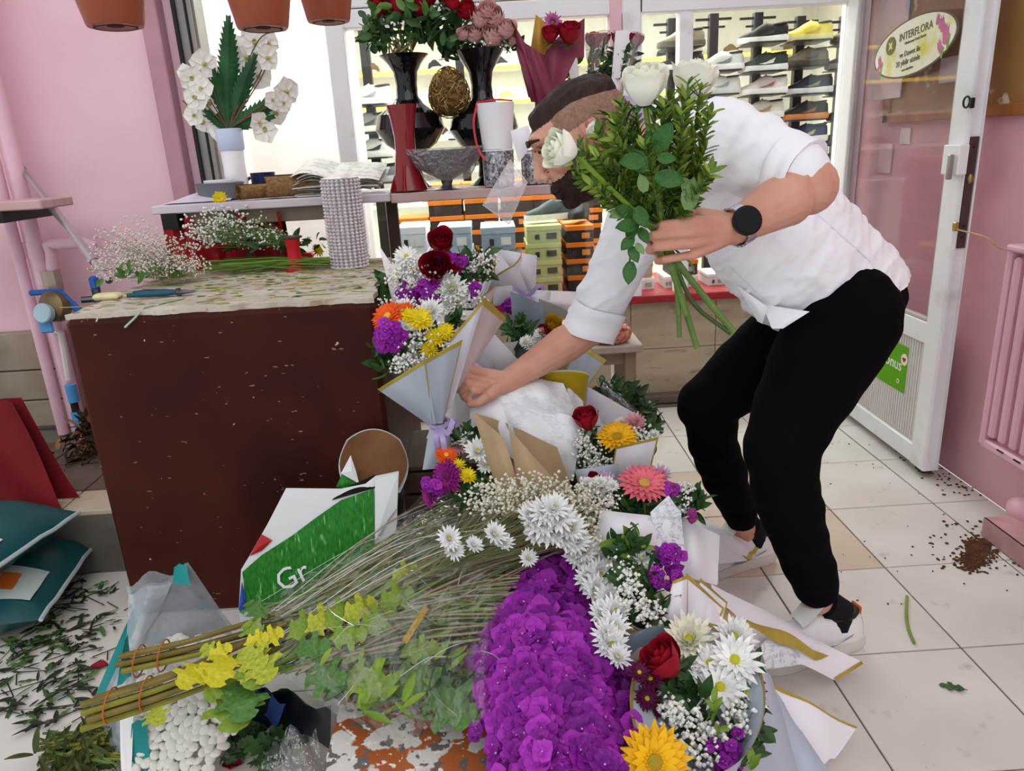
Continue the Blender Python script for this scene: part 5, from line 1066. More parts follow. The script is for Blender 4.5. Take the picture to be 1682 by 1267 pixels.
wrap(t, [(975, 905, 1.36), (1080, 910, 1.33), (1075, 848, 1.38), (985, 838, 1.41)], PAPWH, None, .06); wrap(t, [(1070, 915, 1.34), (1125, 905, 1.36), (1118, 838, 1.4), (1066, 850, 1.37)], news_mat('printed newsprint', 22, 'e9eef2', '9aa2aa'), None, .01); wrap(t, [(1074, 870, 1.36), (1120, 845, 1.39), (1098, 814, 1.4), (1068, 842, 1.375)], news_mat('printed newsprint', 22), None, .006)
wrap(t, [(1060, 900, 1.45), (1100, 900, 1.47), (1115, 820, 1.52), (985, 830, 1.52)], PAPL, None, -.02); stems(t, pp((1060, 830, 1.47)), pp((1060, 915, 1.43)), 8, .004, .02)
# --- gold cornered papers right of it
t = thing('white_paper', 'white gold cornered paper over the far shoe', 'paper', P(1180, 930, Y=1.5))
def wz(par, cs, mt, gold=None, bulge=.01, sides=False, nm='sheet', gv=.06, rip=.003): c = [P(x, y, Z=z) for x, y, z in cs]; return sheet_part(nm, quad_fn(c, bulge, (0, 0, 1), rip, 1.5, 1), 10, 8, mt, par, gold, gv, sides)
wz(t, [(1120, 860, .16), (1175, 925, .1), (1232, 922, .075), (1158, 848, .15)], PAPWH, GOLD, .01); wz(t, [(1130, 862, .16), (1158, 850, .15), (1246, 902, .09), (1230, 922, .075)], PAPWH, GOLD, .012)
wrap(t, [(1095, 940, 1.36), (1178, 962, 1.4), (1182, 880, 1.48), (1120, 850, 1.45)], PAPWH, None, .04, 'sheet', rip=.01); wrap(t, [(1150, 960, 1.42), (1180, 960, 1.42), (1178, 900, 1.5), (1160, 880, 1.5)], PAPL, None, .01, 'sheet')
# --- H: white and purple with gypsophila
t = thing('bouquet', 'bouquet of white chrysanthemum, purple stock and gypsophila in white paper loops', 'bouquet', P(1070, 1060, Y=1.22), 'wrapped bouquets')
put(t, 'wc', 1056, 918, 1.26, 50); put(t, 'wd', 1048, 935, 1.25, 36); stock(t, 1100, 918, 1.25, 24, 22, 22, 20); stock(t, 1085, 950, 1.22, 24, 20, 14, 18); stock(t, 1112, 945, 1.24, 14, 14, 8, 18)
gyp(t, [blob(1040, 985, 1.16, 30, 22), blob(1065, 1005, 1.15, 28, 16), blob(1030, 960, 1.19, 22, 26), blob(1020, 930, 1.24, 20, 20)], 300, .0042, pp((1070, 1050, 1.2)))
foliage(t, [blob(1030, 905, 1.28, 30, 18), blob(1045, 970, 1.22, 40, 40), blob(1060, 1010, 1.18, 40, 20)], 170, .042, LEAFD); foliage(t, [blob(1040, 900, 1.28, 20, 14)], 14, .05, LEAFB, 'bright_leaves')
for cs in ([(1082, 1045, 1.16), (1130, 1050, 1.16), (1130, 945, 1.22), (1105, 955, 1.2)], [(1095, 1050, 1.18), (1170, 1045, 1.2), (1190, 1000, 1.25), (1128, 942, 1.28)], [(1130, 1030, 1.2), (1185, 1040, 1.2), (1195, 990, 1.28), (1150, 950, 1.3)]): wrap(t, cs, PAPWH, GOLD, .02, sides=True)
stems(t, pp((1060, 1000, 1.21)), pp((1075, 1055, 1.2)), 8, .004, .02)
# --- I: the front bouquet: red rose, white daisies, yellow gerbera
t = thing('bouquet', 'nearest bouquet with red rose, white daisies and yellow gerbera in grey blue paper', 'bouquet', P(1170, 1290, Y=.98), 'wrapped bouquets')
up_ = (-.1, -.6, 1.)
put(t, 'cr', 1132, 1052, 1.09, 96, up_); put(t, 'wd', 1207, 1085, 1.03, 92, up_); put(t, 'wd', 1183, 1130, 1.0, 92, up_); put(t, 'wd', 1228, 1140, 1.0, 70, (.3, -.6, 1)); put(t, 'wd', 1212, 1165, .99, 60, (.2, -.7, .8)); put(t, 'wc', 1206, 1046, 1.08, 74, up_); put(t, 'wd', 1165, 1090, 1.04, 66, up_); put(t, 'wd', 1150, 1118, 1.02, 50, up_)
put(t, 'rr', 1106, 1104, 1.0, 76, (-.55, .05, .75), .03)
put(t, 'yg', 1075, 1252, .86, 132, (.05, -.75, .8), .05)
for (x, y, s) in ((1068, 1115, 50), (1063, 1148, 46), (1080, 1165, 36), (1050, 1105, 40), (1056, 1180, 36)): put(t, 'bg', x, y, .98, s)
stock(t, 1197, 1226, .92, 20, 14, 10, 22); stock(t, 1216, 1206, .94, 12, 8, 5, 18); stock(t, 1198, 1258, .9, 22, 14, 10, 24); stock(t, 1170, 1228, .92, 10, 8, 4, 18)
gyp(t, [blob(1120, 1180, .95, 34, 26), blob(1160, 1200, .94, 40, 30), blob(1215, 1185, .95, 26, 26), blob(1140, 1235, .9, 34, 24), blob(1100, 1160, .97, 20, 20)], 330, .0046, P(1160, 1260, Y=.98))
foliage(t, [blob(1120, 1150, 1.0, 45, 45), blob(1170, 1210, .97, 60, 45), blob(1190, 1120, 1.07, 60, 40), blob(1230, 1180, 1.0, 20, 50), blob(1120, 1240, .95, 50, 30)], 330, .042, LEAFD); foliage(t, [blob(1175, 1180, .94, 16, 22), blob(1220, 1240, .92, 20, 16)], 14, .035, LEAFB, 'bright_leaves')
ti = P(1185, 1330, Z=.21); mo = P(1146, 1145, Z=.33); D = mo-ti
def mouth(u, v):     # rim of the wrap read round the bouquet, outside flaring down to the tie
    a_ = u*2*math.pi; rim = P(1146+112*math.cos(a_), 1150-128*math.sin(a_), Z=.345+.02*math.sin(a_)); return ti.lerp(rim, .12+.88*v)+(mo-ti)*.05*math.sin(v*3.1)
sheet_part('wrap_sheet', mouth, 40, 8, PAPG, t, mat('dull gold rim', 'a08a4a', .45, .1), .05)
wz(t, [(1230, 1290, .16), (1330, 1300, .05), (1265, 1110, .22), (1250, 1085, .28)], PAPG, None, .03); wz(t, [(1245, 1290, .12), (1380, 1290, .02), (1318, 1205, .1), (1258, 1110, .22)], mat('soft blue paper', 'b3c0cf', .5), None, .02)
wz(t, [(1330, 1262, .03), (1372, 1245, .03), (1408, 1196, .05), (1268, 1122, .19)], PAPWH, GOLD, .012); wz(t, [(1275, 1200, .1), (1345, 1262, .03), (1372, 1240, .03), (1270, 1128, .18)], PAPWH, None, .01)
wz(t, [(1015, 1090, .3), (1060, 1060, .33), (1130, 1022, .36), (1030, 1040, .36)], mat('slate blue wrap', '7f8d9c', .45), GOLD, .02)
# --- long white papers stretching over the near shoe
t = thing('gold_edged_paper', 'long white gold edged paper sheets reaching over the near shoe', 'paper', P(1330, 1080, Z=.01))
wz(t, [(1180, 1035, .26), (1372, 1117, .03), (1419, 1090, .04), (1168, 958, .28)], PAPWH, None, .02); wz(t, [(1366, 1112, .036), (1372, 1117, .034), (1420, 1090, .045), (1412, 1086, .046)], GOLD, None, 0, nm='gold_edge')
wz(t, [(1228, 1030, .265), (1340, 1084, .1), (1362, 1079, .09), (1222, 1014, .275)], GOLD, None, .018, nm='gold_band'); wz(t, [(1250, 1062, .2), (1258, 1098, .15), (1345, 1088, .08), (1262, 1048, .2)], news_mat('printed newsprint', 22), None, .01)
wz(t, [(1150, 1030, .3), (1235, 1062, .24), (1240, 1045, .25), (1180, 985, .29)], KRAFT, GOLD, .02)
# ================================================================== J: the big bunch of purple stock
t = thing('stock_bunch', 'large bunch of deep purple stock flowers in the foreground', 'flowers', P(930, 1300, Z=.22))
OUT = [(905, 888), (968, 908), (985, 962), (1000, 1060), (1044, 1120), (1062, 1200), (1056, 1290), (815, 1300), (806, 1175), (779, 1085), (800, 1020), (842, 962)]
def inside(x, y):
    c = False; n = len(OUT)
    for i in range(n):
        (x1, y1), (x2, y2) = OUT[i], OUT[(i+1) % n]
        if (y1 > y) != (y2 > y) and x < (x2-x1)*(y-y1)/(y2-y1)+x1: c = not c
    return c
def dist(x, y): return min(abs((x2-x1)*(y1-y)-(x1-x)*(y2-y1))/math.hypot(x2-x1, y2-y1) for (x1, y1), (x2, y2) in zip(OUT, OUT[1:]+OUT[:1]))
pts = []; tries = 0
while len(pts) < 470 and tries < 60000:
    tries += 1; x, y = rnd(775, 1066), rnd(885, 1295)
    if inside(x, y) and all((x-a)**2+(y-b)**2 > 12.5**2 for a, b in pts): pts.append((x, y))
ALT = [PU, PU2, PU3, ('b838bc', '9c2aaa'), ('841c94', '641074')]
rest = []
for i, (x, y) in enumerate(pts):
    d = min(1, dist(x, y)/75); z = .27+.1*math.sqrt(max(0, 1-(1-d)**2))+.018*mnoise.noise((x*.022, y*.022, 2)); p = P(x, y, Z=z); n_ = TOCAM(p)*.5+Vector((RT.x*(x-920)/140, -.2*(y-1080)/190, .75)); c = random.choice(ALT); s = px2m(rnd(38, 54), p)
    if i < 300 or True: rest.append((p, n_, c, s, i))
rest.sort(key=lambda q_: -q_[3]/depth(q_[0]))
mbs = MB()
for k, (p, n_, c, s, i) in enumerate(rest):
    me = floret(*c, i % 3)
    if k < 300: head(t, me, 'floret', p, n_, s, .45)
    else:
        V = np.array([v.co for v in me.vertices]); mbs.add(V*s, [tuple(q_.vertices) for q_ in me.polygons], ALT.index(c), frame(nrm_jit(n_, .45)) @ rotz(rnd(0, 6.28)), p)
part('small_florets', mbs, [fl_mats(*c) for c in ALT], t, kind='stuff')
foliage(t, [(P(x, y, Z=.25), (.05, .05, .02)) for x, y in ((900, 960), (880, 1050), (960, 1100), (870, 1150), (980, 1200), (900, 1250))], 200, .05, LEAFD)
mb = MB()
for k in range(16): a = P(rnd(850, 1020), rnd(1000, 1240), Z=.27); b = P(rnd(560, 700), rnd(1080, 1190), Z=.25); mb.tube([a, a.lerp(b, .5)+Vector((0, 0, rnd(-.01, .02))), b], .0038, 6, random.choice((0, 1)))
part('stems', mb, [GRC, LEAFB], t, kind='stuff')
stock(t, 785, 1200, P(785, 1200, Z=.26).y, 10, 12, 5, 24, (PU3,))
# ================================================================== K: long cellophane bunch of white chrysanthemums
t = thing('chrysanthemum_bunch', 'long cellophane bunch of white chrysanthemums with stems to the lower left', 'flowers', P(560, 1080, Z=.22))
for (x, y, s, z) in ((872, 850, 44, .36), (895, 842, 46, .37), (918, 850, 48, .37), (935, 868, 46, .37), (905, 872, 50, .36), (880, 875, 40, .35), (945, 890, 44, .36), (960, 905, 40, .35), (985, 945, 46, .35), (978, 970, 44, .34), (1000, 985, 44, .34), (992, 1010, 46, .34), (1008, 1030, 42, .34), (1005, 1060, 46, .33), (1015, 1080, 36, .33), (970, 925, 40, .35), (738, 885, 34, .33), (745, 905, 30, .32), (778, 896, 26, .33), (812, 878, 34, .34), (826, 892, 30, .34), (868, 918, 26, .33), (890, 858, 50, .37), (925, 880, 46, .37), (950, 915, 44, .36), (995, 1045, 44, .34), (985, 925, 44, .35), (965, 950, 40, .345), (910, 835, 42, .38), (1010, 1005, 44, .345)):
    z += .035; p = P(x, y, Z=z) if y > 925 else P(x, y, Y=1.345); head(t, chrys('fcfcfa', False, 'w2'), 'chrysanthemum', p, Vector((.5, .1, .8))+TOCAM(p)*1.6, px2m(s*1.35, p), .25)
gyp(t, [((P(x, y, Y=z)), (.06, .04, .035)) for x, y, z in ((825, 808, 1.43), (870, 800, 1.43), (905, 806, 1.42), (940, 815, 1.42), (850, 818, 1.42), (965, 858, 1.4), (982, 890, 1.36), (800, 828, 1.43), (952, 825, 1.4))], 1000, .004, P(700, 950, Z=.34), mt=mat('cream gypsophila', 'e6e2cf', .7, .06), sm=mat('olive hair stem', '8f8f62', .7), nst=60)
ST = [mat('pale green stem b', '86a050', .6, .15, 20), mat('grey green stem', '9aa47c', .65, .12, 20), mat('olive stem', '5a7a2c', .6, .15, 20), mat('brownish stem', 'a8947c', .65, .15)]
heads = [(872, 850, .36), (935, 868, .36), (985, 945, .34), (1000, 1010, .33), (820, 800, .37), (900, 820, .38), (960, 860, .37)]
mb = MB()
for k in range(260):
    hx, hy, hz = random.choice(heads); a = P(hx+rnd(-40, 25), hy+rnd(-20, 30), Z=hz-.02); up_l = k % 2; b = P(rnd(420, 520), rnd(1000, 1110), Z=.26+rnd(-.02, .03)); mb.tube(catmull([a, a.lerp(b, .5)+Vector((rnd(-.03, .03), rnd(-.04, .04), rnd(0, .045))), b], 4), rnd(.0016, .0032), 5, random.randrange(4))
part('stems', mb, ST, t, kind='stuff')
for (x0, y0, x1, y1, n, lb) in ((202, 1092, 310, 1068, 7, 0), (142, 1172, 300, 1120, 9, 1)):
    a, b = P(x0, y0, Z=.25), P(x1, y1, Z=.27); e = P(470 if lb else 450, 1045 if lb else 1030, Z=.285)
    for k in range(n):
        j = Vector((0, math.cos(k*2.4), math.sin(k*2.4)))*.0095*math.sqrt(k+.3); sh_ = (b-a).normalized()*rnd(-.012, .012)
        part('cut_stem', MB().tube(catmull([a+j+sh_, b+j, e+j*1.4], 4), [.0062]*4+[.0055]*4+[.004], 7), random.choice((mat('olive yellow stem', '8a8435', .6, .15, 20), mat('olive brown stem', '7a6a34', .6, .2, 20))), t)
    for q_ in (.25, .62): c = a.lerp(b, q_); part('rubber_band', MB().tube([c+Vector((.004*math.sin(s_), .031*math.cos(s_), .031*math.sin(s_))) for s_ in np.linspace(0, 6.28, 16)], .0016, 5), mat('orange rubber band', 'c4672a', .5), t)
LY, LB, LG = lobed(LEAFY), lobed(LEAFB), lobed(LEAF); LYY = lobed(mat('bright yellow leaf', 'd9cf2a', .55, c2='c0b82c', sc=12))
for (x0, y0, x1, y1, me, z) in ((330, 1090, 300, 1125, LYY, .31), (340, 1085, 380, 1060, LYY, .32), (380, 1075, 350, 1120, LYY, .315), (400, 1060, 440, 1045, LYY, .325), (420, 1060, 465, 1035, LYY, .325), (360, 1080, 330, 1060, LY, .315), (390, 1070, 430, 1090, LY, .315), (410, 1075, 440, 1110, LY, .31), (425, 1085, 415, 1125, LB, .30), (430, 1050, 400, 1020, LB, .33), (425, 1015, 405, 985, LG, .33), (415, 1020, 440, 1000, LG, .33), (390, 1115, 340, 1145, LB, .29), (395, 1120, 400, 1175, LG, .28), (380, 1125, 385, 1190, LB, .27), (400, 1118, 375, 1150, LG, .28), (470, 1050, 530, 1010, LB, .32), (500, 1040, 560, 1000, LY, .325), (530, 1030, 590, 990, LB, .325), (560, 1020, 620, 985, LY, .33), (540, 1050, 600, 1040, LB, .315), (480, 1070, 540, 1060, LG, .30), (590, 1040, 650, 1000, LB, .32), (640, 960, 690, 930, LY, .335), (620, 1000, 680, 965, LB, .33), (660, 1080, 720, 1060, LB, .3), (560, 1110, 640, 1130, LB, .28), (640, 1110, 720, 1120, LG, .28), (700, 1130, 770, 1180, LG, .27), (500, 1100, 560, 1120, LG, .28), (290, 1120, 310, 1105, LYY, .3), (310, 1112, 345, 1100, LYY, .305), (250, 1165, 262, 1185, LY, .26)):
    big_leaf(t, P(x0, y0, Z=z), P(x1, y1, Z=z+.015), me, wide=1.15)
foliage(t, [(P(x, y, Z=.29), (.07, .05, .02)) for x, y in ((620, 1060), (700, 1010), (760, 960), (700, 1100), (560, 1090), (640, 1140), (740, 1080), (780, 1020))], 70, .05, LEAFB, 'leaves', W=.3, up=(.8, .5, .1)); foliage(t, [(P(x, y, Z=.27), (.07, .05, .02)) for x, y in ((660, 1080), (740, 1140), (560, 1120), (770, 1060))], 90, .055, LEAFD, 'dark_leaves', W=.3, up=(.8, .5, .1))
CEL = sheer('bouquet cellophane', 'fbfaf8', .05, .08, body=.025, bodyc='e8e2dc', bump=1., bsc=26, graze=.3)
def film(cs, k, amp, seed):
    c = [P(x, y, Z=z) for x, y, z in cs]
    def fn(u, v):
        p = c[0].lerp(c[1], u).lerp(c[3].lerp(c[2], u), v); w_ = v*k*6.28+1.5*math.sin(u*4+seed)
        return p+Vector((0, 0, amp*math.sin(w_)+amp*.7*mnoise.noise((u*5+seed, v*k*2.2, 1))+.03*math.sin(math.pi*v)))
    o = part('cellophane', MB().grid(fn, 30, 44), CEL, t, True, None); return o
film([(400, 1010, .30), (560, 1160, .27), (880, 905, .38), (835, 790, .385)], 5, .008, 1); film([(470, 1105, .29), (640, 1235, .21), (830, 1190, .3), (830, 950, .37)], 6, .012, 4); film([(640, 860, .34), (660, 930, .345), (865, 845, .385), (790, 780, .38)], 3, .006, 7)
mb = MB()
for k in range(20):     # bright folded creases of the film
    x, y = rnd(480, 800), rnd(880, 1180); a = P(x, y, Z=.35+rnd(-.03, .01)); b = P(x+rnd(20, 80), y+rnd(-55, -5) if k % 3 else y+rnd(20, 60), Z=.36+rnd(-.03, .01)); mb.tube(catmull([a, a.lerp(b, .5)+Vector((rnd(-.02, .02), rnd(-.02, .02), rnd(0, .012))), b], 4), rnd(.0005, .001), 4, flat=.4)
for k in range(9): a = P(430+rnd(-10, 60), 1000+rnd(-10, 50), Z=.315); b = P(820+rnd(-60, 40), 815+rnd(-15, 70), Z=.4); mb.tube(catmull([a, a.lerp(b, .5)+Vector((rnd(-.02, .02), rnd(-.02, .02), .03+rnd(0, .01))), b], 6), rnd(.0008, .0018), 4, flat=.4)
part('film_creases', mb, sheer('film crease', 'f6f4f2', .45, .12, body=.25, bodyc='e6e0da'), t, kind='stuff')
part('yellow_blade', MB().grid(quad_fn([P(660, 1052, Z=.33), P(668, 1058, Z=.33), P(705, 1000, Z=.345), P(696, 995, Z=.345)], .006), 3, 6), mat('ochre blade', 'b8962f', .6), t)
# ================================================================== bags
BAGW = mat('white bag paper', 'e9e9ec', .5, .04, 4, bump=.1, bsc=20); GRASS = layer(mat('grass print', '2f8a2a', .5, c2='1d6a1c', sc=60, stretch=(3, 1, 1)), '7fc46a', 40, .6, .7, stretch=(3, 1, .6))
def yb(y): return lerp(1.72, 1.60, (y-705)/300)
def bp(x, y, o=0): p = P(x, y, Y=yb(y)); return p+TOCAM(p)*o
t = thing('paper_bag', 'opened white and green printed paper bag leaning on the brown counter', 'bag', Vector((bp(520, 1040).x, 1.62, 0)))
def poly(name, pts, mt, o, par): 
    V = [bp(x, y, o) for x, y in pts]; cx = sum((v for v in V), Vector())/len(V); mb = MB(); n = len(V); mb.add([tuple(v) for v in V]+[tuple(cx+TOCAM(cx)*.006)], [(i, (i+1) % n, n) for i in range(n)]); return part(name, mb, mt, par, False)
lo = [(640, 1080), (400, 1085)]
f = poly('front_panel', [(655, 774), (617, 782), (600, 795), (560, 803), (470, 802), (440, 860), (413, 908), (396, 936), (392, 1002), (400, 1060)]+[(470, 1090), (600, 1080), (640, 960), (652, 860)], BAGW, 0, t)
poly('green_print', [(614, 803), (560, 822), (520, 850), (480, 880), (430, 912), (398, 940), (404, 1000), (470, 1060), (560, 1040), (614, 950), (615, 870)], GRASS, .009, f); poly('red_print', [(430, 878), (447, 888), (430, 905), (410, 914)], mat('red print bag', 'c22a2a', .5), .006, f); poly('blue_print', [(397, 955), (405, 985), (400, 1010), (392, 1002)], mat('blue print bag', '2f57b0', .5), .010, f); poly('white_band', [(655, 776), (616, 786), (616, 890), (640, 850), (652, 835)], BAGW, .013, f)
cg = bp(468, 940, .018); dx = (bp(500, 925)-bp(440, 955)).normalized(); nz = TOCAM(cg); uy = nz.cross(dx).normalized(); part('lettering', text_mb('Gr', .075, Matrix((dx, uy, dx.cross(uy))).transposed(), bp(480, 948, .02)), BAGW, f, False)
part('back_panel', MB().grid(lambda u, v: bp(lerp(572, 655, u)+14*math.sin(v*3.1)*(u-.5)*2, lerp(802, 706, v)+18*(2*u-1)**2*v, -.05-.02*math.sin(u*3.1)), 12, 8), mat('brown kraft lining', '8a5f3e', .8, c2='6f4a2f', sc=8, bump=.2), t)
part('back_outside', MB().grid(lambda u, v: bp(lerp(570, 657, u)+14*math.sin(v*3.1)*(u-.5)*2, lerp(810, 704.5, v)+18*(2*u-1)**2*v, -.055-.02*math.sin(u*3.1)), 12, 8), BAGW, t)
poly('green_side', [(600, 800), (560, 802), (552, 800), (565, 772), (578, 790)], GRASS, -.02, t); poly('side_fold', [(590, 795), (560, 778), (576, 748), (585, 775)], BAGW, -.012, t)
part('soil', MB().grid(quad_fn([bp(545, 822, .006), bp(616, 802, .004), bp(616, 780, -.02), bp(560, 805, -.02)], .01), 8, 4), mat('dark soil', '17120f', .95, .4, 60, bump=.6), t)
# clear bag with white pebbles
TEAL = mat('teal bag stripe', '1f8c8c', .4, .08); BAGF = sheer('milky plastic bag', 'eef2f6', .1, .15, body=.42, bodyc='b9c2c9', bump=.6, bsc=20)
t = thing('pebble_bag', 'clear plastic bag with teal stripes filled with white pebbles', 'bag', (P(290, 1230, Z=0)))
PEB = []
for k in range(4): mb = MB().ball((0, 0, 0), (1, rnd(.7, .85), rnd(.34, .46)), 10, 7); PEB.append(mb.mesh('pebble', mat('white pebble', 'dedcd4', .5, .06, 3)))
pk = []; tries = 0
while len(pk) < 190 and tries < 20000:
    tries += 1; v = rnd(0, 1); y = lerp(1050, 1285, v); xl, xr = lerp(225, 215, v), lerp(345, 395, min(1, v*1.7))-max(0, v-.55)*140; x = rnd(xl, xr)
    if all((x-a)**2+(y-b)**2 > 11.5**2 for a, b in pk): pk.append((x, y))
for (x, y) in pk:
    u = (x-215)/180; z = .2-.16*((y-1050)/235)**1.2+.03*math.sin(u*3.1)
    p = P(x, y, Z=max(.02, z)); place('pebble', random.choice(PEB), t, p, frame(nrm_jit(TOCAM(p)+Vector((0, 0, .6)), .5)) @ rotz(rnd(0, 6.28)), px2m(rnd(9.5, 13), p))
part('pebble_fill', MB().grid(lambda u, v: P(lerp(225, 215, v)+u*(lerp(115, 170, min(1, v*1.7))-max(0, v-.55)*140), lerp(1052, 1285, v), Z=max(.008, .185-.165*v**1.2+.03*math.sin(u*3.1))), 10, 10), mat('white pebble dull', 'b9b7ae', .7, .2, 40), t)
def bs(nm, cs, mt, bul=.02, rip=.006): return wz(t, cs, mt, None, bul, False, nm, rip=rip)
bs('bag_back', [(240, 1080, .2), (388, 1030, .2), (310, 930, .42), (205, 958, .38)], BAGF, .04, .012); bs('bag_front', [(205, 1190, .13), (240, 1045, .27), (290, 945, .38), (210, 975, .36)], BAGF, .02); bs('bag_right', [(240, 1070, .22), (385, 1040, .19), (345, 985, .3), (280, 960, .36)], BAGF, .03, .012)
bs('teal_stripe', [(284, 960, .384), (312, 962, .384), (306, 925, .425), (286, 930, .425)], TEAL, 0, .002); bs('teal_stripe', [(148, 1165, .06), (172, 1160, .08), (238, 992, .3), (218, 1000, .3)], TEAL, .01, .002); bs('teal_stripe', [(212, 1267, .05), (248, 1275, .05), (240, 1180, .16), (216, 1188, .16)], TEAL, .01, .002); bs('teal_stripe', [(192, 1130, .2), (216, 1110, .22), (210, 1040, .3), (203, 1060, .29)], TEAL, 0, .002)
bs('bag_left', [(150, 1170, .05), (200, 1267, .03), (225, 1090, .2), (225, 1000, .28)], BAGF, .02); bs('bag_front', [(200, 1270, .05), (214, 1275, .05), (220, 1170, .18), (196, 1175, .16)], PAPERW, .01)
# dark bag, clear wrap and leaves under the stems
t = thing('dark_bag', 'dark navy plastic bag under the stem ends', 'bag', P(470, 1190, Z=0))
wz(t, [(415, 1190, .03), (540, 1225, .03), (545, 1165, .2), (415, 1130, .2)], mat('navy plastic', '10121f', .3, .2, 8, bump=.3, bsc=12), None, .05, nm='bag_body', rip=.012); wz(t, [(408, 1150, .1), (450, 1195, .06), (470, 1160, .17), (420, 1120, .2)], mat('blue plastic', '2a3f78', .35, .2, 6), None, .02, nm='bag_fold', rip=.008)
t = thing('clear_wrap', 'crumpled clear film on the floor beside the oilcloth table', 'film', P(470, 1250, Z=0)); wz(t, [(430, 1275, .01), (535, 1280, .01), (520, 1205, .08), (450, 1210, .06)], FILM, None, .05, nm='film', rip=.02)
t = thing('leafy_cuttings', 'green leafy cuttings heaped at the lower left corner', 'foliage', P(130, 1260, Z=0)); foliage(t, [(P(x, y, Z=.02), (.05, .05, .03)) for x, y in ((90, 1250), (150, 1220), (200, 1200), (180, 1260), (120, 1275))], 240, .05, mat('olive leaf', '3c4a20', .6, c2='525c2a', sc=14), 'leaves', W=.25); mb = MB()
for k in range(30): a = P(rnd(60, 130), rnd(1200, 1260), Z=.03); b = P(rnd(170, 225), rnd(1185, 1260), Z=.05); mb.tube([a, b], .003, 5, k % 2)
part('stems', mb, [GRC, mat('olive yellow stem', '8a8435', .6)], t, kind='stuff')
t = thing('leafy_cuttings', 'green cuttings on the floor between the pebble bag and the dark bag', 'foliage', P(400, 1230, Z=0)); foliage(t, [(P(x, y, Z=.02), (.05, .05, .02)) for x, y in ((400, 1220), (440, 1230), (420, 1200))], 60, .05, LEAFD, 'leaves', lob=True)
# teal soil sacks and red sack at the left edge
TEALB = mat('teal soil sack', '1c5a5c', .35, c2='164a4e', sc=3, bump=.2, bsc=14)
for k, (x, y, z, w, d, h, rz, lb) in enumerate(((-1.60, 1.86, 0, .66, .42, .17, .15, 'teal printed soil sack, lower of the two at the left edge'), (-1.62, 1.88, .165, .64, .40, .15, -.2, 'teal printed soil sack, upper of the two at the left edge'))):
    t = thing('soil_sack', lb, 'sack', (x, y, z), 'teal soil sacks')
    def fs(u, v, sgn):
        X, Y_ = (2*u-1), (2*v-1); e = max(0, 1-abs(X)**3)*max(0, 1-abs(Y_)**3); zz = h/2+sgn*h/2*e**.5+.008*mnoise.noise((u*6, v*6, k)); c_, s_ = math.cos(rz), math.sin(rz); return (x+w/2*X*c_-d/2*Y_*s_, y+w/2*X*s_+d/2*Y_*c_, z+max(0, zz))
    part('sack_body', MB().grid(lambda u, v: fs(u, v, 1), 16, 12).grid(lambda u, v: fs(1-u, v, -1), 16, 12), TEALB, t)
    pat = lambda nm, u0, u1, v0, v1, mt, o: part(nm, MB().grid(lambda u, v: Vector(fs(lerp(u0, u1, u), lerp(v0, v1, v), 1))+Vector((0, -.001, o)), 8, 8), mt, t)
    pat('white_print', .60, .66, .02, .98, mat('sack white', 'c6d2d0', .4), .003); pat('white_print', .72, .95, .1, .42, mat('sack white', 'c6d2d0', .4), .003); pat('orange_print', .80, .87, .18, .34, mat('sack orange', 'cf6a2a', .4), .005); pat('white_print', .25, .5, .3, .7, mat('sack white', 'c6d2d0', .4), .003); pat('orange_print', .3, .34, .35, .65, mat('sack orange', 'cf6a2a', .4), .005)
    part('seam', MB().tube([fs(1, v, 0) for v in np.linspace(0, 1, 9)], .006, 6), mat('pale seam', 'b9c4c4', .5), t)
RC = mat('dark red cloth', '74101a', .75, .15, 5, bump=.2, bsc=25)
A = P(0, 690, Y=2.12); B = P(92, 884, Y=2.0)
t = single('red_sack', MB().grid(lambda u, v: (lerp(A.x-.45, lerp(B.x, A.x, v**.9), u), lerp(2.08, 2.2, v)-.03*math.sin(u*6.5)-.012*math.sin(u*15+v*4), lerp(.216, A.z+.03, v)), 22, 14).grid(lambda u, v: (lerp(A.x-.45, lerp(B.x, A.x, v**.9), 1-u), 2.16+.08*v, lerp(.22, A.z+.03, v)), 10, 8), RC, 'dark red cloth sack behind the teal soil sacks', 'sack', (A.x-.2, 2.1, .215))
# ================================================================== leaves, soil and bits on the floor
mb = MB(); V0 = np.array([v.co for v in leafm(LEAF).vertices]); F0 = [tuple(p.vertices) for p in leafm(LEAF).polygons]; V1 = np.array([v.co for v in lobed(LEAF).vertices]); F1 = [tuple(p.vertices) for p in lobed(LEAF).polygons]
cl = [(60, 1050), (30, 1090), (120, 1060), (100, 1120), (40, 1160), (150, 980), (110, 960), (60, 1180), (20, 1130), (140, 1150), (170, 1020), (100, 1030), (30, 1060), (80, 990), (150, 1100)]
for k in range(300):
    x, y = random.choice(cl); p = P(x+random.gauss(0, 26), y+random.gauss(0, 14), Z=.004+abs(random.gauss(0, .004)))
    if p.y > 2.04 or p.x > -.72: continue
    L_ = rnd(.012, .06); big = random.random() < .35; M = rotz(rnd(0, 6.28)) @ euler(rnd(-.25, .25), rnd(-.2, .2), 0)
    mb.add((V1 if big else V0)*np.array([L_, L_*.55, L_*.3]), F1 if big else F0, random.choice((0, 1, 2, 2, 2)), M, p)
for k in range(70): x, y = random.choice(cl); a = P(x+rnd(-40, 40), y+rnd(-20, 20), Z=.004); mb.tube([a, a+Vector((rnd(-.1, .1), rnd(-.06, .06), .002))], .0015, 4, 2)
single('floor_leaves', mb, [LEAF, LEAFD, mat('blackish leaf', '2a3320', .7, .2)], 'dark leaf scraps strewn over the floor left of the counter', 'leaves', P(80, 1080, Z=0), kind='stuff')
SOIL = mat('brown soil', '5a3826', .95, .3, 30, bump=.5); mb = MB()
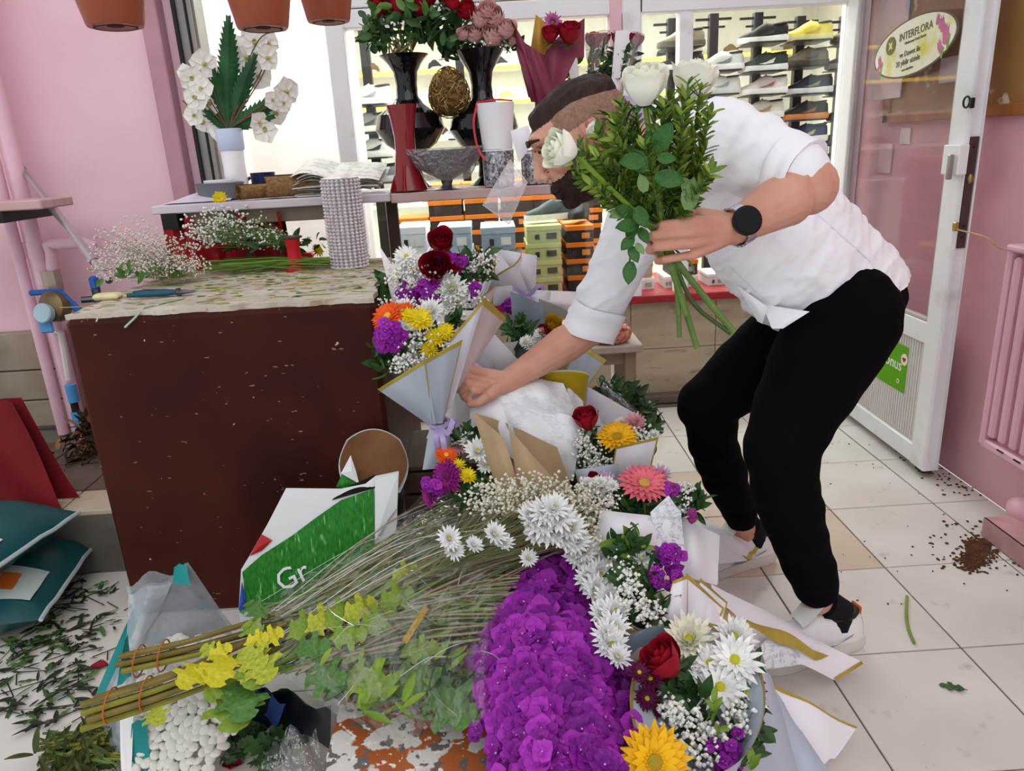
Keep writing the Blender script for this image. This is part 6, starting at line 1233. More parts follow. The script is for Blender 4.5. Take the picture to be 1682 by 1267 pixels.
for k in range(900):
    q_ = random.random(); x, y = (1607, 900) if q_ < .5 else (1598, 922) if q_ < .88 else (1610, 890); p = P(x+random.gauss(0, 11 if q_ < .88 else 45), y+random.gauss(0, 8 if q_ < .88 else 22), Z=.002)
    if p.x < 1.5: mb.ball(p, (rnd(.002, .007), rnd(.002, .007), rnd(.001, .004)), 6, 4)
for k in range(160): 
    y = rnd(2.2, 3.1); mb.ball((1.55+random.gauss(0, .03), y, .002), (rnd(.002, .008), rnd(.002, .008), .002), 5, 3)
for k in range(60): p = P(rnd(1290, 1660), rnd(700, 1000), Z=.002); mb.ball(p, (rnd(.001, .004), rnd(.001, .004), .002), 5, 3) if p.x < 1.45 else None
single('soil_spill', mb, SOIL, 'brown soil spilled on the tiles by the pink casing', 'soil', P(1605, 910, Z=0), kind='stuff')
single('green_twig', MB().tube(catmull([P(1490, 980, Z=.004), P(1489, 1010, Z=.004), P(1493, 1035, Z=.004), P(1502, 1057, Z=.004)], 4), .0038, 7), LEAFB, 'curved green stem lying on the white tiles', 'stem', P(1492, 1020, Z=0))
o = link('fallen_leaf', lobed(LEAFD), None, P(1590, 1134, Z=.004)); L_ = (P(1545, 1124, Z=0)-P(1590, 1134, Z=0)); o.rotation_euler = (0, 0, math.atan2(L_.y, L_.x)); o.scale = [L_.length*1.05, L_.length*.8, L_.length*.4]; tag(o, 'single lobed green leaf lying on the white tiles at right', 'leaf')
RP = mat('dark red petal', '8a1528', .6)
for (x, y, lb) in ((164, 1096, 'dark red petal on the floor beside the pebble bag'), (382, 1259, 'red rose petal on the floor under the stems')):
    p = P(x, y, Z=.003); o = link('petal', MB().grid(lambda u, v: (.022*(u-.5)*math.sin(v*3.0+.1)*2, .03*(v-.5), .006*((2*u-1)**2+(2*v-1)**2)), 5, 5).mesh('petal', RP), None, p); tag(o, lb, 'petal')
# ================================================================== roses in the black vases, wrapped roses at the window
def leafy(t, spots, n, sz, mt, Y, base):
    foliage(t, [blob(x, y, Y+rnd(-.04, .04), rx, ry, .06) for x, y, rx, ry in spots], n, sz, mt, 'foliage', .5)
t = thing('rose_arrangement', 'red roses with dark leaves in the left black vase', 'flowers', bt1)
for (x, y, s) in ((625, 12, 34), (652, 8, 40), (683, 10, 36), (640, -12, 36), (668, -14, 36), (706, -8, 34), (612, -8, 30), (732, -14, 34), (745, 5, 24)): p = P(x, y, Y=2.7+rnd(-.04, .04)); head(t, rose('b0142a', '950f22'), 'rose', p-Vector((0, 0, px2m(s*.4, p))), (rnd(-.3, .3), -.5, 1), px2m(s*1.05, p)); part('rose_stem', MB().tube(catmull([p-Vector((0, 0, .02)), p.lerp(bt1, .6)+Vector((0, 0, .01)), bt1-Vector((rnd(-.02, .02), rnd(-.02, .02), .05))], 4), .0028, 5), GRC, t)
leafy(t, [(630, 40, 30, 24), (660, 45, 34, 26), (690, 40, 34, 26), (615, 62, 20, 14), (720, 30, 26, 30), (740, 60, 18, 24), (735, 80, 14, 12), (700, 60, 20, 14)], 230, .055, LEAFD, 2.72, bt1); leafy(t, [(612, 58, 14, 10), (640, 25, 30, 14), (690, 25, 30, 14)], 40, .05, LEAF, 2.68, bt1)
mb = MB()
for k in range(16): mb.tube([bt1+Vector((rnd(-.05, .05), rnd(-.03, .03), .0)), bt1+Vector((rnd(-.06, .06), rnd(-.03, .03), .05))], .003, 5)
part('stems', mb, mat('pale straw stem', 'b9a86a', .6), t, kind='stuff')
t = thing('rose_arrangement', 'pale pink roses with green leaves in the right black vase', 'flowers', bt2)
for (x, y, s) in ((786, 30, 32), (818, 27, 32), (783, 56, 30), (807, 58, 32), (829, 48, 30), (800, 16, 28), (764, 55, 20), (840, 66, 20)): p = P(x, y, Y=2.68+rnd(-.02, .02)); head(t, rose('d9a6a2', 'e8c0ba'), 'rose', p-Vector((0, 0, px2m(s*.4, p))), (rnd(-.3, .3), -.8, .8), px2m(s*1.15, p))
p = P(770, 30, Y=2.7); head(t, rose('b0142a', '950f22'), 'rose', p, (-.2, -.7, .7), px2m(34, p))
leafy(t, [(765, 70, 18, 14), (800, 76, 36, 10), (835, 78, 20, 10), (745, 20, 14, 24), (800, 45, 36, 20)], 120, .045, LEAFD, 2.73, bt2); gyp(t, [blob(808, 72, 2.66, 26, 6)], 30, .005)
# burgundy wrapped bouquet
BUR = mat('burgundy wrap', '7d3346', .5, c2='8f4358', sc=6, bump=.1, bsc=12)
st_ = thing('lilac_stand', 'slender stand with a lilac box top behind the man', 'stand', P(1010, 480, Y=2.95)*1); st_.location = (P(1015, 200, Y=2.95).x, 2.98, 0); sx = st_.location.x; zb_ = P(1015, 158, Y=2.9).z
part('box', MB().bbox((sx, 2.98, zb_-.06), (.24, .16, .12), .006), mat('lilac box', 'cdbcdc', .5, .05), st_, False); part('post', MB().bbox((sx-.01, 2.98, (zb_-.12)/2), (.04, .04, zb_-.12), .003), PVC, st_, False); part('foot', MB().bbox((sx-.01, 2.98, .012), (.2, .2, .024), .004), PVC, st_, False)
t = thing('wrapped_bouquet', 'burgundy wrapped bouquet with a gold lining standing behind the man head', 'bouquet', P(890, 165, Y=2.66)); t.location.z = SZ
for cs, mt in (([(872, 168, 2.62), (905, 168, 2.62), (876, 92, 2.6), (838, 30, 2.64)], BUR), ([(885, 170, 2.6), (912, 165, 2.62), (892, 90, 2.6), (862, 70, 2.59)], BUR), ([(868, 160, 2.64), (885, 165, 2.62), (872, 100, 2.6), (846, 75, 2.6)], BUR), ([(870, 90, 2.67), (905, 90, 2.67), (912, 48, 2.69), (880, 24, 2.69)], mat('gold lining paper', 'b58a35', .45)), ([(880, 95, 2.69), (960, 95, 2.69), (960, 30, 2.7), (930, 50, 2.7)], BUR), ([(880, 170, 2.66), (910, 170, 2.66), (955, 75, 2.68), (890, 60, 2.68)], BUR)): wrap(t, cs, mt, None, .02, rip=.01)
mb = MB(); mb.tube([P(888, 166, Y=2.64), Vector((P(888, 166, Y=2.64).x, 2.64, SZ))], .02, 10); part('stem_bundle', mb, BUR, t)
for (x, y, s) in ((908, 36, 34), (925, 48, 26)): p = P(x, y, Y=2.66); head(t, chrys('dd86c0', False, 'ph'), 'hydrangea', p, TOCAM(p), px2m(s, p))
for (x, y, s) in ((935, 62, 40), (905, 60, 30)): p = P(x, y+8, Y=2.64); head(t, rose('a3122a', '8a0d22'), 'rose', p, (0, -.6, 1), px2m(s, p))
# single roses in clear sleeves
SLV = sheer('rose sleeve film', 'f6f4f4', .14, .08, body=.12, bodyc='eeeaea', bump=.4, bsc=40)
for k, (x, ty, bx, by, hw, card, lb) in enumerate(((905, 62, 925, 172, 26, False, 'clear sleeve with green rose leaves, leftmost of the row'), (930, 52, 948, 172, 16, True, 'sleeved rose with a white paper strip'), (975, 58, 975, 172, 24, False, 'sleeved red rose behind the hair'), (992, 52, 990, 172, 14, False, 'slim sleeved rose with a red ribbon'), (1018, 52, 1005, 172, 16, True, 'sleeved dark red rose beside the pink post'), (1048, 56, 1020, 172, 16, False, 'sleeved red rose, rightmost of the row'))):
    Y = 2.9-.02*(k % 3); a = P(bx, by, Y=Y); a.z = zb_+.001 if k > 1 else a.z; b = P(x, ty, Y=Y); ax = b-a; t = thing('sleeved_rose', lb, 'rose', a, 'single roses in clear sleeves')
    rw = px2m(hw, b); M = frame(ax); n_ = ax.length
    sheet_part('sleeve', lambda u, v: a+M @ Vector((lerp(.012, rw, v)*math.cos(u*6.283), lerp(.012, rw, v)*math.sin(u*6.283)*.7, n_*v)), 18, 5, SLV, t)
    part('sleeve_rim', MB().tube([b+M @ Vector((rw*math.cos(q_), rw*.7*math.sin(q_), 0)) for q_ in np.linspace(0, 6.28, 18)], .0012, 4), mat('rim pink', 'd9a9a0', .5), t)
    part('rose_stem', MB().tube([a, a.lerp(b, .8)], .003, 6), GRC, t); h_ = a.lerp(b, .8)
    if k: head(t, rose('9c1830', '7d1026'), 'rose', h_, ax, px2m(min(30, hw*1.6), h_), .05)
    foliage(t, [(a.lerp(b, .5), (rw*.55, .015, n_*.28))], 26, .045, LEAF if k == 0 else LEAFD, 'foliage', .5, up=ax)
    if card: part('paper_strip', MB().grid(quad_fn([a.lerp(b, .1)+Vector((-.012, -.03, 0)), a.lerp(b, .1)+Vector((.016, -.03, 0)), b+Vector((rw*.7, -.035, 0)), b+Vector((-rw*.6, -.035, 0))], .004, (0, -1, 0)), 3, 6), PAPERW, t)
    if k == 3: ribbon(t, [a+Vector((0, -.02, .0)), a+Vector((.004, -.025, .05)), a+Vector((.006, -.024, .085))], .012, mat('red ribbon', 'c93642', .4))
# ================================================================== the man bending over the bouquets
def chain(mb, pts, rad, seg=14):
    pts = [Vector(p) for p in pts]; mb.tube(pts, rad, seg)
    for p, r in zip(pts, rad): mb.ball(p, r*.995, seg, 9)
    return mb
def loft(mb, secs, seg=28, pw=1.):
    V = []; n = len(secs)
    for c, ax, ay in secs:
        for k in range(seg):
            a = 2*math.pi*k/seg; ca, sa = math.cos(a), math.sin(a); V.append(tuple(Vector(c)+Vector(ax)*math.copysign(abs(ca)**pw, ca)+Vector(ay)*math.copysign(abs(sa)**pw, sa)))
    F = [(i*seg+k, i*seg+(k+1) % seg, (i+1)*seg+(k+1) % seg, (i+1)*seg+k) for i in range(n-1) for k in range(seg)]+[tuple(range(seg-1, -1, -1)), tuple((n-1)*seg+k for k in range(seg))]
    return mb.add(V, F)
def remeshed(mb, vox, smooth=6, fac=.5):
    me = mb.mesh('tmp', [], False); o = bpy.data.objects.new('tmp', me); COL.objects.link(o)
    m = o.modifiers.new('r', 'REMESH'); m.mode = 'VOXEL'; m.voxel_size = vox
    s = o.modifiers.new('s', 'SMOOTH'); s.iterations = smooth; s.factor = fac
    dg = bpy.context.evaluated_depsgraph_get(); r = bpy.data.meshes.new_from_object(o.evaluated_get(dg))
    bpy.data.objects.remove(o); bpy.data.meshes.remove(me)
    n = len(r.vertices); V = np.empty(n*3); r.vertices.foreach_get('co', V); N = np.empty(n*3); r.vertices.foreach_get('normal', N)
    return r, V.reshape(-1, 3), N.reshape(-1, 3)
def finish(me, V, name, mt, parent):
    V = V-np.array(root_loc(parent)); me.vertices.foreach_set('co', V.ravel()); me.name = name
    if mt is not None: me.materials.clear(); me.materials.append(mt)
    me.polygons.foreach_set('use_smooth', [True]*len(me.polygons)); me.update(); return link(name, me, parent)
SKIN = mat('skin', 'c98f77', .5, c2='d6a08a', sc=14, bump=.04, bsc=160, spec=.35); HAIRM = mat('dark brown hair', '33211b', .55, .25, 60, bump=.5, bsc=180, stretch=(1, 1, .25)); FADE = mat('short faded hair', '9a7766', .7, c2='846252', sc=160); BEARD = mat('dark beard', '3a241d', .75, c2='24160f', sc=120, bump=.6, bsc=220)
SHIRT = mat('white cotton shirt', 'f4f4f8', .75, .02, 4, bump=.35, bsc=11, stretch=(1, 1, 2.2)); TROU = mat('black trousers', '08080d', .9, .2, 6, bump=.15, bsc=14, spec=.06)
man = thing('person', 'man in white shirt and black trousers bending over the bouquets, holding white roses', 'person', (.75, 1.7, 0))
J = dict(pel=Vector((.82, 1.68, .84)), hipN=Vector((.80, 1.585, .80)), hipF=Vector((.78, 1.78, .80)), knN=P(1282, 742, Y=1.43), anN=P(1342, 985, Y=1.5), knF=P(1160, 668, Y=1.75), anF=P(1222, 872, Y=1.885),
         shN=P(1160, 242, Y=1.46), elN=P(1328, 306, Y=1.325), wrN=P(1203, 376, Y=1.255), shF=P(1062, 335, Y=1.74), elF=P(968, 540, Y=1.77), wrF=P(832, 628, Y=1.71), neck=P(1062, 262, Y=1.54), chest=P(1160, 290, Y=1.6), belly=P(1300, 410, Y=1.65))
# ---- head frame
fw = Vector((-math.cos(R(30)), -.04, -math.sin(R(30)))).normalized(); lf = Vector((0, -1, 0)); lf = (lf-fw*lf.dot(fw)).normalized(); uh = fw.cross(lf).normalized(); HM = Matrix((fw, lf, uh)).transposed()
if uh.z < 0: uh = -uh; HM = Matrix((fw, lf, uh)).transposed()
HC = P(962, 214, Y=1.39); HC = Vector((HC.x, 1.455, P(962, 214, Y=1.40).z))
def hp(x, y, z): return HC+HM @ Vector((x, y, z))
mb = MB()
mb.ball(hp(-.006, 0, .004), (.09, .073, .073), 24, 16, M=HM); mb.ball(hp(.034, 0, -.004), (.06, .062, .076), 20, 14, M=HM); mb.ball(hp(.04, 0, -.055), (.056, .052, .062), 20, 14, M=HM); mb.ball(hp(.079, 0, -.096), (.019, .024, .016), 12, 8, M=HM)
mb.ball(hp(.076, 0, .03), (.019, .05, .018), 14, 8, M=HM)
chain(mb, [hp(.089, 0, .012), hp(.101, 0, -.012), hp(.11, 0, -.026)], [.0095, .011, .0118], 10); mb.ball(hp(.101, .011, -.034), .0085, 8, 6); mb.ball(hp(.101, -.011, -.034), .0085, 8, 6)
mb.ball(hp(.094, 0, -.063), (.012, .024, .007), 12, 6, M=HM); mb.ball(hp(.091, 0, -.076), (.012, .021, .008), 12, 6, M=HM)
for s in (1, -1): mb.ball(hp(.066, s*.04, -.022), (.022, .022, .022), 10, 8, M=HM); mb.ball(hp(-.004, s*.075, -.004), (.017, .006, .03), 12, 10, M=HM @ euler(0, .25, s*.35))
chain(mb, [hp(-.035, 0, -.03), hp(-.055, 0, -.09), J['neck'], J['chest']], [.056, .056, .062, .1], 18)
# ---- trunk, arms, legs under the clothes
chain(mb, [J['chest'], J['belly'], J['pel']], [.095, .095, .085], 18); chain(mb, [J['pel'], J['hipN'], J['knN'], J['knN'].lerp(J['anN'], .35), J['anN']], [.08, .075, .052, .05, .036]); chain(mb, [J['pel'], J['hipF'], J['knF'], J['knF'].lerp(J['anF'], .35), J['anF']], [.08, .075, .052, .046, .034])
chain(mb, [J['chest'], J['shN'], J['elN'], J['elN'].lerp(J['wrN'], .3), J['elN'].lerp(J['wrN'], .7), J['wrN']], [.08, .056, .051, .049, .037, .028], 16); chain(mb, [J['chest'], J['shF'], J['elF'], J['elF'].lerp(J['wrF'], .3), J['elF'].lerp(J['wrF'], .7), J['wrF']], [.08, .056, .046, .047, .035, .029], 16)
# near hand closed round the stems
w = J['wrN']; K = [P(1141, 364, Y=1.195), P(1134, 382, Y=1.19), P(1134, 401, Y=1.195), P(1138, 419, Y=1.205)]; P1 = [P(1088, 370, Y=1.185), P(1074, 387, Y=1.18), P(1078, 406, Y=1.185), P(1092, 426, Y=1.2)]; P2 = [P(1074, 376, Y=1.215), P(1061, 392, Y=1.215), P(1066, 411, Y=1.22), P(1080, 429, Y=1.23)]; P3 = [P(1092, 382, Y=1.235), P(1082, 398, Y=1.237), P(1086, 415, Y=1.24), P(1096, 430, Y=1.245)]
for k in range(4): r0 = (.0085, .0087, .0084, .0077)[k]; chain(mb, [K[k], P1[k], P2[k], P3[k]], [r0, r0*.93, r0*.88, r0*.78], 10); chain(mb, [w, w.lerp(K[k], .55), K[k]], [.024, .0165, r0*1.12], 12)
chain(mb, [w+Vector((-.01, .015, .01)), P(1150, 356, Y=1.235), P(1112, 350, Y=1.245), P(1088, 358, Y=1.24)], [.02, .015, .0115, .0098], 10)
# far hand reaching into the paper
w = J['wrF']
for k, (kx, ky, tx_, ty_, mx, my) in enumerate(((796, 612, 758, 616, 774, 606), (790, 622, 752, 630, 768, 616), (792, 634, 758, 644, 770, 630), (797, 644, 768, 654, 778, 642))):
    a, b, c = P(kx, ky, Y=1.69), P(mx, my, Y=1.675), P(tx_, ty_, Y=1.685); chain(mb, [w, w.lerp(a, .6), a, b, c, c+Vector((.004, .012, -.02))], [.027, .018, .0115, .0105, .0095, .008], 10)
chain(mb, [w, P(806, 648, Y=1.66), P(786, 662, Y=1.66), P(772, 664, Y=1.67)], [.024, .015, .0115, .0095], 10)
me, V, N = remeshed(mb, .0027, 3, .5); body = finish(me, V, 'body', SKIN, man)
# ---- hair, fade, beard grown from the head surface
L = (V-np.array(HC)) @ np.array(HM); hx, hy, hz = L[:, 0], L[:, 1], L[:, 2]; ishead = (np.linalg.norm(L, axis=1) < .15)
faces = np.array([p.vertices[:] for p in me.polygons if len(p.vertices) == 4])
def shell(name, h, off, mt, noise=0, ns=60):
    m = ishead & (h > 0); fsel = faces[m[faces].all(axis=1)]
    if len(fsel) == 0: return
    ids = np.unique(fsel); mp = {i: k for k, i in enumerate(ids)}; t_ = np.clip(h[ids]/.018, 0, 1); t_ = t_*t_*(3-2*t_)
    nz = np.array([mnoise.noise((L[i, 0]*ns*.35, L[i, 1]*ns, L[i, 2]*ns)) for i in ids])*noise
    V2 = V[ids]+N[ids]*(off*t_+nz*t_+.0006)[:, None]; b = MB(); b.add(V2, [tuple(mp[i] for i in f) for f in fsel]); return part(name, b, mt, man, True, None)
ay = np.abs(hy)
top = np.minimum(hz-(.046+.0*hx)+np.clip(-hx-.0, 0, .2)*.25-np.clip(ay-.04, 0, .1)*.2, .2); top = np.minimum(top, .086-hx+.15*(hz-.06))
shell('hair', top, .013, HAIRM, .005, 90)
fade = np.minimum(np.minimum(hz-.012+np.clip(-hx-.02, 0, .2)*.9, .05-hx-.2*(hz-.02)), .068-hz); fade = np.where(hx < -.02, np.minimum(hz+.05, .07-hz), fade)
shell('hair_fade', fade, .0012, FADE)
bd = np.minimum(np.minimum(-.05-hz+np.clip(ay-.03, 0, 1)*.45, hx-.0), hz+.122+.3*hx); shell('beard', bd, .0016, BEARD, .0012, 160)
shell('moustache', np.minimum(np.minimum(-.047-hz, hz+.066), np.minimum(.034-ay, hx-.07)), .004, BEARD, .002, 130)
for s in (1, -1):
    part('eyebrow', MB().tube([hp(.098, s*.012, .03), hp(.094, s*.03, .036), hp(.08, s*.05, .031)], [.003, .004, .002], 6), HAIRM, man); part('eye', MB().ball(hp(.083, s*.031, .012), (.009, .013, .006), 10, 8, M=HM), mat('dark eye', '2b1d18', .25), man); part('eyelid', MB().tube([hp(.094, s*.019, .016), hp(.094, s*.032, .02), hp(.086, s*.045, .015)], .0024, 6), mat('lid skin', 'a86c58', .5), man)
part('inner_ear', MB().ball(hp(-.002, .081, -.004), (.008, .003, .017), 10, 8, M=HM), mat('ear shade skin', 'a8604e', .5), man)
# ---- shirt
def sec(px, py, Y, dirx, a, b): c = P(px, py, Y=Y); return (c, Vector(dirx)*a, Vector((0, 1, 0))*b)
d1 = (RT*.86+UP*.5).normalized(); d2 = (RT*.62+UP*.78).normalized(); d0 = (RT*.9+UP*.43).normalized(); d3 = (RT*.35+UP*.93).normalized()
mb = MB(); loft(mb, [sec(1376, 494, 1.68, d0, .168, .165), sec(1350, 462, 1.68, d1, .172, .17), sec(1300, 412, 1.67, d2, .17, .165), sec(1245, 352, 1.66, d2, .158, .155), sec(1190, 300, 1.64, d2, .14, .15), sec(1140, 268, 1.62, d3, .115, .15), sec(1100, 258, 1.57, d3, .09, .12), sec(1068, 262, 1.545, d3, .066, .07)], 32)
chain(mb, [P(1150, 262, Y=1.54), P(1172, 240, Y=1.455), P(1232, 256, Y=1.39), P(1298, 288, Y=1.345)], [.095, .084, .076, .068], 20); chain(mb, [P(1110, 290, Y=1.68), P(1062, 335, Y=1.74), P(1012, 440, Y=1.76), P(975, 525, Y=1.77)], [.095, .08, .068, .062], 20)
me, V, N = remeshed(mb, .0055, 6, .5)
ax = (P(1300, 290, Y=1.345)-P(1172, 238, Y=1.455)).normalized()
nz = np.empty(len(V))
for i, v in enumerate(V):
    q_ = Vector(v); s_ = q_.dot(ax); nz[i] = .007*mnoise.noise((s_*30, q_.y*5, q_.z*5))+.007*mnoise.noise((q_.x*7+q_.z*9, q_.y*3, (q_.z-q_.x)*4+9))+.012*max(0, .3-abs(mnoise.noise(((q_.x+q_.z)*7, q_.y*4, (q_.z-q_.x)*16))))*1.3+.004*max(0, .3-abs(mnoise.noise(((q_.x-q_.z)*22, q_.y*6, (q_.z+q_.x)*8+3))))*2
de = np.linalg.norm(V-np.array(J['elN']), axis=1); nz = (nz-.005)*np.clip((de-.05)/.08, .15, 1); V = V+N*nz[:, None]; shirt = finish(me, V, 'shirt', SHIRT, man)
def cuff(a, b, r, nm='cuff'):
    a, b = Vector(a), Vector(b); M = frame(b-a); h = (b-a).length; mb = MB(); mb.grid(lambda u, v: a+M @ Vector((r*(1+.05*math.sin(u*6.283*3)+.09*math.sin(v*math.pi*3)*.5)*math.cos(u*6.283), r*(1+.05*math.sin(u*6.283*2+1))*math.sin(u*6.283), h*v+.006*math.sin(u*12.5))), 28, 8, wrap=True)
    mb.grid(lambda u, v: b+M @ Vector((r*lerp(1, .78, v)*math.cos(u*6.283), r*lerp(1, .78, v)*math.sin(u*6.283), -.008*v+.006*math.sin(u*12.5))), 28, 2, wrap=True); return part(nm, mb, SHIRT, man)
cuff(P(1278, 280, Y=1.36), P(1312, 297, Y=1.335), .075); cuff(P(987, 503, Y=1.77), P(966, 548, Y=1.772), .07)
part('shirt_tail', MB().grid(quad_fn([P(1252, 500, Y=1.55), P(1330, 512, Y=1.5), P(1286, 540, Y=1.49), P(1268, 540, Y=1.5)], .015, (0, -1, 0)), 8, 6), SHIRT, man); part('shirt_tail', MB().grid(quad_fn([P(1212, 470, Y=1.56), P(1262, 505, Y=1.52), P(1252, 532, Y=1.54), P(1244, 528, Y=1.55)], .012, (0, -1, 0)), 8, 6), SHIRT, man)
# placket seam with buttons and side seam lying on the shirt
from mathutils.bvhtree import BVHTree
dg_ = bpy.context.evaluated_depsgraph_get()
bv_ = BVHTree.FromPolygons([tuple(v) for v in V], [tuple(p.vertices) for p in me.polygons])
def on_shirt(x, y, o=.002): d = ray(x, y).normalized(); h = bv_.ray_cast(CPOS, d); return h[0]-d*o if h[0] is not None else P(x, y, Y=1.5)
part('placket', MB().grid(lambda u, v: on_shirt(lerp(1190, 1262, u)+lerp(-6, 6, v)*.6, lerp(440, 508, u)+lerp(-7, 7, v)*-.9), 20, 3), SHIRT, man)
part('side_seam', MB().tube([on_shirt(lerp(1335, 1430, u_), lerp(345, 430, u_), .001) for u_ in np.linspace(0, 1, 14)], .0016, 5), mat('shirt seam shade', 'e6e6ec', .8), man)
for u_ in (.2, .55, .9): c = on_shirt(lerp(1190, 1262, u_), lerp(440, 508, u_), .004); part('button', MB().lathe([(.005, 0), (.005, .002)], 10, c, frame(TOCAM(c))), mat('pearl button', 'dcdcdf', .3), man)
part('collar', MB().tube([J['neck']+Vector((.0, .07*math.cos(a), 0))+(d3*.066)*math.sin(a) for a in np.linspace(0, 6.28, 18)], .014, 8), SHIRT, man)
# ---- trousers
mb = MB(); loft(mb, [sec(1372, 480, 1.67, d0, .14, .15), sec(1385, 505, 1.67, d0, .145, .165), sec(1378, 545, 1.67, d0, .13, .165), sec(1340, 580, 1.67, RT, .1, .15)], 28)
chain(mb, [P(1392, 520, Y=1.57), P(1352, 590, Y=1.54), P(1315, 660, Y=1.49), P(1284, 738, Y=1.44), P(1290, 800, Y=1.45), P(1312, 880, Y=1.475), P(1340, 962, Y=1.5)], [.118, .112, .095, .08, .074, .066, .052], 18); chain(mb, [P(1330, 535, Y=1.76), P(1270, 575, Y=1.76), P(1210, 625, Y=1.755), P(1163, 668, Y=1.75), P(1172, 730, Y=1.79), P(1196, 800, Y=1.84), P(1218, 852, Y=1.88)], [.11, .1, .088, .078, .066, .058, .045], 18)
me, V, N = remeshed(mb, .007, 8, .5)
nz = np.array([.006*mnoise.noise((v[0]*6, v[1]*5, v[2]*16))+.004*mnoise.noise((v[0]*16, v[1]*9, v[2]*28+4)) for v in V]); V = V+N*nz[:, None]; finish(me, V, 'trousers', TROU, man)
part('pocket_rivet', MB().ball(P(1428, 480, Y=1.5), .004, 8, 6), mat('plier steel', '5a5a5e', .35, metal=.8), man)
part('belt_loop', MB().bbox(P(1484, 484, Y=1.66), (.012, .02, .03), .003), TROU, man, False)
# ---- watch on the near wrist
wa = J['elN'].lerp(J['wrN'], .93); wd = (J['wrN']-J['elN']).normalized(); M = frame(wd)
bandm = mat('steel watch band', 'c9c9cf', .25, .05, metal=.9); links = MB()
for k in range(20):
    a = k*2*math.pi/20; e = M.col[0]*math.cos(a)+M.col[1]*math.sin(a); links.bbox(wa+e*.0335, (.0095, .004, .02), .001, Matrix((wd.cross(e), e, wd)).transposed())
wb = part('watch_band', links, bandm, man, False)
cn = TOCAM(wa); cn = (cn-wd*cn.dot(wd)*.7).normalized(); cc = wa+cn*.036
wc_ = part('watch_case', MB().lathe([(.0225, -.004), (.0245, 0), (.0245, .006), (.022, .008)], 28, cc, frame(cn)), mat('black watch case', '18181b', .3, metal=.5), man); part('watch_face', MB().lathe([(.0215, .0075), (.0215, .0088)], 28, cc, frame(cn)), mat('black watch glass', '050506', .06), wc_)
# ---- shoes, socks
WHS = mat('white leather', 'e6e6e4', .45, .04, 8, bump=.06); GRS = mat('grey shoe trim', '8f959c', .5, .06); ORG = mat('orange heel tab', 'd9602a', .5); SOCK = mat('black sock', '101014', .9)
def man_shoe(heel, rz, ank, nm):
    ms = shoe_meshes(WHS, mat('off white sole', 'd6d3cc', .6, .06), WHS, .29, 1.02); d = Vector((-math.cos(rz), -math.sin(rz), 0)); c = Vector((heel.x, heel.y, .001))+d*.145; M = rotz(rz)
    so = place('shoe', ms['upper'], man, c, M)
    def sub(n, me): o = link(n, me, so); return o
    sub('sole', ms['sole']); sub('laces', ms['laces']); sub('collar_lining', ms['collar'])
    sub('tongue', MB().grid(lambda u, v: (.045-.075*v*1.0-.02*(1-v), (u-.5)*.06*(1-.15*v), .098+.05*(1-v)**1.3+.006*math.cos((u-.5)*3)), 8, 8).mesh('tongue', WHS)); sub('tongue_label', MB().grid(lambda u, v: (.028-.028*v, (u-.5)*.032, .139-.024*v+.0055), 2, 2).mesh('tongue_label', GRS))
    sub('heel_tab', MB().bbox((.143, 0, .082), (.008, .032, .045), .003).mesh('heel_tab', ORG, False))
    for s in (1, -1): sub('side_stripe', MB().add([(.13, s*.034, .05), (.13, s*.034, .058), (.06, s*.0435, .04), (.02, s*.043, .03), (-.02, s*.046, .036), (.02, s*.046, .045)], [(0, 1, 2), (0, 2, 3), (2, 5, 4, 3)]).mesh('side_stripe', GRS, False))
    part('sock', MB().tube([c-d*.085+Vector((0, 0, .06)), c-d*.09+Vector((0, 0, .1)), Vector((ank.x, ank.y, .125)).lerp(c-d*.09+Vector((0, 0, .12)), .4)], [.036, .036, .037], 14), SOCK, man)
hN = P(1402, 1052, Z=.0); man_shoe(hN, math.atan2(.27, .96), J['anN'], 'n'); hF = P(1262, 915, Z=0); man_shoe(hF, math.atan2(.3, .95), J['anF'], 'f')
# ================================================================== white rose bouquet in his hand
t = thing('rose_bouquet', 'loose bunch of white roses and green foliage held in his fist', 'bouquet', P(1105, 400, Y=1.215))
grip = P(1090, 395, Y=1.215)
for (x, y, Y, s, n) in ((1058, 140, 1.16, 68, (-.1, -.3, 1)), (922, 246, 1.12, 56, (-.9, -.4, .25)), (1140, 132, 1.28, 66, (.2, -.1, 1)), (976, 212, 1.25, 24, (-.6, 0, .6))):
    p = P(x, y+s*.35, Y=Y); n = Vector(n).normalized(); p = P(x, y, Y=Y)-n*px2m(s*.42, P(x, y, Y=Y)); place('rose', rose('fafae2', 'fdfdf2'), t, p, frame(n) @ rotz(rnd(0, 6)), px2m(s*1.12, p))
    part('rose_stem', MB().tube(catmull([p, p.lerp(grip, .5)+Vector((0, -.008, 0)), grip, grip+(grip-p)*.1], 5), .0042, 7), LEAFB, t)
LS = [mat('boxwood green', '5d7a26', .5, c2='7d9434', sc=14), mat('boxwood dark', '3b5a1f', .5, c2='4f6e28', sc=14), mat('boxwood light', '8ba03c', .5, c2='9cae4a', sc=14)]
tips = [(1000, 190), (1020, 175), (1045, 180), (1075, 190), (1100, 165), (1130, 140), (1150, 150), (1165, 190), (960, 250), (945, 270), (950, 290), (985, 220), (1010, 230), (1040, 220), (1080, 220), (1120, 190), (1140, 210), (1160, 240), (975, 305), (1000, 270), (1030, 260), (1060, 240), (1110, 230), (1150, 280), (1165, 285), (1000, 300), (1020, 310), (1090, 260), (1130, 260), (985, 260), (1070, 280), (1050, 300), (1110, 290), (1140, 300), (970, 275), (1015, 205), (1090, 180), (1125, 165)]
lv = leafm(LS[0], .34, 'bx', -.3, .3, 4); V0 = np.array([v.co for v in lv.vertices]); F0 = [tuple(p.vertices) for p in lv.polygons]
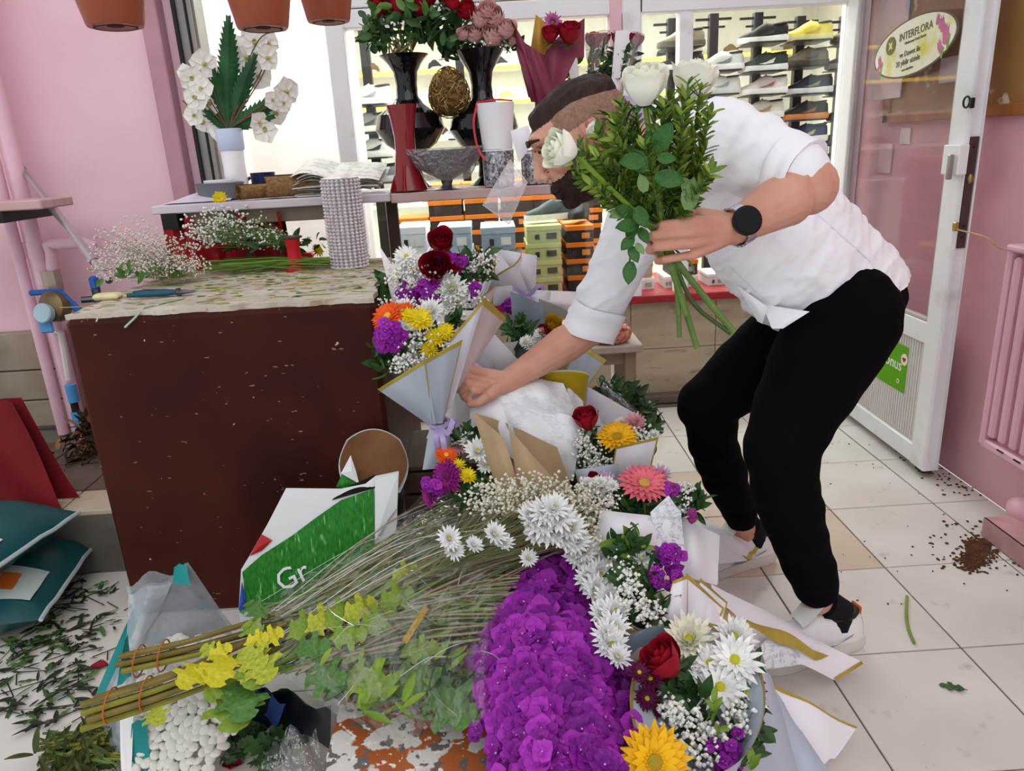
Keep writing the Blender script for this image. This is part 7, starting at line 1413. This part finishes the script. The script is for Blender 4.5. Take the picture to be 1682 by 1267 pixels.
for (x, y) in tips:
    tip = P(x, y, Y=1.2+rnd(-.07, .06)); b = grip+Vector((rnd(-.01, .01), rnd(-.008, .008), .02)); mid = b.lerp(tip, .55)+Vector((rnd(-.012, .012), rnd(-.01, .01), rnd(-.01, .01))); cv = catmull([b, mid, tip], 9); mb = MB(); mb.tube(cv, [.0018]*len(cv), 4, 3)
    n = len(cv); k0 = int(n*.3)
    for i in range(k0, n):
        d = (cv[min(i+1, n-1)]-cv[i-1]).normalized()
        for q_ in range(4):
            side = Vector((rnd(-1, 1), rnd(-1, 1), rnd(-1, 1))); side = (side-d*side.dot(d)).normalized(); X = (d*rnd(.5, 1)+side*.9).normalized(); Z = (d*.8-side*.5+TOCAM(tip)*.5); Z = (Z-X*Z.dot(X)).normalized(); L_ = rnd(.016, .028)
            mb.add(V0*L_, F0, random.choice((0, 0, 1, 2)), Matrix((X, Z.cross(X), Z)).transposed(), cv[i])
    part('foliage_sprig', mb, LS+[GRC], t, True, None)
RL = leafm(mat('rose leaf', '2f5a26', .4, c2='3f6e30', sc=16), .62, 'rl', -.35, .22); RL2 = leafm(mat('rose leaf pale', '6f8f55', .45, c2='82a066', sc=16), .55, 'rl2', -.35, .22)
for (x0, y0, x1, y1, me, Y) in ((1075, 250, 1105, 200, RL, 1.13), (1080, 260, 1112, 262, RL, 1.12), (1058, 265, 1015, 268, RL, 1.12), (1060, 280, 1030, 245, RL, 1.13), (1075, 290, 1125, 300, RL, 1.13), (1080, 250, 1060, 215, RL, 1.14), (1135, 320, 1120, 290, RL2, 1.17), (1130, 345, 1140, 290, RL2, 1.17), (1060, 315, 1050, 285, RL2, 1.13), (1040, 355, 1010, 340, RL, 1.17), (1045, 365, 1030, 395, RL, 1.17), (1045, 370, 1010, 375, RL, 1.16), (1050, 375, 1065, 400, RL, 1.17), (1040, 390, 1020, 412, RL, 1.16), (1035, 405, 1048, 432, RL, 1.16), (1036, 430, 1032, 468, RL, 1.16), (1045, 400, 1058, 418, RL2, 1.16), (1000, 340, 985, 320, RL, 1.18), (1030, 345, 1000, 358, RL2, 1.17), (1160, 285, 1178, 265, RL2, 1.2), (1045, 340, 1062, 375, RL, 1.16)):
    big_leaf(t, P(x0, y0, Y=Y), P(x1, y1, Y=Y-.012), me)
part('leaf_stalk', MB().tube(catmull([P(1090, 380, Y=1.19), P(1055, 365, Y=1.175), P(1038, 400, Y=1.165), P(1034, 435, Y=1.165)], 4), .0016, 5), GRC, t)
for (x0, y0, x1, y1, x2, y2, r) in ((1100, 430, 1120, 490, 1145, 572, .0055), (1112, 430, 1155, 485, 1205, 545, .0055), (1108, 432, 1140, 500, 1200, 548, .0038), (1105, 430, 1113, 490, 1116, 555, .004), (1098, 430, 1112, 470, 1128, 520, .0045), (1130, 428, 1138, 440, 1140, 448, .0016)):
    part('rose_stem', MB().tube(catmull([grip, P(x0, y0, Y=1.21), P(x1, y1, Y=1.2), P(x2, y2, Y=1.19)], 4), r, 8), random.choice((GRC, mat('dark stem', '44592c', .5, .2))), t)
